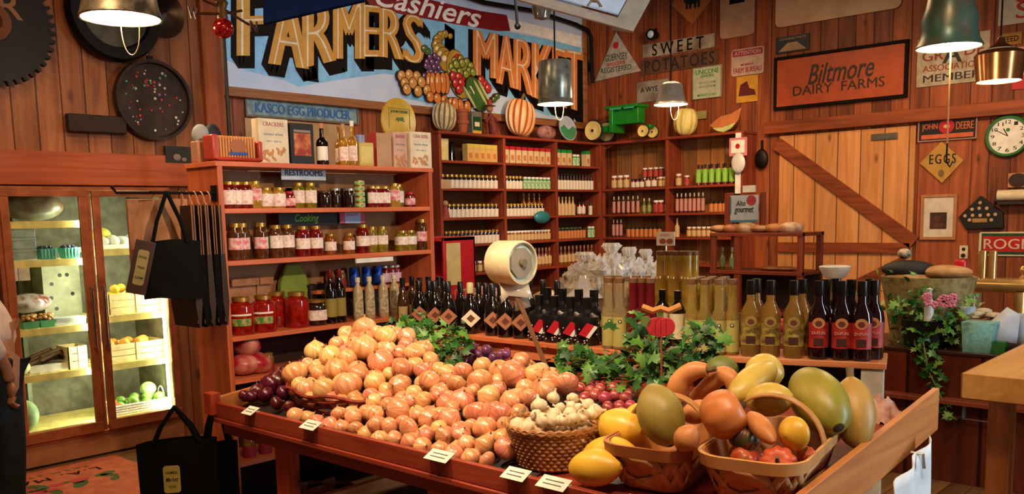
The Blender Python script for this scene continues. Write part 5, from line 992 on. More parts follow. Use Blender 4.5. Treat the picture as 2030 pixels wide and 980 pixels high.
# ---------------------------------------------------------------- produce table
TX0, TX1, TY0, TY1 = 2.15, 3.44, 1.085, 3.86
def tray(x): return .745+(x-TX0)*.10
tb_ = thing('produce_table', 'long red-brown wooden produce table with raised edges and square legs', 'table', (TX0, TY0, 0))
LY = TY1-TY0; LX = TX1-TX0
def tb_slab(m, x0, x1, y0, y1, t0, t1, k=0):
    vs = [(x, y, (tray(TX0+x)+tt)) for tt in (t0, t1) for y in (y0, y1) for x in (x0, x1)]
    m.add(vs, [(0, 2, 3, 1), (4, 5, 7, 6), (0, 1, 5, 4), (1, 3, 7, 5), (3, 2, 6, 7), (2, 0, 4, 6)], k)
m_ = MB(); tb_slab(m_, 0, LX, 0, LY, -.02, 0); m_.build('table_bed', tabley, tb_)
m_ = MB(); m_.box(-.025, 0, -.02, LY, .728, .80); m_.build('front_rail', tabley, tb_, .003)
m_ = MB(); m_.box(-.034, 0, -.02, LY, .705, .727); m_.build('front_molding', tabley, tb_, .004)
m_ = MB(); tb_slab(m_, -.03, LX+.10, -.045, -.02, -.075, .085); m_.build('end_board', tablex, tb_, .003)
m_ = MB(); tb_slab(m_, -.02, LX, LY, LY+.022, -.03, .075); m_.build('end_board', tablex, tb_, .003)
m_ = MB(); m_.box(-.05, .0, LY-.02, LY+.05, .74, .845); m_.build('corner_block', tablez, tb_, .003)
for x, y in ((.05, LY-.47), (.05, .28), (LX-.12, LY-.47), (LX-.12, .28), (.05, 1.28), (LX-.12, 1.28)): MB().box(x, x+.07, y, y+.09, 0, tray(TX0+x)-.02).build('leg', tablez, tb_, .003)
for y in (LY-.45, 1.3, .3): MB().box(.12, LX-.12, y+.02, y+.06, .26, .35).build('cross_rail', tablex, tb_, .003)
MB().box(.02, .05, 0, LY, .64, .704).build('apron', tabley, tb_)
# heap surface (centres of the topmost onions)
def zc(x, y):
    z = .812+max(0, min(x, 2.85)-2.2)*.33-max(0, x-2.88)*.75
    b = math.exp(-(((x-2.75)/.32)**2+((y-3.45)/.34)**2))*.10
    return min(z+b, 1.14)
def march(px, py, r_px, surf=zc, lo=2.0, hi=3.5):
    d = ray(px, py); o = Vector((0, 0, CH)); t = .5
    prev = None
    for k in range(900):
        t = 1.2+k*.006; p = o+d*t
        if p.x > lo and p.z < surf(p.x, p.y): break
    r = r_px*depth(p)/FPX
    return p, r
# riser boards that carry the heap
m_ = MB(); ys = [1.95, 2.2, 2.6, 3.0, 3.45, 3.82]; xs = [2.2, 2.5, 2.85, 3.05, 3.2]
vs = [(x-TX0, y-TY0, max(tray(x)+.002, zc(x, y)-.095)) for y in ys for x in xs]; n = len(xs)
m_.add(vs, [(j*n+i, j*n+i+1, (j+1)*n+i+1, (j+1)*n+i) for j in range(len(ys)-1) for i in range(n-1)]); ri = m_.build('display_riser', dkwood, tb_); sd = ri.modifiers.new('thickness', 'SOLIDIFY'); sd.thickness = .008; sd.offset = -1

def onion_mat(name, ca, cb, cc_):
    m = bpy.data.materials.new(name); m.use_nodes = True; nt = m.node_tree; N = nt.nodes.new; L = nt.links.new; b = nt.nodes['Principled BSDF']
    b.inputs['Roughness'].default_value = .26; b.inputs['Specular IOR Level'].default_value = .6; b.inputs['Subsurface Weight'].default_value = .05; b.inputs['Subsurface Scale'].default_value = .01
    tc = N('ShaderNodeTexCoord'); sp_ = N('ShaderNodeSeparateXYZ'); L(tc.outputs['Object'], sp_.inputs[0])
    cx_ = N('ShaderNodeCombineXYZ'); L(sp_.outputs[0], cx_.inputs[0]); L(sp_.outputs[1], cx_.inputs[1])
    nz = N('ShaderNodeVectorMath'); nz.operation = 'NORMALIZE'; L(cx_.outputs[0], nz.inputs[0])
    sc_ = N('ShaderNodeVectorMath'); sc_.operation = 'SCALE'; sc_.inputs['Scale'].default_value = 4.2; L(nz.outputs[0], sc_.inputs[0])
    mz = N('ShaderNodeMath'); mz.operation = 'MULTIPLY'; mz.inputs[1].default_value = .7; L(sp_.outputs[2], mz.inputs[0])
    oi = N('ShaderNodeObjectInfo'); mo = N('ShaderNodeMath'); mo.operation = 'MULTIPLY_ADD'; mo.inputs[1].default_value = 40; L(oi.outputs['Random'], mo.inputs[0]); L(mz.outputs[0], mo.inputs[2])
    cz_ = N('ShaderNodeCombineXYZ'); L(mo.outputs[0], cz_.inputs[2]); cmb = N('ShaderNodeVectorMath'); cmb.operation = 'ADD'; L(sc_.outputs[0], cmb.inputs[0]); L(cz_.outputs[0], cmb.inputs[1])
    ns = N('ShaderNodeTexNoise'); ns.inputs['Scale'].default_value = 1.0; ns.inputs['Detail'].default_value = 3; L(cmb.outputs[0], ns.inputs['Vector'])
    rp = N('ShaderNodeValToRGB'); rp.color_ramp.elements[0].position = .28; rp.color_ramp.elements[0].color = lin(ca); rp.color_ramp.elements[1].position = .78; rp.color_ramp.elements[1].color = lin(cc_)
    e = rp.color_ramp.elements.new(.52); e.color = lin(cb); L(ns.outputs['Fac'], rp.inputs[0])
    hs = N('ShaderNodeHueSaturation'); mr = N('ShaderNodeMapRange'); mr.inputs[3].default_value = .8; mr.inputs[4].default_value = 1.12; L(oi.outputs['Random'], mr.inputs[0]); L(mr.outputs[0], hs.inputs['Value'])
    wn = N('ShaderNodeTexWhiteNoise'); wn.noise_dimensions = '1D'; L(oi.outputs['Random'], wn.inputs['W']); mh = N('ShaderNodeMapRange'); mh.inputs[3].default_value = .477; mh.inputs[4].default_value = .515; L(wn.outputs['Value'], mh.inputs[0]); L(mh.outputs[0], hs.inputs['Hue'])
    L(rp.outputs[0], hs.inputs['Color']); L(hs.outputs[0], b.inputs['Base Color'])
    bp = N('ShaderNodeBump'); bp.inputs['Strength'].default_value = .15; bp.inputs['Distance'].default_value = .01; L(ns.outputs['Fac'], bp.inputs['Height']); L(bp.outputs[0], b.inputs['Normal'])
    MATS[name] = m; return m
om_y = onion_mat('yellow_onion_skin', 'eac280', 'dda468', 'c67c4c'); om_o = onion_mat('copper_onion_skin', 'e2ac74', 'd08c5c', 'b4623c'); om_r = onion_mat('red_onion_skin', '6c1c28', '4c0e1a', '30080f'); om_s = onion_mat('shallot_skin', 'b86050', '9c3c38', '7c2028')
stemm = P('onion_neck', 'a87848', .8, mott='7c5430')
def onion(name, cat, mat, sq=.86, neck=1.0):
    """unit onion, radius 1, axis z"""
    o = thing(name, 'x', cat); pr = []
    for i in range(15):
        t = i/14; a = math.pi*t; r = math.sin(a)**.92; z = -math.cos(a)*sq
        if t > .86: r = max(.10, r*.9); z += (t-.86)*1.0
        if t < .06: z += .03
        pr.append((r, z))
    def wob(a, z): return 1+.015*math.cos(5*a)+.012*math.sin(3*a+2*z)
    MB().lathe(pr, 24, 0, None, wob=wob).build('bulb', mat, o)
    zt2 = pr[-1][1]; m = MB(); m.lathe([(.16, zt2-.16), (.09, zt2-.02), (.06, zt2+.10*neck), (.09, zt2+.2*neck), (0, zt2+.16*neck)], 8); m.build('dry_neck', stemm, o)
    m = MB(); m.lathe([(.0, -sq-.05), (.07, -sq-.03), (.12, -sq+.06)], 8); [m.tube([(0, 0, -sq), (.1*math.cos(k), .1*math.sin(k), -sq-.07)], .012, 4) for k in range(6)]; m.build('root_tuft', stemm, o)
    return Proto(o)
onY = onion('yellow_onion', 'onion', om_y); onO = onion('yellow_onion', 'onion', om_o, .78); onF = onion('yellow_onion', 'onion', om_o, .66)
Zs = lambda X, Yy, s, ox, oy, L: [(ox+x/s, oy+y/s, r/s) for (x, y, r) in L]
BIG = Zs(0, 0, 3.5, 440, 620, [(990, 110, 82), (1135, 170, 74), (865, 150, 62), (985, 258, 92), (650, 270, 78), (755, 305, 76), (1110, 340, 90), (515, 420, 92), (810, 395, 88), (885, 315, 68), (590, 530, 74), (705, 535, 82), (885, 510, 98), (950, 430, 74), (675, 420, 62), (1065, 490, 76), (590, 360, 45), (1165, 255, 55), (795, 215, 52)])
SM = Zs(0, 0, 3.5, 440, 620, [(1225, 520, 84), (1260, 400, 80), (1330, 270, 80), (1230, 270, 52), (1055, 620, 58), (800, 720, 58), (910, 730, 66), (1060, 715, 72), (1230, 690, 92), (1300, 600, 66), (1065, 795, 68), (1175, 800, 62), (1300, 810, 80), (1150, 640, 54)])
SM += Zs(0, 0, 3.063, 780, 640, [(180, 300, 62), (225, 365, 75), (90, 470, 60), (420, 300, 62), (385, 375, 66), (535, 360, 80), (640, 290, 62), (740, 325, 92), (770, 240, 60), (580, 450, 74), (420, 470, 76), (720, 470, 72), (655, 560, 72), (520, 560, 80), (550, 645, 76), (340, 590, 76), (220, 590, 70), (150, 560, 55), (315, 690, 62), (420, 680, 62), (545, 750, 66), (660, 700, 62), (685, 760, 74), (905, 410, 78), (1050, 370, 74), (830, 320, 58), (820, 455, 56), (750, 620, 68), (435, 742, 56), (310, 480, 58), (185, 480, 58), (195, 695, 56), (755, 550, 56), (540, 265, 58), (265, 450, 45), (480, 420, 50), (640, 400, 50), (980, 345, 48), (360, 520, 50), (470, 640, 50), (280, 640, 50), (610, 520, 45), (40, 620, 50), (690, 620, 50), (60, 490, 45)])
balls = []
for src, L in (('B', BIG), ('S', SM)):
    for (px, py, rp2) in L:
        p, r = march(px, py, rp2*1.04); balls.append([p, r, src, px, py])
for k in range(15):
    y = 2.13+k*.083; r = .036+.006*((k*7) % 3)/2; balls.append([Vector((2.195+.008*(k % 2), y, .796)), r, 'S', 0, 0])
# fillers in the gaps, same heap one layer down
rnd.seed(11)
tries = 0; nf = 0
POLY = [(585, 730), (650, 672), (700, 640), (780, 640), (845, 690), (862, 728), (920, 735), (1050, 728), (1120, 756), (1125, 775), (1040, 800), (1015, 905), (940, 900), (800, 872), (660, 836), (700, 800), (600, 790)]
def px_of(p):
    v = Vector(p)-Vector((0, 0, CH)); w_ = v.dot(FW); return PPX+FPX*v.dot(RT)/w_, PPY-FPX*v.dot(UP)/w_
def inside(q, P_):
    c = False; j = len(P_)-1
    for i in range(len(P_)):
        if (P_[i][1] > q[1]) != (P_[j][1] > q[1]) and q[0] < (P_[j][0]-P_[i][0])*(q[1]-P_[i][1])/(P_[j][1]-P_[i][1])+P_[i][0]: c = not c
        j = i
    return c
while tries < 9000 and nf < 120:
    tries += 1; x = rnd.uniform(2.22, 2.97); y = rnd.uniform(1.98, 3.62)
    if not inside(px_of((x, y, zc(x, y)-.02)), POLY): continue
    if y < 2.2 and x < 2.6: continue
    r = rnd.uniform(.036, .05); p = Vector((x, y, zc(x, y)-.026))
    if all((p-b[0]).length > .74*(r+b[1]) for b in balls): balls.append([p, r, 'f', 0, 0]); nf += 1
for it in range(8):
    for i in range(len(balls)):
        for j in range(i+1, len(balls)):
            a, b = balls[i], balls[j]; d = a[0]-b[0]; l = d.length; mn = .84*(a[1]+b[1])
            if 1e-6 < l < mn:
                k = min(.006, (mn-l)*.5); d = d/l*k
                a[0] = a[0]+d*.5; b[0] = b[0]-d*.5
for b in balls: b[0].x = max(b[0].x, TX0+b[1]*.9+.005); b[0].z = max(b[0].z, tray(b[0].x)+b[1]*.8)
def rowname(b):
    x = b[0].x
    if b[2] == 'B': return 'basket'
    return ['front row', 'second row', 'third row', 'fourth row', 'fifth row', 'sixth row', 'seventh row', 'eighth row', 'back row'][min(8, max(0, int((x-2.2)/.085)))]
grp = {}
for b in balls: grp.setdefault(rowname(b), []).append(b)
for g, L in grp.items():
    L.sort(key=lambda b: px_of(b[0])[0])
    for i, b in enumerate(L):
        pr = onY if b[2] == 'B' and i % 4 else (onO if i % 3 else (onF if b[2] == 'S' and i % 2 else onY))
        if b[2] == 'B' and i % 4 == 0: pr = onO
        word = 'big golden onion' if b[2] == 'B' else 'brown onion'
        lab = f'{word} heaped over the red wicker basket, {nth(i)}' if g == 'basket' else f'{word} in the {g} of the onion heap, {nth(i)}'
        ti = rnd.uniform(.2, 1.5) if b[2] != 'B' else rnd.uniform(.0, .9)
        pr.put(b[0], (ti*math.cos(i*2.4), ti*math.sin(i*2.4), rnd.uniform(0, 6)), lab, 'onions '+('in the red wicker basket' if g == 'basket' else 'in the '+g), b[1])
# red onions at the left end
onR = onion('red_onion', 'onion', om_r, .82)
def zr_(x, y): return .80+max(0, x-2.2)*.30
RL = [(495, 755, 20), (520, 735, 20), (548, 755, 24), (482, 785, 13), (498, 787, 14), (527, 783, 17), (548, 800, 14), (573, 806, 12), (560, 720, 18), (585, 700, 18), (605, 692, 16), (535, 712, 17), (508, 775, 14), (475, 765, 14), (562, 780, 16), (545, 735, 16), (510, 755, 15), (470, 745, 12), (625, 690, 14), (578, 762, 14)]
rb_l = []
for px, py, rr in RL:
    p, r = march(px, py, rr, zr_, 2.0); p.x = min(p.x, 2.95); p = at(px, py, x=p.x); p.y = min(p.y, TY1-r-.03); rb_l.append([p, r])
rb_l.sort(key=lambda b: b[0].z)
for i, (p, r) in enumerate(rb_l): p.z = max(p.z, tray(p.x)+r*.8); onR.put(p, (rnd.uniform(0, 1.3), rnd.uniform(-.6, .6), i), f'dark red onion left of the wicker basket, {"lowest" if i == 0 else ORD[min(i, 29)]+" from the bottom"} of its heap', 'red onions at the left end', r)
# purple bulbs behind the heap, and shallots right of the heap
onP = onion('purple_shallot', 'shallot', onion_mat('purple_skin', 'a0607c', '7c3c64', '542448'), .9); 
for i, (px, py, rr) in enumerate([(918, 705, 12), (935, 690, 13), (950, 705, 13), (965, 695, 12), (980, 710, 13), (995, 705, 12), (940, 715, 12), (925, 718, 11), (960, 715, 12), (1003, 702, 10), (985, 722, 11)]):
    p = at(px, py, x=3.22); onP.put(p, (i*.7, i, 0), f'purple shallot below the bottle ledge, {nth(i)}', 'purple shallots behind the onions', rr*depth(p)/FPX)
onS = onion('red_shallot', 'shallot', om_s, 1.15)
SHL = [(1160, 790, 13), (1180, 785, 14), (1200, 790, 14), (1220, 785, 13), (1240, 790, 13), (1250, 805, 12), (1228, 806, 12), (1205, 808, 12), (1190, 772, 12), (1215, 770, 13), (1238, 772, 12), (1170, 775, 11), (1232, 818, 11), (1248, 782, 11), (1150, 770, 12), (1180, 762, 11), (1128, 768, 12), (1135, 755, 11)]
for i, (px, py, rr) in enumerate(SHL):
    p, r = march(px, py, rr, lambda x, y: .83+(x-2.2)*.17, 2.0); onS.put(p, (i*.9, 1.2, i), f'small red shallot beside the garlic basket, {nth(i)}', 'red shallots right of the garlic', r)
tag(MB().box(-.17, .17, -.2, .2, 0, .04).build('shallot_tray', dkwood, loc=(2.86, 2.05, tray(2.85)+.012), rot=(0, -.1, 0)), 'shallow dark tray under the red shallots', 'tray')

# red wicker basket
wred = P('red_wicker', '9c3c24', .5, mott='6c2414', mscale=30)
bc, _ = march(655, 795, 10, lambda x, y: tray(x)+.06); bc = at(662, 800, x=2.42); c0 = Vector((2.62, 3.27, 0)); 
wk = thing('wicker_basket', 'low red-brown twisted wicker basket under the biggest onions', 'basket', (2.60, 3.30, tray(2.6)+.005))
for j in range(5):
    m_ = MB(); zb = .0+j*.018; rx, ry = .30+.008*j, .40+.008*j
    m_.tube([((rx)*math.cos(a), (ry)*math.sin(a), zb+.008*math.sin(a*9+j*2)+.01) for a in [2*math.pi*k/70 for k in range(70)]], .008, 6, closed=True); m_.build('wicker_strand', wred, wk)
m_ = MB(); m_.disc((0, 0), .3, 0, .006, sy=1.33); m_.build('base', wred, wk)

# garlic basket
gb_c = at(1117, 860, x=2.40); gb_c = Vector((2.40, 1.99, tray(2.4)+.002))
def woven(rx, ry, h, taper, n=7):
    m = MB(); seg = 72
    for j in range(n):
        z = h*(j+.5)/n; s_ = taper+(1-taper)*z/h; vs = []
        m.tube([((rx*s_+.003*(1 if (k+j) % 2 else -1))*math.cos(2*math.pi*k/seg), (ry*s_+.003*(1 if (k+j) % 2 else -1))*math.sin(2*math.pi*k/seg), z) for k in range(seg)], h/n*.56, 6, closed=True)
    return m
wt = P('tan_wicker', 'b07c48', .55, mott='8c5a30', mscale=40)
gk = thing('wicker_basket', 'round tan wicker basket full of white garlic', 'basket', gb_c)
woven(.165, .165, .135, .78, 10).build('woven_side', wt, gk)
m_ = MB(); [m_.tube([((.17)*math.cos(a), (.17)*math.sin(a), .142+.006*math.sin(a*18+ph)) for a in [2*math.pi*k/72 for k in range(72)]], .008, 6, closed=True) for ph in (0, 3.14)]; m_.build('braided_rim', wt, gk)
m_ = MB(); m_.disc((0, 0), .13, 0, .008); m_.build('base', wt, gk)
def garlic():
    o = thing('garlic_bulb', 'x', 'garlic'); pr = [(0, -.8), (.35, -.82), (.8, -.6), (1, -.15), (.92, .25), (.6, .6), (.25, .85), (.16, 1.1), (.17, 1.35), (0, 1.4)]
    MB().lathe(pr, 30, 0, None, wob=lambda a, z: 1-.09*abs(math.cos(3.5*a))**4*(1 if z < .8 else 0)).build('bulb', P('garlic_skin', 'dcc8a0', .5, mott='c8a880', mscale=18, vary=.08), o)
    MB().lathe([(0, -.86), (.2, -.86), (.24, -.78)], 10).build('root_plate', P('root_brown2', '8c6c48', .8), o); return Proto(o)
gal = garlic()
GL = [(972, 455, 42), (885, 505, 55), (1090, 465, 42), (1180, 500, 45), (1250, 540, 50), (970, 555, 45), (870, 565, 42), (910, 590, 45), (1070, 555, 45), (1150, 560, 42), (850, 640, 55), (950, 640, 48), (1035, 600, 42), (1105, 640, 42), (1190, 630, 48), (1040, 680, 38), (935, 690, 36), (1110, 685, 34), (1210, 555, 42), (1010, 520, 38), (1125, 520, 36), (1030, 640, 36), (880, 675, 30), (1160, 670, 32), (1075, 505, 34), (1000, 600, 36), (1195, 590, 34)]
for i, (x, y, r) in enumerate(GL):
    px, py = 780+x/3.063, 640+y/3.063
    def gs(X, Y): return .955+.05*math.cos(min(1.5, math.hypot(X-2.42, Y-2.0)/.17*1.4))
    p, rr = march(px, py, r/3.063, gs, 2.1); rr = min(rr, .034)
    dx, dy = p.x-gb_c.x, p.y-gb_c.y; rad = math.hypot(dx, dy)
    if rad > .150: p.x = gb_c.x+dx*.150/rad; p.y = gb_c.y+dy*.150/rad
    gal.put(p, (rnd.uniform(-1.3, 1.3), rnd.uniform(-1.3, 1.3), i), f'white garlic bulb in the tan basket, {ORD[i]} counting from the rear' if i else 'white garlic bulb at the rear of the tan basket', 'garlic in the tan basket', rr)
for k in range(16):
    a = k*2.4; r = .035*math.sqrt(k); gal.put((gb_c.x+r*math.cos(a), gb_c.y+r*math.sin(a), .90), (k, 1, 0), f'garlic bulb buried in the second layer, {ORD[k+1]} counting outward from the middle', 'garlic under the top layer', .034)

# squash, gourds
def body_of(name, label, cat, pts, rad, mat, stem=None, group=None, end=None, seg=24, smooth=2, ribs=0):
    """tapered organic body along a spine"""
    c = Vector(pts[0]); 
    for p in pts[1:]: c = c+Vector(p)
    c = c/len(pts); o = thing(name, label, cat, c, group=group)
    # resample with Catmull-Rom
    P_ = [Vector(p)-c for p in pts]; n = 26; out = []; rr = []
    for i in range(n+1):
        u = i/n*(len(P_)-1); k = min(int(u), len(P_)-2); t = u-k
        p0, p1, p2, p3 = P_[max(k-1, 0)], P_[k], P_[k+1], P_[min(k+2, len(P_)-1)]
        out.append(.5*((2*p1)+(p2-p0)*t+(2*p0-5*p1+4*p2-p3)*t*t+(3*p1-p0-3*p2+p3)*t**3))
        r0, r1, r2, r3 = rad[max(k-1, 0)], rad[k], rad[k+1], rad[min(k+2, len(P_)-1)]
        rr.append(.5*((2*r1)+(r2-r0)*t+(2*r0-5*r1+4*r2-r3)*t*t+(3*r1-r0-3*r2+r3)*t**3))
    rr = [max(.001, r) for r in rr]
    m = MB(); m.tube(out, rr, seg); m.build('rind', mat, o)
    d = (out[-1]-out[-2]).normalized()
    if stem: MB().tube([out[-1]-d*.006, out[-1]+d*.012, out[-1]+d*.03+Vector((0, 0, .006))], [stem*1.3, stem, stem*1.15], 8).build('stem', P('squash_stem', '6c5830', .7), o)
    if end:
        d0 = (out[0]-out[1]).normalized(); MB().lathe([(end, 0), (end*.6, .003), (0, .003)], 12, T=Matrix.Translation(out[0]+d0*.0) @ d0.to_track_quat('Z', 'Y').to_matrix().to_4x4()).build('blossom_scar', P('scar_dark', '3c2c18', .8), o)
    return o
def ellr(n, R, p=.5): return [R*max(.02, math.sin(math.pi*(.015+.97*i/(n-1))))**(1.7*p) for i in range(n)]
def squash(name, label, pxa, pya, xa, pxb, pyb, xb, R, mat, cat='squash', stem=None, end=.012, n=15, p=.33, off=None, group=None):
    A_ = at(pxa, pya, x=xa); B2 = at(pxb, pyb, x=xb)
    pts = [A_.lerp(B2, i/(n-1)) for i in range(n)]
    if off: pts = [q+Vector(off)*math.sin(math.pi*i/(n-1)) for i, q in enumerate(pts)]
    return body_of(name, label, cat, pts, ellr(n, R, p), mat, stem, group, end)
sy_m = P('spaghetti_yellow', 'dcae38', .35, mott='c89428', mscale=5); sy2 = P('pale_squash_yellow', 'd0b458', .35, mott='b89c44', mscale=6); gm = P('melon_olive', '9c8840', .45, mott='84702c', mscale=7); g2 = P('green_squash', 'a09038', .4, mott='7c7c2c', mscale=5)
po = P('pumpkin_orange', 'cc7c40', .4, mott='b86830', mscale=4); go = P('gourd_peach', 'cc8850', .45, mott='b4703c', mscale=6); tanm = P('tan_squash', 'b89048', .45, mott='a0803c', mscale=6); turb = P('turban_red', 'c0502c', .35, mott='50602c', mscale=16); to = P('coral_gourd', 'cc5830', .4, mott='b04420', mscale=9)
squash('spaghetti_squash', 'yellow spaghetti squash at the front rail, nearest the price cards', 1130, 930, 2.24, 1232, 924, 2.26, .062, sy_m)
squash('spaghetti_squash', 'yellow spaghetti squash lying behind the front one, against the split basket', 1160, 903, 2.36, 1262, 905, 2.34, .066, sy_m)
squash('spaghetti_squash', 'yellow spaghetti squash right of the garlic basket', 1190, 842, 2.50, 1275, 858, 2.44, .070, sy_m)
squash('spaghetti_squash', 'yellow squash hidden behind the olive melon', 1240, 828, 2.66, 1300, 835, 2.66, .06, sy_m)
# baskets of split wood
splitw = P('split_basket_wood', 'b4743c', .5, mott='a0622c', mscale=6); splitp = P('split_basket_rim', 'bc8448', .45); pale_s = P('split_pale', 'c8945c', .55, mott='b07c48')
def splitbasket(label, loc, rz, wx, wy, h, hang, hdir, rimm, arch=.2, lean=0):
    o = thing('split_wood_basket', label, 'basket', loc, (0, 0, rz)); m = MB(); n = 9
    ring = lambda s_, z: [(x, y, z) for x, y in rrect(wx*s_, wy*s_, min(wx, wy)*.30*s_, n)]
    def wall(m, z0, z1, s0, s1, off, slot=0):
        A1, B1 = ring(s0+off, z0), ring(s1+off, z1); C1, D1 = ring(s0+off-.05, z0), ring(s1+off-.05, z1); k = len(A1)
        m.add(A1+B1+C1+D1, [(i, (i+1) % k, k+(i+1) % k, k+i) for i in range(k)]+[(2*k+(i+1) % k, 2*k+i, 3*k+i, 3*k+(i+1) % k) for i in range(k)]+[(k+i, k+(i+1) % k, 3*k+(i+1) % k, 3*k+i) for i in range(k)]+[(i, 2*k+i, 2*k+(i+1) % k, (i+1) % k) for i in range(k)], slot, None, True)
    wall(m, .004, h, .74, 1.0, 0); m.poly(rrect(wx*.72, wy*.72, min(wx, wy)*.2, n), 0, .008); m.build('side_wall', splitw, o, sharp=60)
    m = MB(); wall(m, h-.034, h+.004, .975, 1.0, .035); m.build('rim_band', rimm, o, sharp=60)
    m = MB(); per = 11; RR = rrect(wx, wy, min(wx, wy)*.30, n)
    def pt(u, z): 
        k = len(RR); f_ = (u % 1)*k; i = int(f_); t = f_-i; a = RR[i % k]; b = RR[(i+1) % k]; s_ = .74+.26*z/h+.014; return ((a[0]+(b[0]-a[0])*t)*s_, (a[1]+(b[1]-a[1])*t)*s_, z)
    for k in range(per):
        for sgn in (1, -1):
            vs = []; 
            for j in range(6):
                z = .012+(h-.05)*j/5; u = k/per+sgn*.09*j/5; vs += [pt(u, z), pt(u+.05, z)]
            m.add(vs, [(2*j, 2*j+1, 2*j+3, 2*j+2) for j in range(5)], 0, None, True)
    sl = m.build('woven_slats', pale_s, o); sd = sl.modifiers.new('t', 'SOLIDIFY'); sd.thickness = .002; sd.offset = 1
    if hang:
        m = MB(); pts = []
        for k in range(17):
            a = math.pi*k/16; c_ = math.cos(a); z = h+arch*math.sin(a)
            pts.append((hdir[0]*c_*wx*.5, hdir[1]*c_*wy*.5, z-.02))
        vs = []
        wdir = Vector((-hdir[1], hdir[0], 0)).normalized()*.019
        cc2 = Vector((0, 0, h-.02))
        for p_ in pts:
            p_ = Vector(p_); nrm = (p_-cc2).normalized()*.004
            vs += [p_+wdir+nrm, p_-wdir+nrm, p_-wdir-nrm, p_+wdir-nrm]
        m.add(vs, [(4*i+a_, 4*i+(a_+1) % 4, 4*i+4+(a_+1) % 4, 4*i+4+a_) for i in range(16) for a_ in range(4)]); m.build('handle', splitp, o, .002)
    return o
BK1 = ((2.50, 1.575, tray(2.30)+.012), .16); BK2 = ((2.60, 1.255, tray(2.36)+.010), .18)
# near basket
b1 = at(1325, 930, z=.80)
splitbasket('brown split-wood basket holding the olive melon and small orange gourd', BK1[0], BK1[1], .48, .30, .15, True, (0, 1), P('rim_brown', 'a05c30', .45), arch=.15)
splitbasket('larger split-wood basket with arched handle full of red and yellow gourds at the table corner', BK2[0], BK2[1], .60, .32, .155, True, (0, 1), P('handle_pale', 'd8a060', .45), arch=.16)
squash('olive_melon', 'large olive-green melon standing in the smaller split basket', 1330, 884, 2.40, 1290, 764, 2.44, .076, gm, 'melon', end=.012, p=.30)
squash('orange_gourd', 'small round orange gourd at the rim of the smaller split basket', 1345, 893, 2.30, 1378, 846, 2.31, .040, go, 'gourd', end=.007, p=.4)
po_c = at(1435, 822, x=2.44); o = pumpkin('orange_pumpkin', 'round smooth orange pumpkin resting between the two split baskets', po_c, .078, .14, po, n=8, dep=.035, stem=False); o.rotation_euler = (Matrix.Rotation(math.radians(62), 4, Vector((.55, -.8, 0)).cross(Vector((0, 0, 1)))*-1)).to_euler(); o.location = po_c-(o.rotation_euler.to_matrix() @ Vector((0, 0, .07)))
MB().lathe([(.0, .143), (.011, .142), (.014, .130)], 12).build('stem_scar', P('scar_dark', '3c2c18', .8), o)
K_ = lambda L, x0: [at(px, py, x=xx) for px, py, xx in L]
body_of('crookneck_gourd', 'bent peach-coloured crookneck squash arching behind the pumpkin', 'gourd', K_([(1345, 795, 2.62), (1343, 770, 2.62), (1355, 748, 2.63), (1378, 735, 2.64), (1402, 734, 2.65)], 0), [.028, .036, .034, .032, .022], go, .009)
body_of('crookneck_gourd', 'second bent peach squash, right of the arched one', 'gourd', K_([(1375, 790, 2.70), (1405, 765, 2.70), (1430, 745, 2.70), (1448, 752, 2.69), (1455, 775, 2.68)], 0), [.02, .03, .032, .03, .02], go, .008)
squash('orange_gourd', 'orange squash lying low behind the basket handle, left of the pumpkin', 1352, 828, 2.58, 1412, 806, 2.60, .04, go, 'gourd')
squash('spaghetti_squash', 'long pale yellow squash leaning up to the right behind the pumpkin', 1450, 792, 2.62, 1532, 726, 2.86, .054, sy2, end=.01, p=.27)
squash('spaghetti_squash', 'pale yellow squash with its dark end showing, behind the long one', 1480, 728, 3.0, 1552, 745, 3.0, .066, sy2, end=.016)
squash('spaghetti_squash', 'yellow squash with a pale scar, between the pumpkin and the big green squash', 1480, 795, 2.66, 1572, 790, 2.66, .056, sy2, end=.01)
squash('green_squash', 'biggest green-yellow squash behind the arched handle', 1662, 850, 2.70, 1588, 744, 2.86, .088, g2, end=.018, p=.27)
squash('tan_squash', 'tall tan squash standing against the grey end panel', 1700, 888, 2.84, 1686, 750, 2.94, .068, tanm, end=None, stem=.012, p=.28)
squash('green_squash', 'dull green squash behind the crookneck gourds', 1400, 735, 3.0, 1462, 732, 3.0, .055, P('dull_green', '6c7030', .5, mott='545a24'))
squash('yellow_gourd', 'small round yellow gourd under the basket handle', 1592, 858, 2.50, 1556, 862, 2.42, .052, sy_m, 'gourd', end=.008, p=.45)
squash('tan_squash', 'smooth tan neck of a squash inside the larger basket', 1485, 820, 2.50, 1535, 878, 2.40, .032, go, end=None)
def turban(name, label, px, py, x, R, mat, rot):
    o = pumpkin(name, label, at(px, py, x=x), R, R*1.5, mat, rot, 9, dep=.12); return o
turban('turban_gourd', 'red and green striped turban gourd at the left inside the larger basket', 1472, 925, 2.47, .056, turb, (.5, -.3, 0))
turban('turban_gourd', 'coral red ribbed gourd in the middle of the larger basket', 1545, 928, 2.44, .056, to, (.3, -1.0, 0))
turban('turban_gourd', 'small coral gourd at the right inside the larger basket', 1598, 912, 2.50, .028, to, (.2, -.4, 0))
turban('turban_gourd', 'dark green and red gourd at the back left inside the larger basket', 1468, 893, 2.46, .052, P('turban_dark', '3c3c1c', .4, mott='a83c24', mscale=14), (.2, .3, 0))

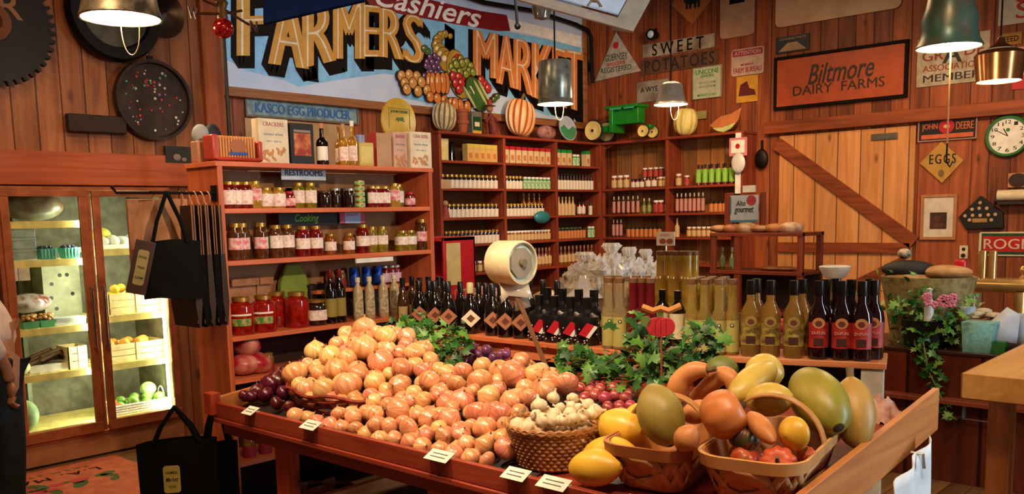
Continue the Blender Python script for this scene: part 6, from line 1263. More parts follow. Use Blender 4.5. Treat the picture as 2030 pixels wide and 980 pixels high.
# price cards on the rail
for i, (px, py, wq) in enumerate([(496, 808, .08), (615, 829, .10), (870, 880, .115), (1022, 913, .10), (1097, 929, .115), (1272, 962, .12), (1352, 978, .12)]):
    p = at(px, py, x=TX0-.028); o = thing('price_card', f'white folded price card on the front rail, {nth(i)} of seven', 'price card', (TX0-.02, p.y, .802), group='price cards on the table rail')
    m_ = MB(); m_.add([(-.034, -wq/2, -.012), (-.034, wq/2, -.012), (.016, wq/2, .014), (.016, -wq/2, .014), (-.033, -wq/2, -.0135), (-.033, wq/2, -.0135), (.017, wq/2, .0125), (.017, -wq/2, .0125)], [(3, 2, 1, 0), (4, 5, 6, 7), (0, 1, 5, 4), (1, 2, 6, 5), (2, 3, 7, 6), (3, 0, 4, 7)]); m_.box(-.003, .014, -wq/2, wq/2, -.002, .0); m_.build('card', offw, o)
    m_ = MB(); 
    for k in range(2):
        u = .3+.3*k; x = -.034+.05*u; z = -.012+.026*u+.001; m_.add([(x, -wq*.33, z+.001), (x, wq*.33, z+.001), (x+.003, wq*.33, z+.0026), (x+.003, -wq*.33, z+.0026)], [(0, 3, 2, 1)])
    m_.build('ink_lines', P('ink_grey', '6c685c', .7), o)

# ---------------------------------------------------------------- bottle ledges behind the table
ld = thing('bottle_ledge', 'long pine ledge behind the onions carrying the dark bottles', 'ledge', (3.45, 2.20, 0))
MB().box(0, .34, 0, 2.0, .975, 1.0).build('ledge_board', ledgey, ld, .003); MB().box(.03, .05, .02, 1.98, .90, .974).build('ledge_apron', ledgey, ld)
for y in (.02, .98, 1.9): MB().box(.02, .30, y, y+.04, 0, .974).build('support', tablez, ld, .003)
MB().box(.30, .31, .02, 1.98, .2, .974).build('back_panel', dkwood, ld)
ps = [(3.56, 2.04), (3.80, 1.33)]; dv = Vector((ps[1][0]-ps[0][0], ps[1][1]-ps[0][1], 0)); ang = math.atan2(dv.y, dv.x)
ld2 = thing('bottle_ledge', 'pine ledge at the right end of the table carrying the wine bottles', 'ledge', (3.56, 2.04, 0), (0, 0, ang))
LL = dv.length
MB().box(-.12, LL, 0, .30, .972, 1.0).build('ledge_board', wood('ledge_wood_x', 'cc8656', 'a8623a', 'X', 3, None, 1, True, .4), ld2, .003)
MB().box(LL-.10, LL-.01, .012, .30, .0, .971).build('end_panel', P('grey_panel', 'bcb4a4', .6, mott='a89c88'), ld2, .002)
MB().box(-.11, -.09, .01, .30, .0, .971).build('end_panel', tablez, ld2, .002)
MB().box(-.09, LL-.11, .27, .28, .0, .971).build('back_panel', dkwood, ld2)

gblk = P('black_glass', '0e0807', .08, coat=.5); tapc = P('black_capsule', '0c0b0c', .3)
# squat dark bottle with diamond tag
dmt = bottle('liqueur_bottle', [(0, 0), (.038, 0), (.042, .01), (.044, .10), (.038, .15), (.022, .19), (.014, .215), (.013, .25)], gblk, [(.0165, .215), (.017, .265), (.013, .272), (0, .272)], tapc)
def addtag(o, mat, r, z, s, name='diamond_label'):
    MB().poly([(0, z-s), (s, z), (0, z+s), (-s, z)], r, r+.003, T=T((0, 0, 0), ROT_B)).build(name, mat, o); MB().poly([(0, z-s*.45), (s*.45, z), (0, z+s*.45), (-s*.45, z)], r+.003, r+.004, T=T((0, 0, 0), ROT_B)).build(name+'_print', P('tag_print', '5c2c18', .6), o)
addtag(dmt.o, P('tag_brown_paper', '9c6240', .6), .045, .085, .045); KIDS[dmt.o] = kids(dmt.o)
for i, (px, yb2) in enumerate([(833, 0), (861, .0), (890, 0), (975, 0), (1002, 0), (1030, 0)]):
    p = at(px, 655, x=3.52); y = p.y; dmt.put((3.52+.01*(i % 2), y, 1.0), (0, 0, facing(3.5, y)), f'squat black bottle with a brown diamond label on the ledge, {nth(i)}', 'black bottles with diamond labels', (1.12, 1.12, 1.05))
dm2 = bottle('liqueur_bottle', [(0, 0), (.038, 0), (.042, .01), (.044, .10), (.038, .15), (.022, .19), (.014, .215), (.013, .25)], gblk, [(.0165, .215), (.017, .265), (.013, .272), (0, .272)], P('cream_capsule', 'b8b07c', .4)); addtag(dm2.o, P('tag_white_paper', 'd0c0a0', .6), .045, .085, .048); KIDS[dm2.o] = kids(dm2.o)
p = at(934, 655, x=3.52); dm2.put((3.52, p.y, 1.0), (0, 0, facing(3.5, p.y)), 'squat black bottle with the only white diamond label', None, (1.12, 1.12, 1.05))
for i, px in enumerate((850, 880, 912, 948, 962, 990, 1048, 1075, 1103)):
    p = at(px, 640, x=3.66); o = dup(dmt.o, (3.67, p.y, 1.0), (0, 0, 2.0), f'black bottle in the rear row of the ledge, {nth(i)}', 'rear row of black bottles')
    o.scale = (1, 1, 1.0 if i < 6 else 1.12)
# five black-capped olive bottles at the left end
obt = bottle('oil_bottle', [(0, 0), (.034, 0), (.037, .008), (.038, .13), (.03, .18), (.016, .21), (.014, .25)], content('amberdark', '4a2c0e', '2a1608'), [(.016, .235), (.017, .29), (0, .292)], tapc, (.0385, .04, .12, .8), P('tan_paper', 'a89060', .6))
for i, (px, xx) in enumerate(((800, 3.55), (815, 3.66), (834, 3.62), (851, 3.7), (871, 3.72))): p = at(px, 630, x=xx); obt.put((xx, min(p.y, 4.16), 1.0), (0, 0, facing(xx, p.y)), f'dark amber bottle with black cap at the ledge end, {nth(i)}', 'amber bottles with black caps')
# sparkly black bottles with red and white tags
spk = bottle('sparkle_bottle', [(0, 0), (.042, 0), (.048, .01), (.05, .12), (.045, .15), (.02, .17), (.015, .2)], P('star_black', '0c0a0c', .3, mott='141014'), [(.018, .19), (.018, .25), (0, .252)], tapc)
m_ = MB()
for k in range(14): a = -math.pi/2+rnd.uniform(-1.4, 1.4); z = rnd.uniform(.01, .12); m_.ell((.0495*math.cos(a), .0495*math.sin(a), z), (.0035, .0035, .0035), seg=6, ring=4)
m_.build('silver_dots', P('dot_white', 'd8ccc4', .4), spk.o)['kind'] = 'stuff'
m_ = MB(); m_.box(-.03, .012, .05, .053, .04, .10, T=T((0, 0, 0), (0, .6, 0))); m2_ = None
MB().box(-.02, .012, -.056, -.053, -.034, .034, T=T((0, 0, .085), (0, .5, 0))).build('red_tag', P('tag_red', 'b81c28', .4), spk.o); MB().box(.012, .026, -.056, -.053, -.034, .034, T=T((0, 0, .085), (0, .5, 0))).build('white_tag_edge', white, spk.o); KIDS[spk.o] = kids(spk.o)
for i, px in enumerate((1068, 1098, 1130, 1162)):
    p = at(px, 675, x=3.52); spk.put((3.53, p.y, 1.0), (0, 0, facing(3.5, p.y)), f'black dotted bottle with a red and white tag, {nth(i)} of four', 'black dotted gift bottles', (1.3, 1.3, .95))
for i, px in enumerate((1084, 1114, 1146, 1176)):
    p = at(px, 660, x=3.66); spk.put((3.67, p.y, 1.0), (0, 0, facing(3.6, p.y)), f'black dotted bottle in the rear row behind the tagged ones, {nth(i)}', 'rear black dotted bottles', (1.25, 1.25, 1.05))
# tall slim bottles with olive labels
clr = P('clear_pale_wine', 'e4d4b0', .04, trans=.85, ior=1.25, mott='dcc490'); amb = P('pale_gold_wine', 'dcc478', .04, trans=.8, ior=1.25, mott='ccae58')
rose = P('ruby_wine', '5a0e14', .06, coat=.4); olv = P('olive_matte_label', 'a89c54', .45)
def slim(mat, labm, capm, H=.345, seg=18):
    b_ = bottle('slim_wine_bottle', [(0, 0), (.028, 0), (.031, .008), (.031, H*.50), (.027, H*.56), (.0205, H*.60), (.0195, H*.97)], mat, [(.0185, H*.93), (.021, H*.935), (.021, H), (0, H)], capm, (.0318, .015, H*.46, 2.4) if labm else None, labm)
    if labm:
        MB().disc((0, H*.40), .0085, .0318, .0335, T=T((0, 0, 0), ROT_B), seg=14).build('round_emblem', P('emblem_dark', '3c3420', .5), b_.o); MB().disc((0, H*.40), .0045, .0335, .034, T=T((0, 0, 0), ROT_B), seg=12).build('emblem_centre', cream, b_.o)
        KIDS[b_.o] = kids(b_.o)
    return b_
capb = P('brown_cork_top', '6c4a28', .5)
s1 = slim(clr, olv, capb); s2 = slim(rose, None, capb); pass
for i, (px, xx) in enumerate(((1208, 3.50), (1229, 3.50), (1206, 3.60), (1224, 3.63), (1240, 3.60))):
    p = at(px, 660, x=xx); s1.put((xx, p.y, 1.0), (0, 0, facing(xx, p.y)), ('front left', 'front right', 'rear left', 'rear middle', 'rear right')[i]+' slim clear bottle with olive label beside the dotted bottles', 'slim bottles, left cluster', (1.12, 1.12, 1))
for i, (px, xx) in enumerate(((1256, 3.52), (1273, 3.54), (1290, 3.54), (1262, 3.66), (1282, 3.68))):
    p = at(px, 650, x=xx); s2.put((xx, p.y, 1.0), (0, 0, 0), f'slim ruby red bottle between the olive and black bottles, {nth(i)}', 'slim ruby bottles')
# black bottles with white labels
bw = bottle('wine_bottle', [(0, 0), (.034, 0), (.038, .01), (.038, .21), (.030, .24), (.016, .265), (.014, .32)], gblk, [(.0155, .28), (.0165, .282), (.0165, .325), (0, .325)], tapc, (.0386, .07, .205, 1.4), P('wine_label_white', 'c8b890', .6))
for i, (px, xx) in enumerate(((1313, 3.62), (1343, 3.60))): p = at(px, 690, x=xx); bw.put((xx, p.y, 1.0), (0, 0, facing(xx, p.y)), ('left', 'right')[i]+' black wine bottle with a large white label behind the pumpkin pick', 'black bottles with white labels', (1, 1, .88))
# tall clear cluster, right ledge
s4 = slim(amb, olv, capb, .345)
l2 = lambda s_, d: (ps[0][0]+dv.x*s_/LL-dv.y/LL*d, ps[0][1]+dv.y*s_/LL+dv.x/LL*d)
def on2(px, d):           # point on the right ledge, d behind its front edge, under a pixel column
    best = None
    for k in range(-40, 200):
        s_ = k*.005; x, y = l2(s_, d); v = Vector((x, y, 1.0))-Vector((0, 0, CH)); w_ = v.dot(FW); q_ = PPX+FPX*v.dot(RT)/w_
        if best is None or abs(q_-px) < best[0]: best = (abs(q_-px), x, y)
    return best[1], best[2]
for i, (px, d_) in enumerate(((1372, .06), (1396, .05), (1426, .05), (1380, .14), (1404, .14), (1430, .14), (1450, .07), (1388, .22), (1412, .22), (1436, .22))):
    x, y = on2(px, d_); s4.put((x, y, 1.0), (0, 0, facing(x, y)), f'slim pale gold bottle with round-emblem label, {nth(i) if i < 3 else ("set back "+nth(i-3))}, right ledge', 'slim gold bottles on the right ledge', (1.08, 1.08, 1))
# tall cartons/tubes standing further back, higher
s5 = slim(P('gold_glass', 'd0a840', .06, trans=.25, coat=.4, mott='98782c'), None, capb, .36)
# light wine bottles and dark red wine bottles
lw = bottle('wine_bottle', [(0, 0), (.034, 0), (.037, .008), (.038, .165), (.034, .195), (.0165, .235), (.0145, .31)], P('white_wine_glass', 'c8a050', .05, trans=.75, ior=1.3, coat=.5, mott='b08838'), [(.0165, .262), (.0172, .264), (.0172, .322), (0, .324)], tapc, (.0386, .05, .145, 1.2), P('gold_wine_label', 'a08c3c', .5, mott='5c3c1c', mscale=28))
dwm = P('dark_red_wine', '16040a', .06, coat=.5)
dwb = bottle('wine_bottle', [(0, 0), (.034, 0), (.037, .008), (.038, .165), (.034, .195), (.0165, .235), (.0145, .31)], dwm, [(.0165, .262), (.0172, .264), (.0172, .322), (0, .324)], tapc, (.0386, .05, .155, 1.1), P('red_wine_label', 'a02820', .5, mott='7c1814', mscale=20))
for b_, c1_, c2_ in ((lw, 'olive_oval', '8c7434'), (dwb, 'tan_oval', 'b07444')):
    MB().disc((0, .152), .022, .0382, .0396, T=T((0, 0, 0), ROT_B), seg=20).build('oval_label_top', P(c1_, c2_, .5), b_.o); MB().disc((0, .15), .012, .0396, .0402, T=T((0, 0, 0), ROT_B)).build('label_picture', P('label_brown', '5c2c1c', .5), b_.o)
    m_ = MB(); text(m_, 'DUPLIN', .045, .012, (0, .112), .0392, .001, bold=.02, T_=T((0, 0, 0), ROT_B)); m_.build('label_lettering', P('label_pink', 'd08c80', .5) if b_ is dwb else P('label_olive_text', '5c5420', .5), b_.o); MB().box(-.017, .017, -.0405, -.0392, .06, .09).build('label_plate', P('label_dark', '3c1c14', .5), b_.o); KIDS[b_.o] = kids(b_.o)
for i, (px, d_) in enumerate(((1487, .06), (1525, .06), (1573, .06), (1499, .15), (1588, .15))):
    x, y = on2(px, d_); lw.put((x, y, 1.0), (0, 0, facing(x, y)), ('first', 'second', 'third')[i]+' front bottle of white wine on the right ledge, counting from the left' if i < 3 else ('left', 'right')[i-3]+' rear bottle of white wine on the right ledge', 'white wine bottles', (1.2, 1.2, 1.06))
for i, (px, d_) in enumerate(((1622, .06), (1667, .06), (1705, .06), (1634, .15), (1683, .15), (1730, .12), (1722, .21), (1655, .21))):
    x, y = on2(px, d_); dwb.put((x, y, 1.0), (0, 0, facing(x, y)), ('first', 'second', 'third')[i]+' front bottle of dark red wine, counting from the left' if i < 3 else f'dark red wine bottle behind the front three, {nth(i-3)}', 'dark red wine bottles', (1.2, 1.2, 1.06))
# ---------------------------------------------------------------- ivy
leafm = P('ivy_leaf', '2c5a1c', .4, mott='1c4214', mscale=14, vary=0); leafl = P('ivy_leaf_light', '5c8a30', .4, mott='3c6c20', mscale=14); vine = P('ivy_stem', '5c4a24', .7)
LEAF = [(0, 0), (.25, -.18), (.55, -.25), (.5, .0), (.95, .25), (.55, .35), (.5, .75), (.2, .6), (0, 1.15), (-.2, .6), (-.5, .75), (-.55, .35), (-.95, .25), (-.5, 0), (-.55, -.25), (-.25, -.18)]
def leaves(m, c, n, s, spread, slots=1, droop=.3):
    for k in range(n):
        p = Vector(c)+Vector([rnd.gauss(0, 1)*q for q in spread]); sz = s*rnd.uniform(.6, 1.25)
        R = Euler((rnd.uniform(-.2, 1.3), rnd.uniform(-.7, .7), rnd.uniform(-2.6, .6))).to_matrix().to_4x4()
        vs = [(x*sz, y*sz, -abs(x)*sz*.25) for x, y in LEAF]; mi = 1 if rnd.random() < .35 else 0
        m.add([(0, .4*sz, .02*sz)]+vs, [(0, i+1, (i+1) % 16+1) for i in range(16)], mi, Matrix.Translation(p) @ R)
def ivy(label, pts, n, s, spread, strands):
    o = thing('ivy_garland', label, 'ivy', pts[0]); o0 = Vector(pts[0]); m = MB()
    for p in pts: leaves(m, Vector(p)-o0, n, s, spread)
    lf = m.build('leaves', [leafm, leafl], o)
    m = MB()
    for k in range(strands):
        m.tube([Vector(p)-o0+Vector([rnd.uniform(-1, 1)*q for q in spread]) for p in pts], .003, 5)
    m.build('stems', vine, o); return o
rnd.seed(5)
A5 = lambda L: [tuple(at(px, py, x=x)) for px, py, x in L]
ivy('green ivy sprays spilling over the back of the onion heap under the diamond-labelled bottles', A5([(800, 640, 3.15), (825, 650, 3.12), (850, 665, 3.1), (880, 660, 3.1), (905, 670, 3.1), (870, 690, 3.02), (885, 715, 2.96), (895, 730, 2.92), (915, 690, 3.1), (845, 685, 3.05)]), 17, .042, (.035, .05, .03), 4)
ivy('large green ivy spray behind the squashes and shallots under the pumpkin pick', A5([(1110, 715, 3.15), (1140, 722, 3.12), (1170, 718, 3.1), (1200, 725, 3.05), (1235, 725, 3.0), (1270, 720, 3.0), (1300, 715, 3.0), (1330, 725, 2.98), (1355, 710, 3.0), (1245, 755, 2.9), (1290, 745, 2.92), (1180, 750, 2.96), (1260, 680, 3.05), (1280, 655, 3.1), (1330, 745, 2.9), (1385, 690, 3.05), (1400, 665, 3.1)]), 17, .046, (.04, .055, .032), 5)
p = at(862, 770, x=2.72); o = thing('ivy_leaf_sprig', 'small loose green leaf sprig lying on the onions', 'leaf sprig', p); m_ = MB(); leaves(m_, (0, 0, .02), 7, .028, (.012, .02, .02)); m_.build('leaves', [leafm, leafl], o)
# cloth bits and beans at the ledge end
p = at(1775, 800, x=3.45); m_ = MB()
n = 12; vs = [(i/n*.16-.08, j/n*.16-.08, .018*math.sin(i*1.1+j*.7)+.012*math.cos(j*1.7)+.05-.3*((i/n-.5)**2+(j/n-.5)**2)) for j in range(n+1) for i in range(n+1)]
m_.add(vs, [(j*(n+1)+i, j*(n+1)+i+1, (j+1)*(n+1)+i+1, (j+1)*(n+1)+i) for j in range(n) for i in range(n)], 0, None, True); o = m_.build('checked_cloth', P('checked_cloth', 'c8a08c', .8, mott='8c4430', mscale=18), loc=(3.36, 1.19, tray(3.4)+.02)); tag(o, 'crumpled white and red cloth at the right rear corner of the table', 'cloth'); sd = o.modifiers.new('t', 'SOLIDIFY'); sd.thickness = .004
# pumpkin pick
p = at(1310, 648, x=2.86); o = thing('pumpkin_pick', 'flat red wooden pumpkin on a stick standing in the ivy', 'decoration', p, (0, 0, facing(3.1, p.y)+.0))
rd2 = P('pick_red', 'b0242c', .5)
m_ = MB(); [m_.disc((dx, 0), .034, -.006-.0005*k, .006+.0005*k, sy=1.15-.12*abs(k-1), T=T((0, 0, 0), ROT_B)) for k, dx in enumerate((-.02, 0, .02))]; m_.build('pumpkin_shape', rd2, o, .002)
m_ = MB(); [m_.box(x-.001, x+.001, -.0075, -.006, -.028, .028) for x in (-.02, 0, .02)]; m_.build('dark_ribs', P('rib_dark', '5c0c10', .6), o)
MB().tube([(0, 0, -.03), (0.003, 0, -.19)], .004, 6).build('stick', P('stick_wood', '8c4428', .6), o); m_ = MB(); m_.box(-.01, .01, -.006, .006, .035, .06); m_.disc((-.055, .02), .02, -.006, .006, T=T((0, 0, 0), ROT_B)); m_.build('stem_and_leaf', P('stem_olive', '5c6a2c', .6), o)
m_ = MB(); m_.tube([(-.07, 0, .075), (-.03, -.005, .06), (0, 0, .07), (.03, -.005, .06), (.075, 0, .08)], .013, 7); m_.build('raffia_bow', P('raffia_orange', 'b87838', .7), o)
# ---------------------------------------------------------------- produce bag dispenser
dp = at(1000, 520, x=2.95); bd = thing('produce_bag_dispenser', 'cream drum-shaped bag dispenser on a slanting wooden post above the onions', 'bag dispenser', (3.06, 2.60, 0))
c1 = at(993, 517, x=3.02)-Vector((3.06, 2.60, 0)); c2_ = at(1034, 525, x=2.88)-Vector((3.06, 2.60, 0)); ax = (c2_-c1).normalized(); Rd = .098
vw = (Vector((0, 0, CH))-(Vector((3.06, 2.6, 0))+c2_)); vw.z = 0; vw.normalize(); rt = RT.copy(); rt.z = 0; rt.normalize(); ax = (rt*.72+vw*.69).normalized()
cen = (c1+c2_)/2; Q = Matrix.Translation(cen) @ ax.to_track_quat('Z', 'Y').to_matrix().to_4x4()
MB().lathe([(0, -.075), (Rd*.96, -.075), (Rd, -.068), (Rd, .068), (Rd*.97, .075), (Rd*.9, .075), (Rd*.88, .07)], 40, T=Q).build('drum', P('drum_cream', 'cdbb92', .35), bd)
MB().lathe([(0, .055), (Rd*.88, .055), (Rd*.89, .074)], 36, T=Q).build('front_plate', P('plate_bluish', 'b4bcac', .35), bd)
MB().lathe([(Rd*.72, .06), (Rd*.72, .068), (0, .068)], 8, T=Q @ Matrix.Rotation(.4, 4, 'Z')).build('inner_window', P('window_grey', '8c8272', .2), bd)
MB().lathe([(.018, .05), (.018, .085), (0, .085)], 14, T=Q).build('hub', P('hub_olive', '6c6240', .5), bd)
m_ = MB(); b0 = cen-Vector((0, 0, Rd)); m_.add([b0+Vector((-.04, .03, .01)), b0+Vector((.05, -.05, .02)), b0+Vector((.03, -.1, -.06)), b0+Vector((-.07, .0, -.08)), b0+Vector((-.02, .0, -.05))], [(0, 1, 2, 4), (0, 4, 3)]); sd_ = m_.build('bag_guide', P('guide_plastic', 'c8b89c', .2), bd); sd_.modifiers.new('t', 'SOLIDIFY').thickness = .004
pb_ = at(1090, 745, x=3.0)-Vector((3.06, 2.60, 0)); m_ = MB(); top = cen-ax*.0-Vector((0, 0, Rd*.9)); pe = top+(pb_-top)*1.25; m_.tube([top, pe], .014, 4); m_.build('post', P('post_brass', '7c5230', .4, .3), bd)
MB().tube([pb_+Vector((0, 0, .02)), Vector((.02, -.18, tray(3.05)+.0))], .02, 8).build('post_foot', steel, bd)
m_ = MB(); m_.add([b0+Vector((.0, -.02, .0)), b0+Vector((.03, -.05, .0)), b0+Vector((.05, -.07, -.1)), b0+Vector((.0, -.02, -.12))], [(0, 1, 2, 3)]); q_ = m_.build('plastic_bag_end', P('bag_plastic', 'c8bca8', .15, alpha=.6), bd); q_.modifiers.new('t', 'SOLIDIFY').thickness = .002
# ---------------------------------------------------------------- right counters
bcx = at(1905, 740, z=.90)
o = thing('butcher_block_counter', 'thick pale butcher-block counter top on square legs at the right edge', 'counter', (bcx.x, bcx.y, 0))
MB().box(0, 2.2, -1.3, 0, .785, .90).build('block_top', butch, o, .004)
for x, y in ((.32, -.14), (2.07, -.14), (.32, -1.2)): MB().box(x, x+.1, y, y+.1, 0, .785).build('leg', butchz, o, .003)
MB().box(.34, 2.05, -.12, -.08, .68, .784).build('apron', butchz, o)
kx = 5.62
ct = thing('checkout_counter', 'dark red wooden checkout counter behind the wine bottles', 'counter', (kx, 1.0, 0))
zk = at(1850, 694, x=kx).z
MB().box(0, .04, -.04, 2.1, .0, zk-.02).build('front_panel', redwood, ct); MB().box(-.01, .6, -.04, 2.1, zk-.02, zk).build('counter_top', P('dark_top', '3c2418', .35), ct, .003)
zl = at(1900, 800, x=kx-.1).z; MB().box(-.1, 0, -.04, 2.1, zl-.015, zl+.01).build('shelf_lip', P('lip_red', '8c4428', .45), ct, .002)
m_ = MB(); m_.box(-.06, -.0, .27, .275, zl-.1, zl-.015); m_.box(-.06, 0, .50, .505, zl-.1, zl-.015); m_.box(-.06, -.055, .27, .505, zl-.1, zl-.095); m_.build('wire_holder', steel, ct)
MB().box(.04, .58, -.04, 2.1, .02, .05).build('bottom_board', dkwood, ct); MB().box(.56, .6, -.04, 2.1, 0, zk-.02).build('back_panel', redwood, ct)
# planter with ivy and pink flowers
kp = at(1835, 668, x=kx+.12)
pl = thing('flower_planter', 'planter of trailing green ivy with pink flowers on the checkout counter', 'potted plant', (kx+.14, kp.y, zk))
MB().lathe([(0, 0), (.10, 0), (.13, .02), (.15, .16), (.16, .17), (.14, .17), (.12, .05), (0, .05)], 24).build('pot', P('dark_pot', '1c1812', .5), pl)
m_ = MB(); rnd.seed(9)
leaves(m_, (0, .05, .22), 130, .045, (.09, .15, .09)); leaves(m_, (-.1, .0, .12), 70, .042, (.05, .13, .08)); leaves(m_, (-.17, -.06, -.02), 40, .04, (.03, .05, .07))
for k in range(9): leaves(m_, (-.2, -.08-.016*k, -.10-.035*k), 4, .036, (.015, .02, .015))
m_.build('leaves', [P('plant_green', '2a6a1c', .4, mott='1a4812', mscale=14), P('plant_light', '6a9438', .4)], pl)
MB().tube([(-.1, 0, .1), (-.19, -.05, .0), (-.2, -.08, -.12), (-.2, -.16, -.28), (-.2, -.21, -.40)], .004, 6).build('trailing_stem', P('stem_pale', '8c8450', .6), pl)
m_ = MB(); 
for k in range(16):
    a = at(1862+rnd.uniform(-28, 30), 596+rnd.uniform(-9, 9), x=kx-.02)-Vector((kx+.14, kp.y, zk))
    for j in range(5): m_.ell(a+Vector((0, .014*math.cos(j*1.26), .014*math.sin(j*1.26))), (.006, .013, .011), seg=7, ring=5)
m_.build('pink_flowers', P('geranium_pink', 'd8809c', .5), pl)
a = at(1838, 575, x=kx+.3); 
# bread basket with paper, pumpkin figure
a = at(1835, 560, x=kx+.32); o = thing('bread_basket', 'wide tan basket of loaves behind the ivy on the checkout counter', 'basket', (kx+.36, a.y, zk)); zz = at(1835, 535, x=kx+.36).z-zk
MB().lathe([(0, 0), (.17, .0), (.2, zz*.5), (.23, zz-.04), (.21, zz-.04), (.15, .02)], 28, T=T(sc=(1, 1.25, 1))).build('basket_side', P('olive_basket', '8c7c4c', .6, mott='6c5c34', mscale=30), o)
m_ = MB(); m_.ell((.0, .12, zz), (.13, .17, .06)); m_.build('dark_cloth', P('black_cloth', '181410', .7), o); m_ = MB(); m_.ell((-.02, -.12, zz-.01), (.1, .15, .045)); m_.ell((0, .1, zz-.06), (.14, .16, .06)); m_.build('loaves', P('loaf_tan', 'b88c5c', .6, mott='9c6c3c'), o)
a = at(1791, 509, x=kx+.34); tag(MB().ell((0, 0, 0), (.035, .045, .035)).build('small_ornament', P('ornament_cream', 'c8b494', .4, mott='1c1814', mscale=14), loc=(kx+.36, a.y, zk+zz+.10)), 'small black and cream round ornament on top of the bread basket', 'ornament')
a = at(1898, 535, x=kx+.3); tag(MB().box(-.02, .02, -.035, .035, -.05, .06).build('red_label', P('label_redplastic', 'c01828', .35), loc=(kx+.36, a.y, a.z), bevel=.015), 'bright red plastic label at the right of the bread basket', 'label')
a = at(1905, 560, x=kx+.36); m_ = MB().lathe([(0, 0), (.07, 0), (.075, .28), (.07, .3), (0, .3)], 20); tag(m_.build('glass_canister', P('canister_glass', '8c7c5c', .15, alpha=.6), loc=(kx+.46, a.y-.02, zk)), 'tall glass canister behind the pink flowers', 'canister')
a = at(1838, 575, x=kx); tag(MB().lathe([(0, 0), (.03, 0), (.026, .12), (.012, .15), (.012, .19), (.02, .2), (0, .21)], 12).build('spray_bottle', P('spray_white', 'c0c4bc', .35), loc=(kx+.05, a.y, zk+.16)), 'small white spray bottle standing in the ivy', 'bottle')
# teal basket
p0 = at(1905, 682, x=kx+.02); p1 = at(1967, 682, x=kx+.02); w = p0.y-p1.y; o = thing('teal_berry_basket', 'pale teal pressed-fibre basket on the checkout counter', 'basket', (kx+.02, (p0.y+p1.y)/2, zk)); hh = at(1935, 640, x=kx+.02).z-zk
m_ = MB(); m_.add([(0, -w*.44, 0), (.13, -w*.44, 0), (.13, w*.44, 0), (0, w*.44, 0), (-.01, -w/2, hh), (.14, -w/2, hh), (.14, w/2, hh), (-.01, w/2, hh)], [(3, 2, 1, 0), (0, 1, 5, 4), (1, 2, 6, 5), (2, 3, 7, 6), (3, 0, 4, 7)]); q_ = m_.build('basket', P('teal_fibre', '6c9c94', .7, mott='588880', mscale=50, bump=.3), o); q_.modifiers.new('t', 'SOLIDIFY').thickness = .006
m_ = MB(); m_.box(-.002, .14, -w/2-.004, w/2+.004, hh-.012, hh); m_.build('rim', P('teal_rim', '7caca4', .7), o)
# jars and paper
a = at(1915, 640, x=kx+.2); o = thing('storage_jar', 'glass jar with a pale blue lid behind the teal basket', 'jar', (kx+.22, a.y, zk)); MB().lathe([(0, 0), (.045, 0), (.05, .02), (.05, .2), (.04, .21)], 18).build('jar_body', P('jar_olive', '7c6c44', .2), o); MB().lathe([(.044, .205), (.046, .245), (0, .25)], 18).build('lid', P('lid_paleblue', 'a8bcc4', .4), o)
a = at(1950, 610, x=kx+.22); o = thing('paper_pile', 'crumpled cream papers and card box right of the glass jar', 'papers', (kx+.26, a.y, zk)); m_ = MB(); m_.box(-.08, .1, -.15, .1, 0, .18); m_.build('box', P('tan_box', 'a87c58', .6), o); m_ = MB(); [m_.ell((rnd.uniform(-.06, .06), rnd.uniform(-.1, .1), .19+rnd.uniform(0, .03)), (.05, .05, .018), seg=8, ring=5) for k in range(8)]; m_.build('crumpled_paper', P('paper_cream', 'c8b89c', .7), o)
a = at(1968, 628, x=kx+.05); m_ = MB(); m_.add([(0, .12, -.04), (.0, -.12, -.06), (.09, -.11, .1), (.09, -.04, .14)], [(0, 1, 2, 3)]); q_ = m_.build('lined_notepad', P('paper_bluewhite', 'b4b8c0', .6), loc=(kx+.10, a.y, zk+.12)); q_.modifiers.new('t', 'SOLIDIFY').thickness = .006; tag(q_, 'tilted pale lined notepad behind the teal basket', 'notepad')
a = at(1975, 655, x=kx+.04); tag(MB().box(-.05, .05, -.05, .05, 0, .07).build('green_box', P('box_green', '2c6c34', .5), loc=(kx+.09, a.y, zk)), 'small green box right of the teal basket', 'box')
a = at(2023, 650, x=kx+.1); tag(MB().lathe([(0, 0), (.085, 0), (.1, .19), (.105, .2), (.095, .2), (.08, .02), (0, .02)], 26).build('white_bucket', P('bucket_white', 'c4c8cc', .4), loc=(kx+.34, at(2023, 650, x=kx+.34).y, zk)), 'white bucket cut off by the photo edge on the checkout counter', 'bucket')
# brass rail / tap on the right
a = at(1990, 566, x=6.4); o = thing('brass_drink_tap', 'polished brass tap tower with handles in front of the right wall', 'tap', (6.4, a.y, a.z))
m_ = MB(); m_.lathe([(0, -.30), (.045, -.30), (.048, -.29), (.048, .55), (0, .55)], 20, T=T((0, 0, 0), (math.pi/2, 0, 0))); m_.build('horizontal_tube', brass, o)
for yv in (.13, .07): MB().lathe([(0, .04), (.026, .04), (.026, .22), (0, .225)], 14, T=T((0, yv, 0))).build('cylinder', brass, o)
m_ = MB(); [m_.ell((0, yv, zv), (.035, .035, .035)) for yv, zv in ((-.12, .1), (-.2, .14), (-.17, .2), (-.26, .22))]; m_.tube([(0, -.1, .04), (0, -.16, .12), (0, -.2, .2), (0, -.3, .22)], .02, 8); m_.build('handle_cluster', brass, o)
MB().lathe([(0, -a.z+.01), (.05, -a.z+.01), (.04, -.04)], 16, T=T((0, -.1, 0))).build('column', brass, o)

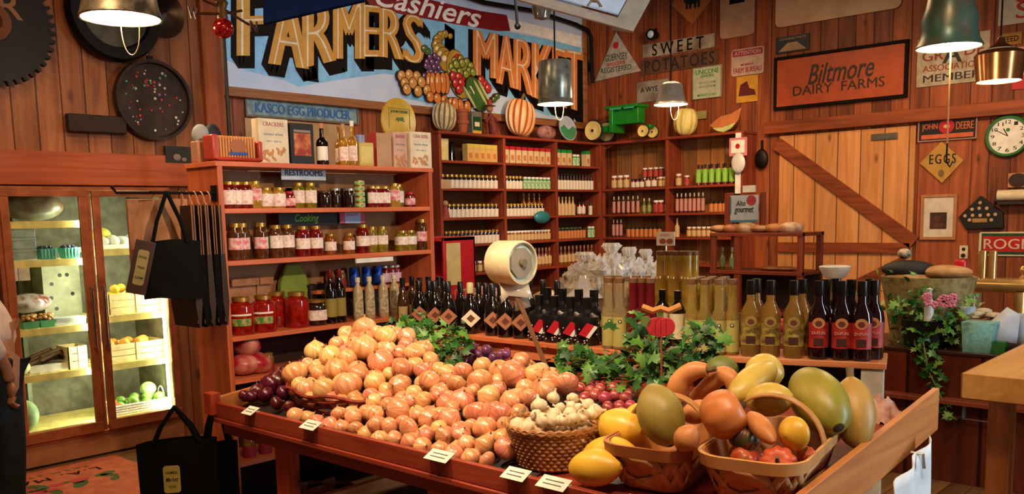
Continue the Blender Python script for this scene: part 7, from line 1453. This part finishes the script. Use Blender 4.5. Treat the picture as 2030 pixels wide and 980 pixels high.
# towel hanging from the table end
a = at(1800, 905, x=3.18); o = thing('white_towel', 'white towel with pink pattern hanging at the right end of the table', 'towel', (3.18, 1.005, .0))
n = 14; m_ = MB(); tx0, tx1 = -.24, .12
zT = .80; vs = []
for j in range(13):
    for i in range(n+1):
        u = i/n; v = j/12; vs.append((tx0+(tx1-tx0)*u+.10*v*(1-u)+.04*v, -.012+.014*math.sin(u*13+v*2)-.01*v, zT-.06+.10*u-.5*v*(1-.08*u)))
m_.add(vs, [(j*(n+1)+i, j*(n+1)+i+1, (j+1)*(n+1)+i+1, (j+1)*(n+1)+i) for j in range(12) for i in range(n)], 0, None, True); q_ = m_.build('towel_cloth', P('towel_white', 'e0ecf4', .8), o); q_.modifiers.new('t', 'SOLIDIFY').thickness = .004
m_ = MB(); [m_.disc((rnd.uniform(-.02, .12), rnd.uniform(.36, .46)), rnd.uniform(.012, .022), .018, .024, T=T((0, 0, 0), ROT_B)) for k in range(9)]; m_.build('pink_print', P('towel_pink', 'c88c9c', .8), o)
m_ = MB(); m_.tube([(.0, .015, zT+.0), (0, -.025, zT+.0), (0, -.03, zT-.05)], .006, 6); m_.build('hook', steel, o)

# ---------------------------------------------------------------- middle display table behind the ledge
mt = thing('display_table', 'dark wooden display table behind the bottle ledge with gift baskets', 'table', (4.3, 2.0, 0))
MB().box(0, 1.0, 0, 3.6, .93, .97).build('table_top', P('table_dark', '6c3420', .4), mt, .004)
for x, y in ((.05, .05), (.87, .05), (.05, 3.47), (.87, 3.47)): MB().box(x, x+.08, y, y+.08, 0, .93).build('leg', tablez, mt)
MB().box(.03, .05, 0, 3.6, .3, .93).build('front_skirt', P('skirt_red', '6c2418', .6), mt)
cel = bpy.data.materials.new('cellophane'); cel.use_nodes = True; b = cel.node_tree.nodes['Principled BSDF']; b.inputs['Base Color'].default_value = lin('faf4ea'); b.inputs['Roughness'].default_value = .14; b.inputs['Alpha'].default_value = .88; b.inputs['Metallic'].default_value = .0; b.inputs['Coat Weight'].default_value = .6
def gift(label, px, py_top, py_bot, x, rpx, content_col):
    b_ = at(px, py_bot, x=x); t_ = at(px, py_top, x=x); h = t_.z-.97; R = rpx*depth(b_)/FPX
    o = thing('gift_basket', label, 'gift basket', (x, b_.y, .97)); seed = rnd.uniform(0, 99)
    MB().lathe([(0, 0), (R*.6, 0), (R*.78, h*.22), (R*.8, h*.24), (0, h*.24)], 20).build('basket', P('gift_basket_dark', '5c2418', .6), o)
    m = MB(); [m.ell((R*.4*math.cos(k*1.6), R*.4*math.sin(k*1.6), h*.32), (R*.26, R*.26, h*.16), seg=10, ring=7) for k in range(5)]; m.build('wrapped_goods', content_col, o)
    def wob(a, z): v = Vector((math.cos(a)*2.2, math.sin(a)*2.2, z*9+seed)); return 1+.38*noise.noise(v*1.6)+.34*noise.noise(v*4.1)+.25*noise.noise(v*9)
    MB().lathe([(R*.7, .0), (R*.95, h*.12), (R*1.05, h*.25), (R*1.0, h*.38), (R*1.05, h*.48), (R*.85, h*.58), (R*.9, h*.66), (R*.55, h*.74), (R*.35, h*.8), (R*.16, h*.85), (R*.3, h*.91), (R*.38, h*.96), (R*.3, h)], 60, wob=wob).build('cellophane', cel, o, sharp=2)
    m = MB()
    for k in range(150):
        a = rnd.uniform(0, 6.283); e_ = rnd.uniform(-.1, 1.45); d_ = Vector((math.cos(a)*math.cos(e_), math.sin(a)*math.cos(e_), math.sin(e_))); b0_ = Vector((d_.x*R*.85, d_.y*R*.85, h*.42+d_.z*h*.34)); s_ = d_.cross(Vector((rnd.random(), rnd.random(), rnd.random()))).normalized()*rnd.uniform(.012, .03)
        tp_ = b0_+d_*rnd.uniform(.02, .06)+Vector((rnd.uniform(-.02, .02), rnd.uniform(-.02, .02), rnd.uniform(-.01, .03))); m.add([b0_-s_, b0_+s_, tp_+s_*.4, tp_-s_*.5+Vector((0, 0, .008))], [(0, 1, 2, 3)])
    m.build('crumpled_folds', cel, o)['kind'] = 'stuff'
    m = MB(); m.tube([(R*.18*math.cos(a), R*.18*math.sin(a), h*.85) for a in [k*math.pi/6 for k in range(12)]], .006, 6, closed=True); m.build('ribbon', P('ribbon_silver', 'c8b8a8', .25, .6), o)
gtan = P('gift_goods', 'c8a07c', .5, mott='a8705c', mscale=14)
gift('cellophane-wrapped gift basket, leftmost of the four behind the ledge', 1160, 500, 600, 4.65, 44, gtan)
gift('tallest cellophane-wrapped gift basket, second from the left', 1213, 482, 600, 4.75, 44, gtan)
gift('cellophane-wrapped gift basket, third from the left', 1248, 490, 600, 4.85, 36, gtan)
gift('cellophane-wrapped gift basket, rightmost, beside the tall gold bottles', 1280, 494, 600, 4.95, 30, gtan)
a = at(1165, 590, x=4.5); o = thing('gift_box', 'translucent wrapped tan box with red seal in front of the gift baskets', 'box', (4.42, a.y, .97)); MB().box(-.05, .12, -.12, .12, 0, .16).build('box', P('wrapped_tan', 'a88c6c', .3), o, .01); MB().box(-.056, -.05, -.03, .03, .02, .06).build('red_seal', red, o); m_ = MB().lathe([(.12, .16), (.05, .22), (.02, .30)], 14, T=T((.04, 0, 0)), wob=lambda a, z: 1+.2*math.sin(3*a)); m_.build('gathered_wrap', cel, o)
# pastry bags left
for i, (px, py, R, hgt) in enumerate(((965, 555, .13, .19), (945, 570, .1, .13), (1085, 560, .13, .18), (1060, 575, .1, .12))):
    a = at(px, py, x=4.6); o = tag(MB().lathe([(0, 0), (R*.8, 0), (R, hgt*.3), (R*.9, hgt*.7), (R*.4, hgt*.95), (0, hgt)], 24, wob=lambda A, z: 1+.2*noise.noise(Vector((math.cos(A)*2+i*7, math.sin(A)*2, z*14)))).build('wrapped_bread', P('bread_wrap_%d' % (i // 2), ('b8786c', 'b08c60')[i//2], .35, mott=('d8b0a0', 'd8c090')[i//2], mscale=12), loc=(4.6+.1*(i % 2), a.y, .972)), ('pinkish wrapped loaf left of the bag dispenser, rear', 'pinkish wrapped loaf left of the bag dispenser, front', 'tan wrapped loaf right of the bag dispenser, rear', 'tan wrapped loaf right of the bag dispenser, front')[i], 'wrapped bread')
# red crate + wire basket
a = at(895, 520, x=4.55); o = thing('red_display_stand', 'bright red display stand with a cream side card beside the jar shelf', 'display stand', (4.55, a.y, .97)); hh = at(895, 470, x=4.55).z-.97
m_ = MB(); m_.box(-.12, .2, -.05, -.03, 0, hh); m_.box(-.12, .2, .3, .32, 0, hh); m_.box(-.12, .2, -.05, .32, hh-.03, hh); m_.box(-.12, .2, -.03, .3, hh*.45, hh*.45+.015); m_.box(.18, .2, -.05, .32, 0, hh); m_.build('frame', P('stand_red', 'b01828', .4), o, .004); MB().box(-.1, .04, -.056, -.05, hh*.35, hh*.92).build('cream_card', P('card_cream', 'c0b078', .6), o); MB().box(-.126, -.12, .0, .28, .03, hh*.4).build('red_panel', P('stand_red2', '8c1820', .4), o)
a = at(925, 545, x=4.4); o = thing('wire_basket', 'small white wire basket beside the red display stand', 'basket', (4.42, a.y, .97)); m_ = MB()
for z in (.02, .09, .16): m_.tube([(0, -.14, z), (.2, -.14, z), (.2, .14, z), (0, .14, z)], .004, 6, closed=True)
for k in range(9): y = -.14+.035*k; m_.tube([(0, y, .0), (0, y, .16)], .0025, 5); m_.tube([(.2, y, 0), (.2, y, .16)], .0025, 5)
m_.build('wires', P('wire_white', 'c8c0b4', .3, .4), o); m_ = MB(); m_.box(.01, .19, -.13, .13, .0, .05); m_.build('packets', P('packet_pink', 'b8685c', .5), o, .01)
# tall gold gift bottles on a box
a = at(1345, 590, x=4.6); o = tag(MB().box(-.12, .2, -.35, .25, 0, .10).build('wooden_riser', P('riser_wood', '5c301c', .6), loc=(4.45, at(1340, 580, x=4.5).y, .971)), 'low wooden riser carrying the tall gold bottles', 'riser')
for i, px in enumerate((1309, 1325, 1336, 1352, 1364, 1377)):
    xx = 4.50+.06*(i % 2); a = at(px, 560, x=xx); s5.put((xx, a.y, 1.072), (0, 0, 0), f'tall gold bottle standing behind the white-labelled bottles, {nth(i)}', 'tall gold bottles', (1.15, 1.15, at(px, 498, x=xx).z/.36-1.072/.36))
# little pie card
o, w, h = hungsign('price_card', 'white card with two pies printed on it above the gold bottles', 1303, 460, 487, 1338, 5.0, offw, 'card'); m_ = MB(); [m_.disc((dx, -h*.18), .025, .01, .012, sy=.7) for dx in (-.02, .035)]; m_.build('pie_picture', P('pie_brown', '9c4c34', .6), o); m_ = MB(); text(m_, 'PIES', w*.5, h*.2, (0, h*.25), .01, .001); m_.build('lettering', P('pie_pink', 'c08478', .6), o); MB().tube([(0, -h/2, 0), (0, -h/2-(at(1303, 487, x=5).z-.97), 0)], .005, 6).build('stem', steel, o)
mt_c = o
# ---------------------------------------------------------------- bread rack
bx = 7.2
yA, yB_, zA, zM = at(1408, 455, x=bx).y, at(1592, 455, x=bx).y, at(1500, 462, x=bx).z, at(1500, 538, x=bx).z
rk = thing('bakery_rack', 'open dark wooden rack with flat breads, in front of the barn door', 'rack', (bx, yB_, 0)); Ly = yA-yB_
for x in (0, .38): 
    for y in (0, Ly-.05): MB().box(x, x+.04, y, y+.05, 0, zA).build('post', rackz, rk, .002)
MB().box(0, .04, Ly*.66, Ly*.66+.06, .4, zA).build('post', rackz, rk)
for z in (zA, zM, zM-.35): MB().box(-.01, .43, 0, Ly, z-.03, z).build('shelf_board', racky, rk, .002)
MB().box(.36, .38, .0, Ly, .3, zM).build('back_panel', dkwood, rk)
for i, (px, ln) in enumerate(((1425, .16), (1450, .15), (1478, .18), (1508, .2), (1535, .16), (1565, .18))):
    p = at(px, 460, x=bx+.12); bread = MB().ell((0, 0, 0), (.09, ln*.62, .035+.01*(i % 3)), seg=16).build('bread_loaf', P('loaf_%d' % (i % 3), ('c09068', 'b87848', 'd0b090')[i % 3], .6, mott='a06838'), loc=(bx+.14, p.y, zA+.035)); tag(bread, f'flat loaf on the top board of the bakery rack, {nth(i)}', 'bread', 'loaves on the bakery rack')
for i, px in enumerate((1530, 1560)): p = at(px, 535, x=bx+.14); tag(MB().ell((0, 0, 0), (.08, .12, .02), seg=14).build('bread_loaf', P('loaf_1', 'b87848', .6), loc=(bx+.14, p.y, zM+.02)), ('left', 'right')[i]+' flat loaf on the lower board of the bakery rack', 'bread')
for i, px in enumerate((1428, 1447)): p = at(px, 520, x=bx+.1); gb.put((bx+.14, p.y, zM), (0, 0, -math.pi/2), ('left', 'right')[i]+' olive bottle on the lower board of the bakery rack', sc=1.0)
# chalk sign with upright boards
ub = thing('sign_board_stand', 'upright wooden frame holding the gourmet sign above the bakery rack', 'stand', (bx+.10, 0, 0)); yl, yr = at(1436, 420, x=bx+.1).y, at(1516, 420, x=bx+.1).y; zt3 = at(1470, 382, x=bx+.1).z
m_ = MB(); m_.box(0, .02, yl-.09, yl, zA, zt3); m_.box(0, .02, yr, yr+.05, zA, zt3); m_.box(0, .02, yr, yl, zA, zA+.03); m_.build('frame_boards', rackz, ub, .002)
o, w, h = hungsign('gourmet_sign', 'white square sign with black words and a red apple above the bakery rack', 1449, 388, 441, 1504, bx+.075, P('sign_greywhite', 'b0b4b8', .6))
m_ = MB(); text(m_, 'Alto', w*.34, h*.2, (-w*.12, h*.2), .01, .002, shear=.2); text(m_, 'gourmet', w*.68, h*.26, (0, -h*.08), .01, .002, shear=.2, bold=.03); m_.build('lettering', black, o); m_ = MB(); m_.disc((w*.26, h*.3), .045, .01, .013); m_.build('red_apple', P('apple_red2', 'a0302c', .5), o); m_ = MB(); m_.box(-w/2, w/2, -h/2, -h*.42, .01, .012); m_.box(-w/2, -w*.46, -h*.2, h*.44, .01, .012); m_.build('teal_border', P('teal_border', '3c7c8c', .5), o)
a = at(1495, 378, x=bx+.2); tag(MB().box(-.01, .01, -.06, .06, -.0, .06).build('small_card', offw, loc=(bx+.11, a.y, zt3+.0)), 'small white card on top of the gourmet sign frame', 'card')
a = at(1655, 537, x=6.3); o = thing('white_bowl', 'white bowl on a stand seen between the wine bottles', 'bowl', (6.3, a.y, .0)); MB().lathe([(.02, a.z-.06), (.07, a.z-.05), (.105, a.z+.01), (.11, a.z+.03), (.1, a.z+.035), (.06, a.z-.03), (0, a.z-.035)], 26).build('bowl', white, o); MB().lathe([(.12, 0), (.12, .02), (.03, .05), (.025, a.z-.055), (0, a.z-.055)], 18).build('stand', P('stand_gold', '8c7c4c', .4), o)
a = at(1552, 580, x=4.6); tag(MB().ell((0, 0, .0), (.05, .05, .04)).build('red_bow', P('bow_red', 'c02030', .4), loc=(4.6, a.y, 1.02)), 'small red bow seen between the white wine bottles', 'bow')

# ---------------------------------------------------------------- hanging lamps
def lampshade(name, label, px, py, rpx, dia, prof, mat, up_len=1.2, guard=True, cord=.006, inner=P('shade_inner', 'f0e4c8', .5), power=14, col=(1, .78, .5), cordm=None):
    d = dia/2*FPX/rpx; r_ = ray(px, py); c = Vector((0, 0, CH))+r_*(d)
    R = dia/2; o = thing(name, label, 'hanging lamp', c)
    pr = [(x*R, z*R) for x, z in prof]; sh_ = MB().lathe(pr, 36).build('shade', mat, o)
    MB().lathe([(x*.97-.002, z+.002) for x, z in pr], 36).build('shade_lining', inner, o)
    zt_ = pr[-1][1]
    MB().ell((0, 0, R*.28), (R*.34, R*.34, R*.22)).build('bulb', bulb, o)
    MB().tube([(0, 0, zt_-.01), (0, 0, 4.9-c.z)], cord, 6).build('cord', cordm or iron, o)
    if guard: MB().tube([((R*.22+R*.24*math.cos(a))*RT.x, (R*.22+R*.24*math.cos(a))*RT.y, .01-R*.95*abs(math.sin(a))**.7) for a in [math.pi*k/14 for k in range(15)]], .0026, 5).build('wire_guard', P('guard_wire', 'b08c64', .4, .3), o)
    l = bpy.data.lights.new('lamp_light', 'POINT'); l.energy = power; l.color = col; l.shadow_soft_size = R*.3; lo = bpy.data.objects.new('lamp_light', l); C.objects.link(lo); lo.parent = o; lo.location = (0, 0, -.03)
    return o
zin = P('old_zinc', '8c8470', .35, .5, mott='4c463a', mscale=16)
lampshade('hanging_lamp', 'large galvanised lamp glowing at the upper left in front of the gears', 240, 38, 77, .42, [(1, 0), (1.02, .03), (.98, .12), (.92, .35), (.88, .62), (.7, .74), (.3, .8), (0, .82)], zin, power=16)
lampshade('hanging_lamp', 'ribbed metal bucket lamp hanging in front of the market sign', 1101, 207, 36, .255, [(1, 0), (1.0, .04), (.95, .1), (.95, .2), (.92, .25), (.95, .3), (.9, 2.2), (.86, 2.3), (0, 2.32)], P('ribbed_zinc', 'a8b0a4', .28, .5, mott='7c8478', mscale=18), power=12)
lampshade('hanging_lamp', 'small stepped metal lamp over the yellow-green pumpkin', 1330, 208, 34, .27, [(1.0, 0), (1.02, .04), (.85, .2), (.72, .6), (.66, 1.1), (.5, 1.25), (.25, 1.3), (0, 1.32)], P('bright_zinc', 'c8c0b0', .25, .5), power=12)
lampshade('hanging_lamp', 'large green bell-shaped lamp at the upper right', 1881, 95, 61, .34, [(1, 0), (1.02, .04), (.9, .25), (.84, .6), (.86, .9), (.74, 1.25), (.62, 1.9), (.4, 2.2), (0, 2.25)], P('green_patina', '3c5a50', .35, .25, mott='5c503c', mscale=8), power=12, guard=False)
lampshade('hanging_lamp', 'copper kettle-shaped lamp right of the green bell lamp', 1980, 162, 41, .26, [(1, 0), (1.0, .03), (1.1, .9), (1.14, 1.25), (1.0, 1.4), (.6, 1.55), (.25, 1.8), (.1, 2.1), (0, 2.12)], copper, power=9, guard=False)
# pull cord with hook
a = at(1884, 105, x=3.4); d_ = .34/2*FPX/61; cA = Vector((0, 0, CH))+ray(1885, 100)*d_; cB = Vector((0, 0, CH))+ray(1884, 330)*d_
o = thing('pull_cord', 'pale pull cord hanging from the green lamp down over the eggs sign', 'cord', (cA.x, cA.y, 0)); MB().tube([(0, 0, cA.z+.02), (0, 0, cB.z+.12)], .0045, 6).build('cord', P('cord_tan', 'a87c50', .7), o)
MB().tube([(0, 0, cB.z+.13), (0, 0, cB.z+.03), (RT.x*.02, RT.y*.02, cB.z), (RT.x*.035, RT.y*.035, cB.z+.03)], .005, 6).build('hook', iron, o)
# white open lamp box
d_ = 4.4; K2 = lambda px, py, d=d_: Vector((0, 0, CH))+ray(px, py)*d
cb_ = K2(1255, 62); o = thing('white_lamp_box', 'white box-shaped ceiling light housing with a pale blue panel at the top edge', 'light housing', cb_)
A1 = K2(1112, 22, 4.9)-cb_; B1 = K2(1292, -25, 4.9)-cb_; A1.z = 0; B1.z = 0
upv = Vector((0, 0, .10)); wb_ = P('housing_white', 'c8c4bc', .5); wb2_ = P('housing_blue_white', 'b8d0e4', .5)
u1 = (K2(1110, 22)-cb_); u2 = (K2(1292, -6)-cb_); nrm = (-FW); 
def slabv(p0, p1, w_, t_): vs = [p0, p1, p1+w_, p0+w_]; vs += [q+t_ for q in vs[:4]]; return vs
F8 = [(0, 1, 2, 3), (7, 6, 5, 4), (0, 4, 5, 1), (1, 5, 6, 2), (2, 6, 7, 3), (3, 7, 4, 0)]
u1 = u1*1.6; u2 = u2*2.2
m_ = MB(); m_.add(slabv(Vector((0, 0, 0)), u1, RT*.016*4.4/4+UP*.065+FW*.06, FW*.02), F8); m_.build('left_side', wb_, o)
m_ = MB(); m_.add(slabv(Vector((0, 0, 0)), u2, -RT*.10+UP*.03+FW*.05, FW*.02), F8); m_.build('right_side', wb2_, o)
m_ = MB(); q0 = -RT*.055+UP*.10+FW*.05; m_.add(slabv(q0+u1*.02, q0+u1*.9, u2*.9, FW*.02), F8); m_.build('glass_panel', P('panel_blue', 'a0b8cc', .25, emis=.25, ecol='a8c8e8'), o)
m_ = MB(); m_.tube([K2(1165, 12)-cb_, K2(1172, 2)-cb_, K2(1185, 3)-cb_, K2(1192, 14)-cb_], .008, 6); m_.build('wire_handle', steel, o)
m_ = MB(); m_.tube([u2*.5+FW*.05, Vector((u2.x*.5, u2.y*.5, 4.9-cb_.z))], .01, 6); m_.build('hanging_rod', iron, o)
# conduit pipe along the top of the sign
cpz = [at(px, py, y=YB-.14) for px, py in ((870, -25), (960, 5), (1060, 22), (1140, 48), (1165, 60), (1172, 75), (1174, 150), (1176, 165))]
o = tag(MB().tube(cpz, .028, 8).build('conduit_pipe', iron), 'black pipe running above and down the right side of the market sign', 'pipe')
o = thing('hanging_rod', 'thin black rod with a hook in front of the sign top', 'rod', K2(1026, 52, 6.8)); MB().tube([(0, 0, 0), (-.05, .0, .5), (-.05, 0, 4.9-o.location.z)], .012, 6).build('rod', iron, o); MB().ell((0, 0, 0), (.025, .025, .025)).build('end_ball', iron, o)
o = thing('glass_insulator_lamp', 'small clear glass and metal fitting hanging near the top middle', 'light fitting', K2(1074, 22, 6.0)); MB().lathe([(0, -.06), (.05, -.05), (.07, .02), (.05, .1), (0, .12)], 16).build('glass_globe', P('fitting_glass', '8c8c80', .15, .4), o); MB().tube([(0, 0, .1), (0, 0, 4.9-o.location.z)], .012, 6).build('rod', iron, o)
# navy cloth canopy
q4 = [K2(522, 46, 4.6), K2(521, -25, 4.6), K2(600, -60, 4.4), K2(730, -60, 4.3), K2(722, 0, 4.3)]
cn = sum(q4, Vector())/5; m_ = MB(); m_.add([p-cn for p in q4]+[p-cn+FW*.03 for p in q4], [(0, 1, 2, 3, 4), (9, 8, 7, 6, 5)]+[(i, 5+i, 5+(i+1) % 5, (i+1) % 5) for i in range(5)])
o = thing('navy_panel', 'dark navy hanging panel covering the top of the FARMERS lettering', 'panel', cn); m_.build('panel', P('navy_cloth', '081c4c', .9, spec=.05), o); MB().tube([q4[3]-cn, Vector((q4[3].x-cn.x, q4[3].y-cn.y, 4.9-cn.z))], .008, 6).build('suspension_wire', iron, o)
# weather vane
base = Vector((at(455, 270, y=JY+.2).x, JY+.20, zt+.0)); dd = depth(base); 
def V(px, py): return at(px, py, y=JY+.20)-base
o = thing('weather_vane', 'old weather vane with a red glass ball and letter W on the jar shelf', 'weather vane', base)
MB().tube([(0, 0, 0), (0, 0, V(455, 55).z), (0, 0, V(455, -60).z)], .011, 8).build('pole', iron, o); MB().lathe([(.06, 0), (.05, .02), (0, .03)], 16).build('base_plate', iron, o)
bz_ = V(454, 58).z; MB().ell((0, 0, bz_), (.055, .055, .055), seg=24, ring=16).build('glass_ball', P('ruby_ball', 'b0241c', .12, .5, mott='6c0c0c', mscale=60), o)
m_ = MB(); z0 = V(455, 30).z; m_.lathe([(.015, z0-.05), (.03, z0-.02), (.02, z0+.02), (.035, z0+.06), (.012, z0+.09)], 14); m_.build('collar', P('vane_bronze', '5c4020', .4, .6), o)
m_ = MB(); m_.tube([(-.155, 0, z0-.02), (0, 0, z0), (.12, 0, z0+.035)], .008, 6); m_.tube([(-.1, .02, z0+.06), (0, 0, z0+.03), (.15, -.02, z0-.04)], .007, 6); m_.tube([(0, 0, z0+.05), (-.06, .01, z0+.09)], .006, 6); m_.build('arms', P('vane_rust', '4a2a14', .6, .4), o)
m_ = MB(); text(m_, 'W', .055, .06, (-.17, z0-.02), -.004, .008, T_=T((0, 0, 0), ROT_B), bold=.02); text(m_, 'N', .045, .06, (.19, z0-.04), -.004, .008, T_=T((0, 0, 0), ROT_B), bold=.02); m_.build('letters', P('vane_letter', '4a2414', .6, .3), o)
# post bundle left of the shelf top: white cap, blue thing, black-white item
a = at(428, 255, y=JY+.28); 
a = at(418, 290, y=JY+.24); 
o = thing('storage_tub', 'pale tub with blue and white cloths behind the cracker pack', 'tub', (jx0+.06, JY+.235, zt)); MB().box(-.055, .08, -.04, .04, 0, .12).build('tub', P('tub_tan', 'a8785c', .5), o, .01); m_ = MB(); m_.ell((-.01, 0, .15), (.05, .035, .06)); m_.build('white_cloth', P('cloth_greywhite', '9a9c9c', .7), o); m_ = MB(); m_.ell((.06, .0, .15), (.05, .035, .065)); m_.build('navy_cloth', P('cloth_navy', '101828', .7), o)
# under the table: dark boxes and a basket of small goods
for i, (x, y, sx, sy2_, sz, lab) in enumerate(((2.9, 3.1, .4, .5, .3, 'dark cardboard box under the left half of the produce table'), (2.8, 2.1, .4, .6, .34, 'dark cardboard box under the middle of the produce table'))):
    o = thing('storage_box', lab, 'box', (x, y, 0)); MB().box(-sx/2, sx/2, -sy2_/2, sy2_/2, 0, sz).build('carton', P('carton_dark', '2c1a10', .8), o, .004); MB().box(-sx/2-.004, sx/2+.004, -.03, .03, sz-.001, sz+.003).build('tape', P('tape_brown', '5c4020', .4), o)
o = thing('kindling_basket', 'black basket of pale pieces under the left end of the table', 'basket', (2.52, 3.62, 0)); MB().lathe([(0, 0), (.15, 0), (.19, .30), (.2, .31), (.17, .3), (.14, .02)], 24).build('basket', P('basket_black', '120e0c', .6), o)
m_ = MB(); [m_.box(-.03, .03, -.012, .012, -.008, .008, T=T((rnd.uniform(-.11, .11), rnd.uniform(-.11, .11), .305+.012*(k % 3)), (rnd.uniform(-.3, .3), rnd.uniform(-.3, .3), rnd.uniform(0, 3)))) for k in range(16)]; m_.box(-.1, .1, -.1, .1, .24, .3); m_.build('pale_pieces', P('kindling', '8c6034', .7), o)

# ---------------------------------------------------------------- customer at the left edge
def skin(name, verts, edges, radii, mat, parent, sub=2, root=0):
    me = bpy.data.meshes.new(name); me.from_pydata([tuple(v) for v in verts], edges, []); me.materials.append(mat)
    o = bpy.data.objects.new(name, me); C.objects.link(o); o.parent = parent
    md = o.modifiers.new('skin', 'SKIN'); md.use_smooth_shade = True
    for v, r in zip(me.skin_vertices[0].data, radii): v.radius = (r, r) if not isinstance(r, tuple) else r; v.use_root = False
    me.skin_vertices[0].data[root].use_root = True
    sb = o.modifiers.new('sub', 'SUBSURF'); sb.levels = sub; sb.render_levels = sub; return o
pc = at(-38, 940, y=5.15); pc = Vector((at(-20, 800, y=5.25).x, 5.25, 0))
pe = thing('person', 'person in pale shirt and dark jeans bending over at the left edge', 'person', pc, (0, 0, .2))
skinm = P('skin', 'b07c5c', .5, sub=.1); jean = P('dark_jeans', '0e1218', .8, mott='1c2c38', mscale=9); shirt = P('pale_shirt', 'd8c4b8', .8)
V_ = [(0, 0, .98), (0, 0, 1.12), (-.10, .02, 1.30), (-.18, .03, 1.42), (-.25, .03, 1.52), (-.29, .03, 1.64), (.0, -.10, .92), (.02, -.12, .50), (.0, -.12, .09), (-.14, -.13, .05), (.0, .10, .92), (.04, .12, .50), (.05, .13, .09), (-.09, .13, .05),
      (-.20, -.19, 1.38), (-.14, -.26, 1.12), (-.02, -.22, .92), (.0, -.21, .84), (-.2, .21, 1.38), (-.3, .27, 1.14), (-.42, .2, 1.0), (-.48, .16, .97)]
E_ = [(0, 1), (1, 2), (2, 3), (3, 4), (4, 5), (0, 6), (6, 7), (7, 8), (8, 9), (0, 10), (10, 11), (11, 12), (12, 13), (3, 14), (14, 15), (15, 16), (16, 17), (3, 18), (18, 19), (19, 20), (20, 21)]
R_ = [(.13, .15), (.13, .14), (.13, .16), (.12, .15), .055, .09, .10, .065, .045, .04, .10, .065, .045, .04, .06, .042, .03, .03, .06, .042, .03, .03]
skin('body', V_, E_, R_, skinm, pe)
m_ = MB(); m_.ell((-.31, .03, 1.66), (.10, .08, .12)); m_.build('hair', P('brown_hair', '2c1a10', .7), pe)
skin('shirt', [(0, 0, .96), (0, 0, 1.12), (-.10, .02, 1.30), (-.18, .03, 1.42), (-.20, -.19, 1.38), (-.15, -.25, 1.14), (-.05, -.23, .96), (-.2, .21, 1.38), (-.29, .26, 1.18)], [(0, 1), (1, 2), (2, 3), (3, 4), (4, 5), (5, 6), (3, 7), (7, 8)], [(.185, .20), (.17, .18), (.155, .18), (.135, .17), .08, .068, .052, .075, .06], shirt, pe)
skin('jeans', [(0, 0, 1.0), (0, -.10, .90), (.02, -.12, .50), (.0, -.12, .13), (0, .10, .90), (.04, .12, .50), (.05, .13, .13)], [(0, 1), (1, 2), (2, 3), (0, 4), (4, 5), (5, 6)], [(.15, .17), .125, .085, .068, .125, .085, .068], jean, pe)
m_ = MB(); m_.ell((-.06, -.125, .05), (.14, .05, .05)); m_.ell((-.01, .13, .05), (.14, .05, .05)); m_.build('shoes', P('shoe_dark', '14100e', .6), pe)
# right hand, fingers curled on the card
hm = MB(); hx, hy, hzz = -.0, -.21, .80
hm.ell((hx, hy, hzz), (.018, .040, .048)); 
for k, (dy, l) in enumerate(((-.03, .065), (-.01, .075), (.01, .072), (.028, .058))): hm.tube([(hx, hy+dy, hzz-.035), (hx-.012, hy+dy, hzz-.035-l*.45), (hx+.004, hy+dy, hzz-.035-l*.75), (hx+.02, hy+dy, hzz-.035-l*.8)], [.010, .009, .0085, .006], 8)
hm.tube([(hx+.0, hy+.035, hzz+.01), (hx+.02, hy+.05, hzz-.02), (hx+.03, hy+.04, hzz-.045)], [.011, .010, .007], 8); hm.build('hand', skinm, pe)
a = at(26, 745, y=5.05); o = thing('paper_card', 'pinkish paper card held low beside the dark jeans', 'card', a, (math.pi/2, .2, facing(a.x, a.y)))
MB().poly([(-.028, .13), (.02, .10), (.035, -.06), (.005, -.15), (-.03, -.10)], 0, .003).build('card', P('card_salmon', 'b89078', .7), o)
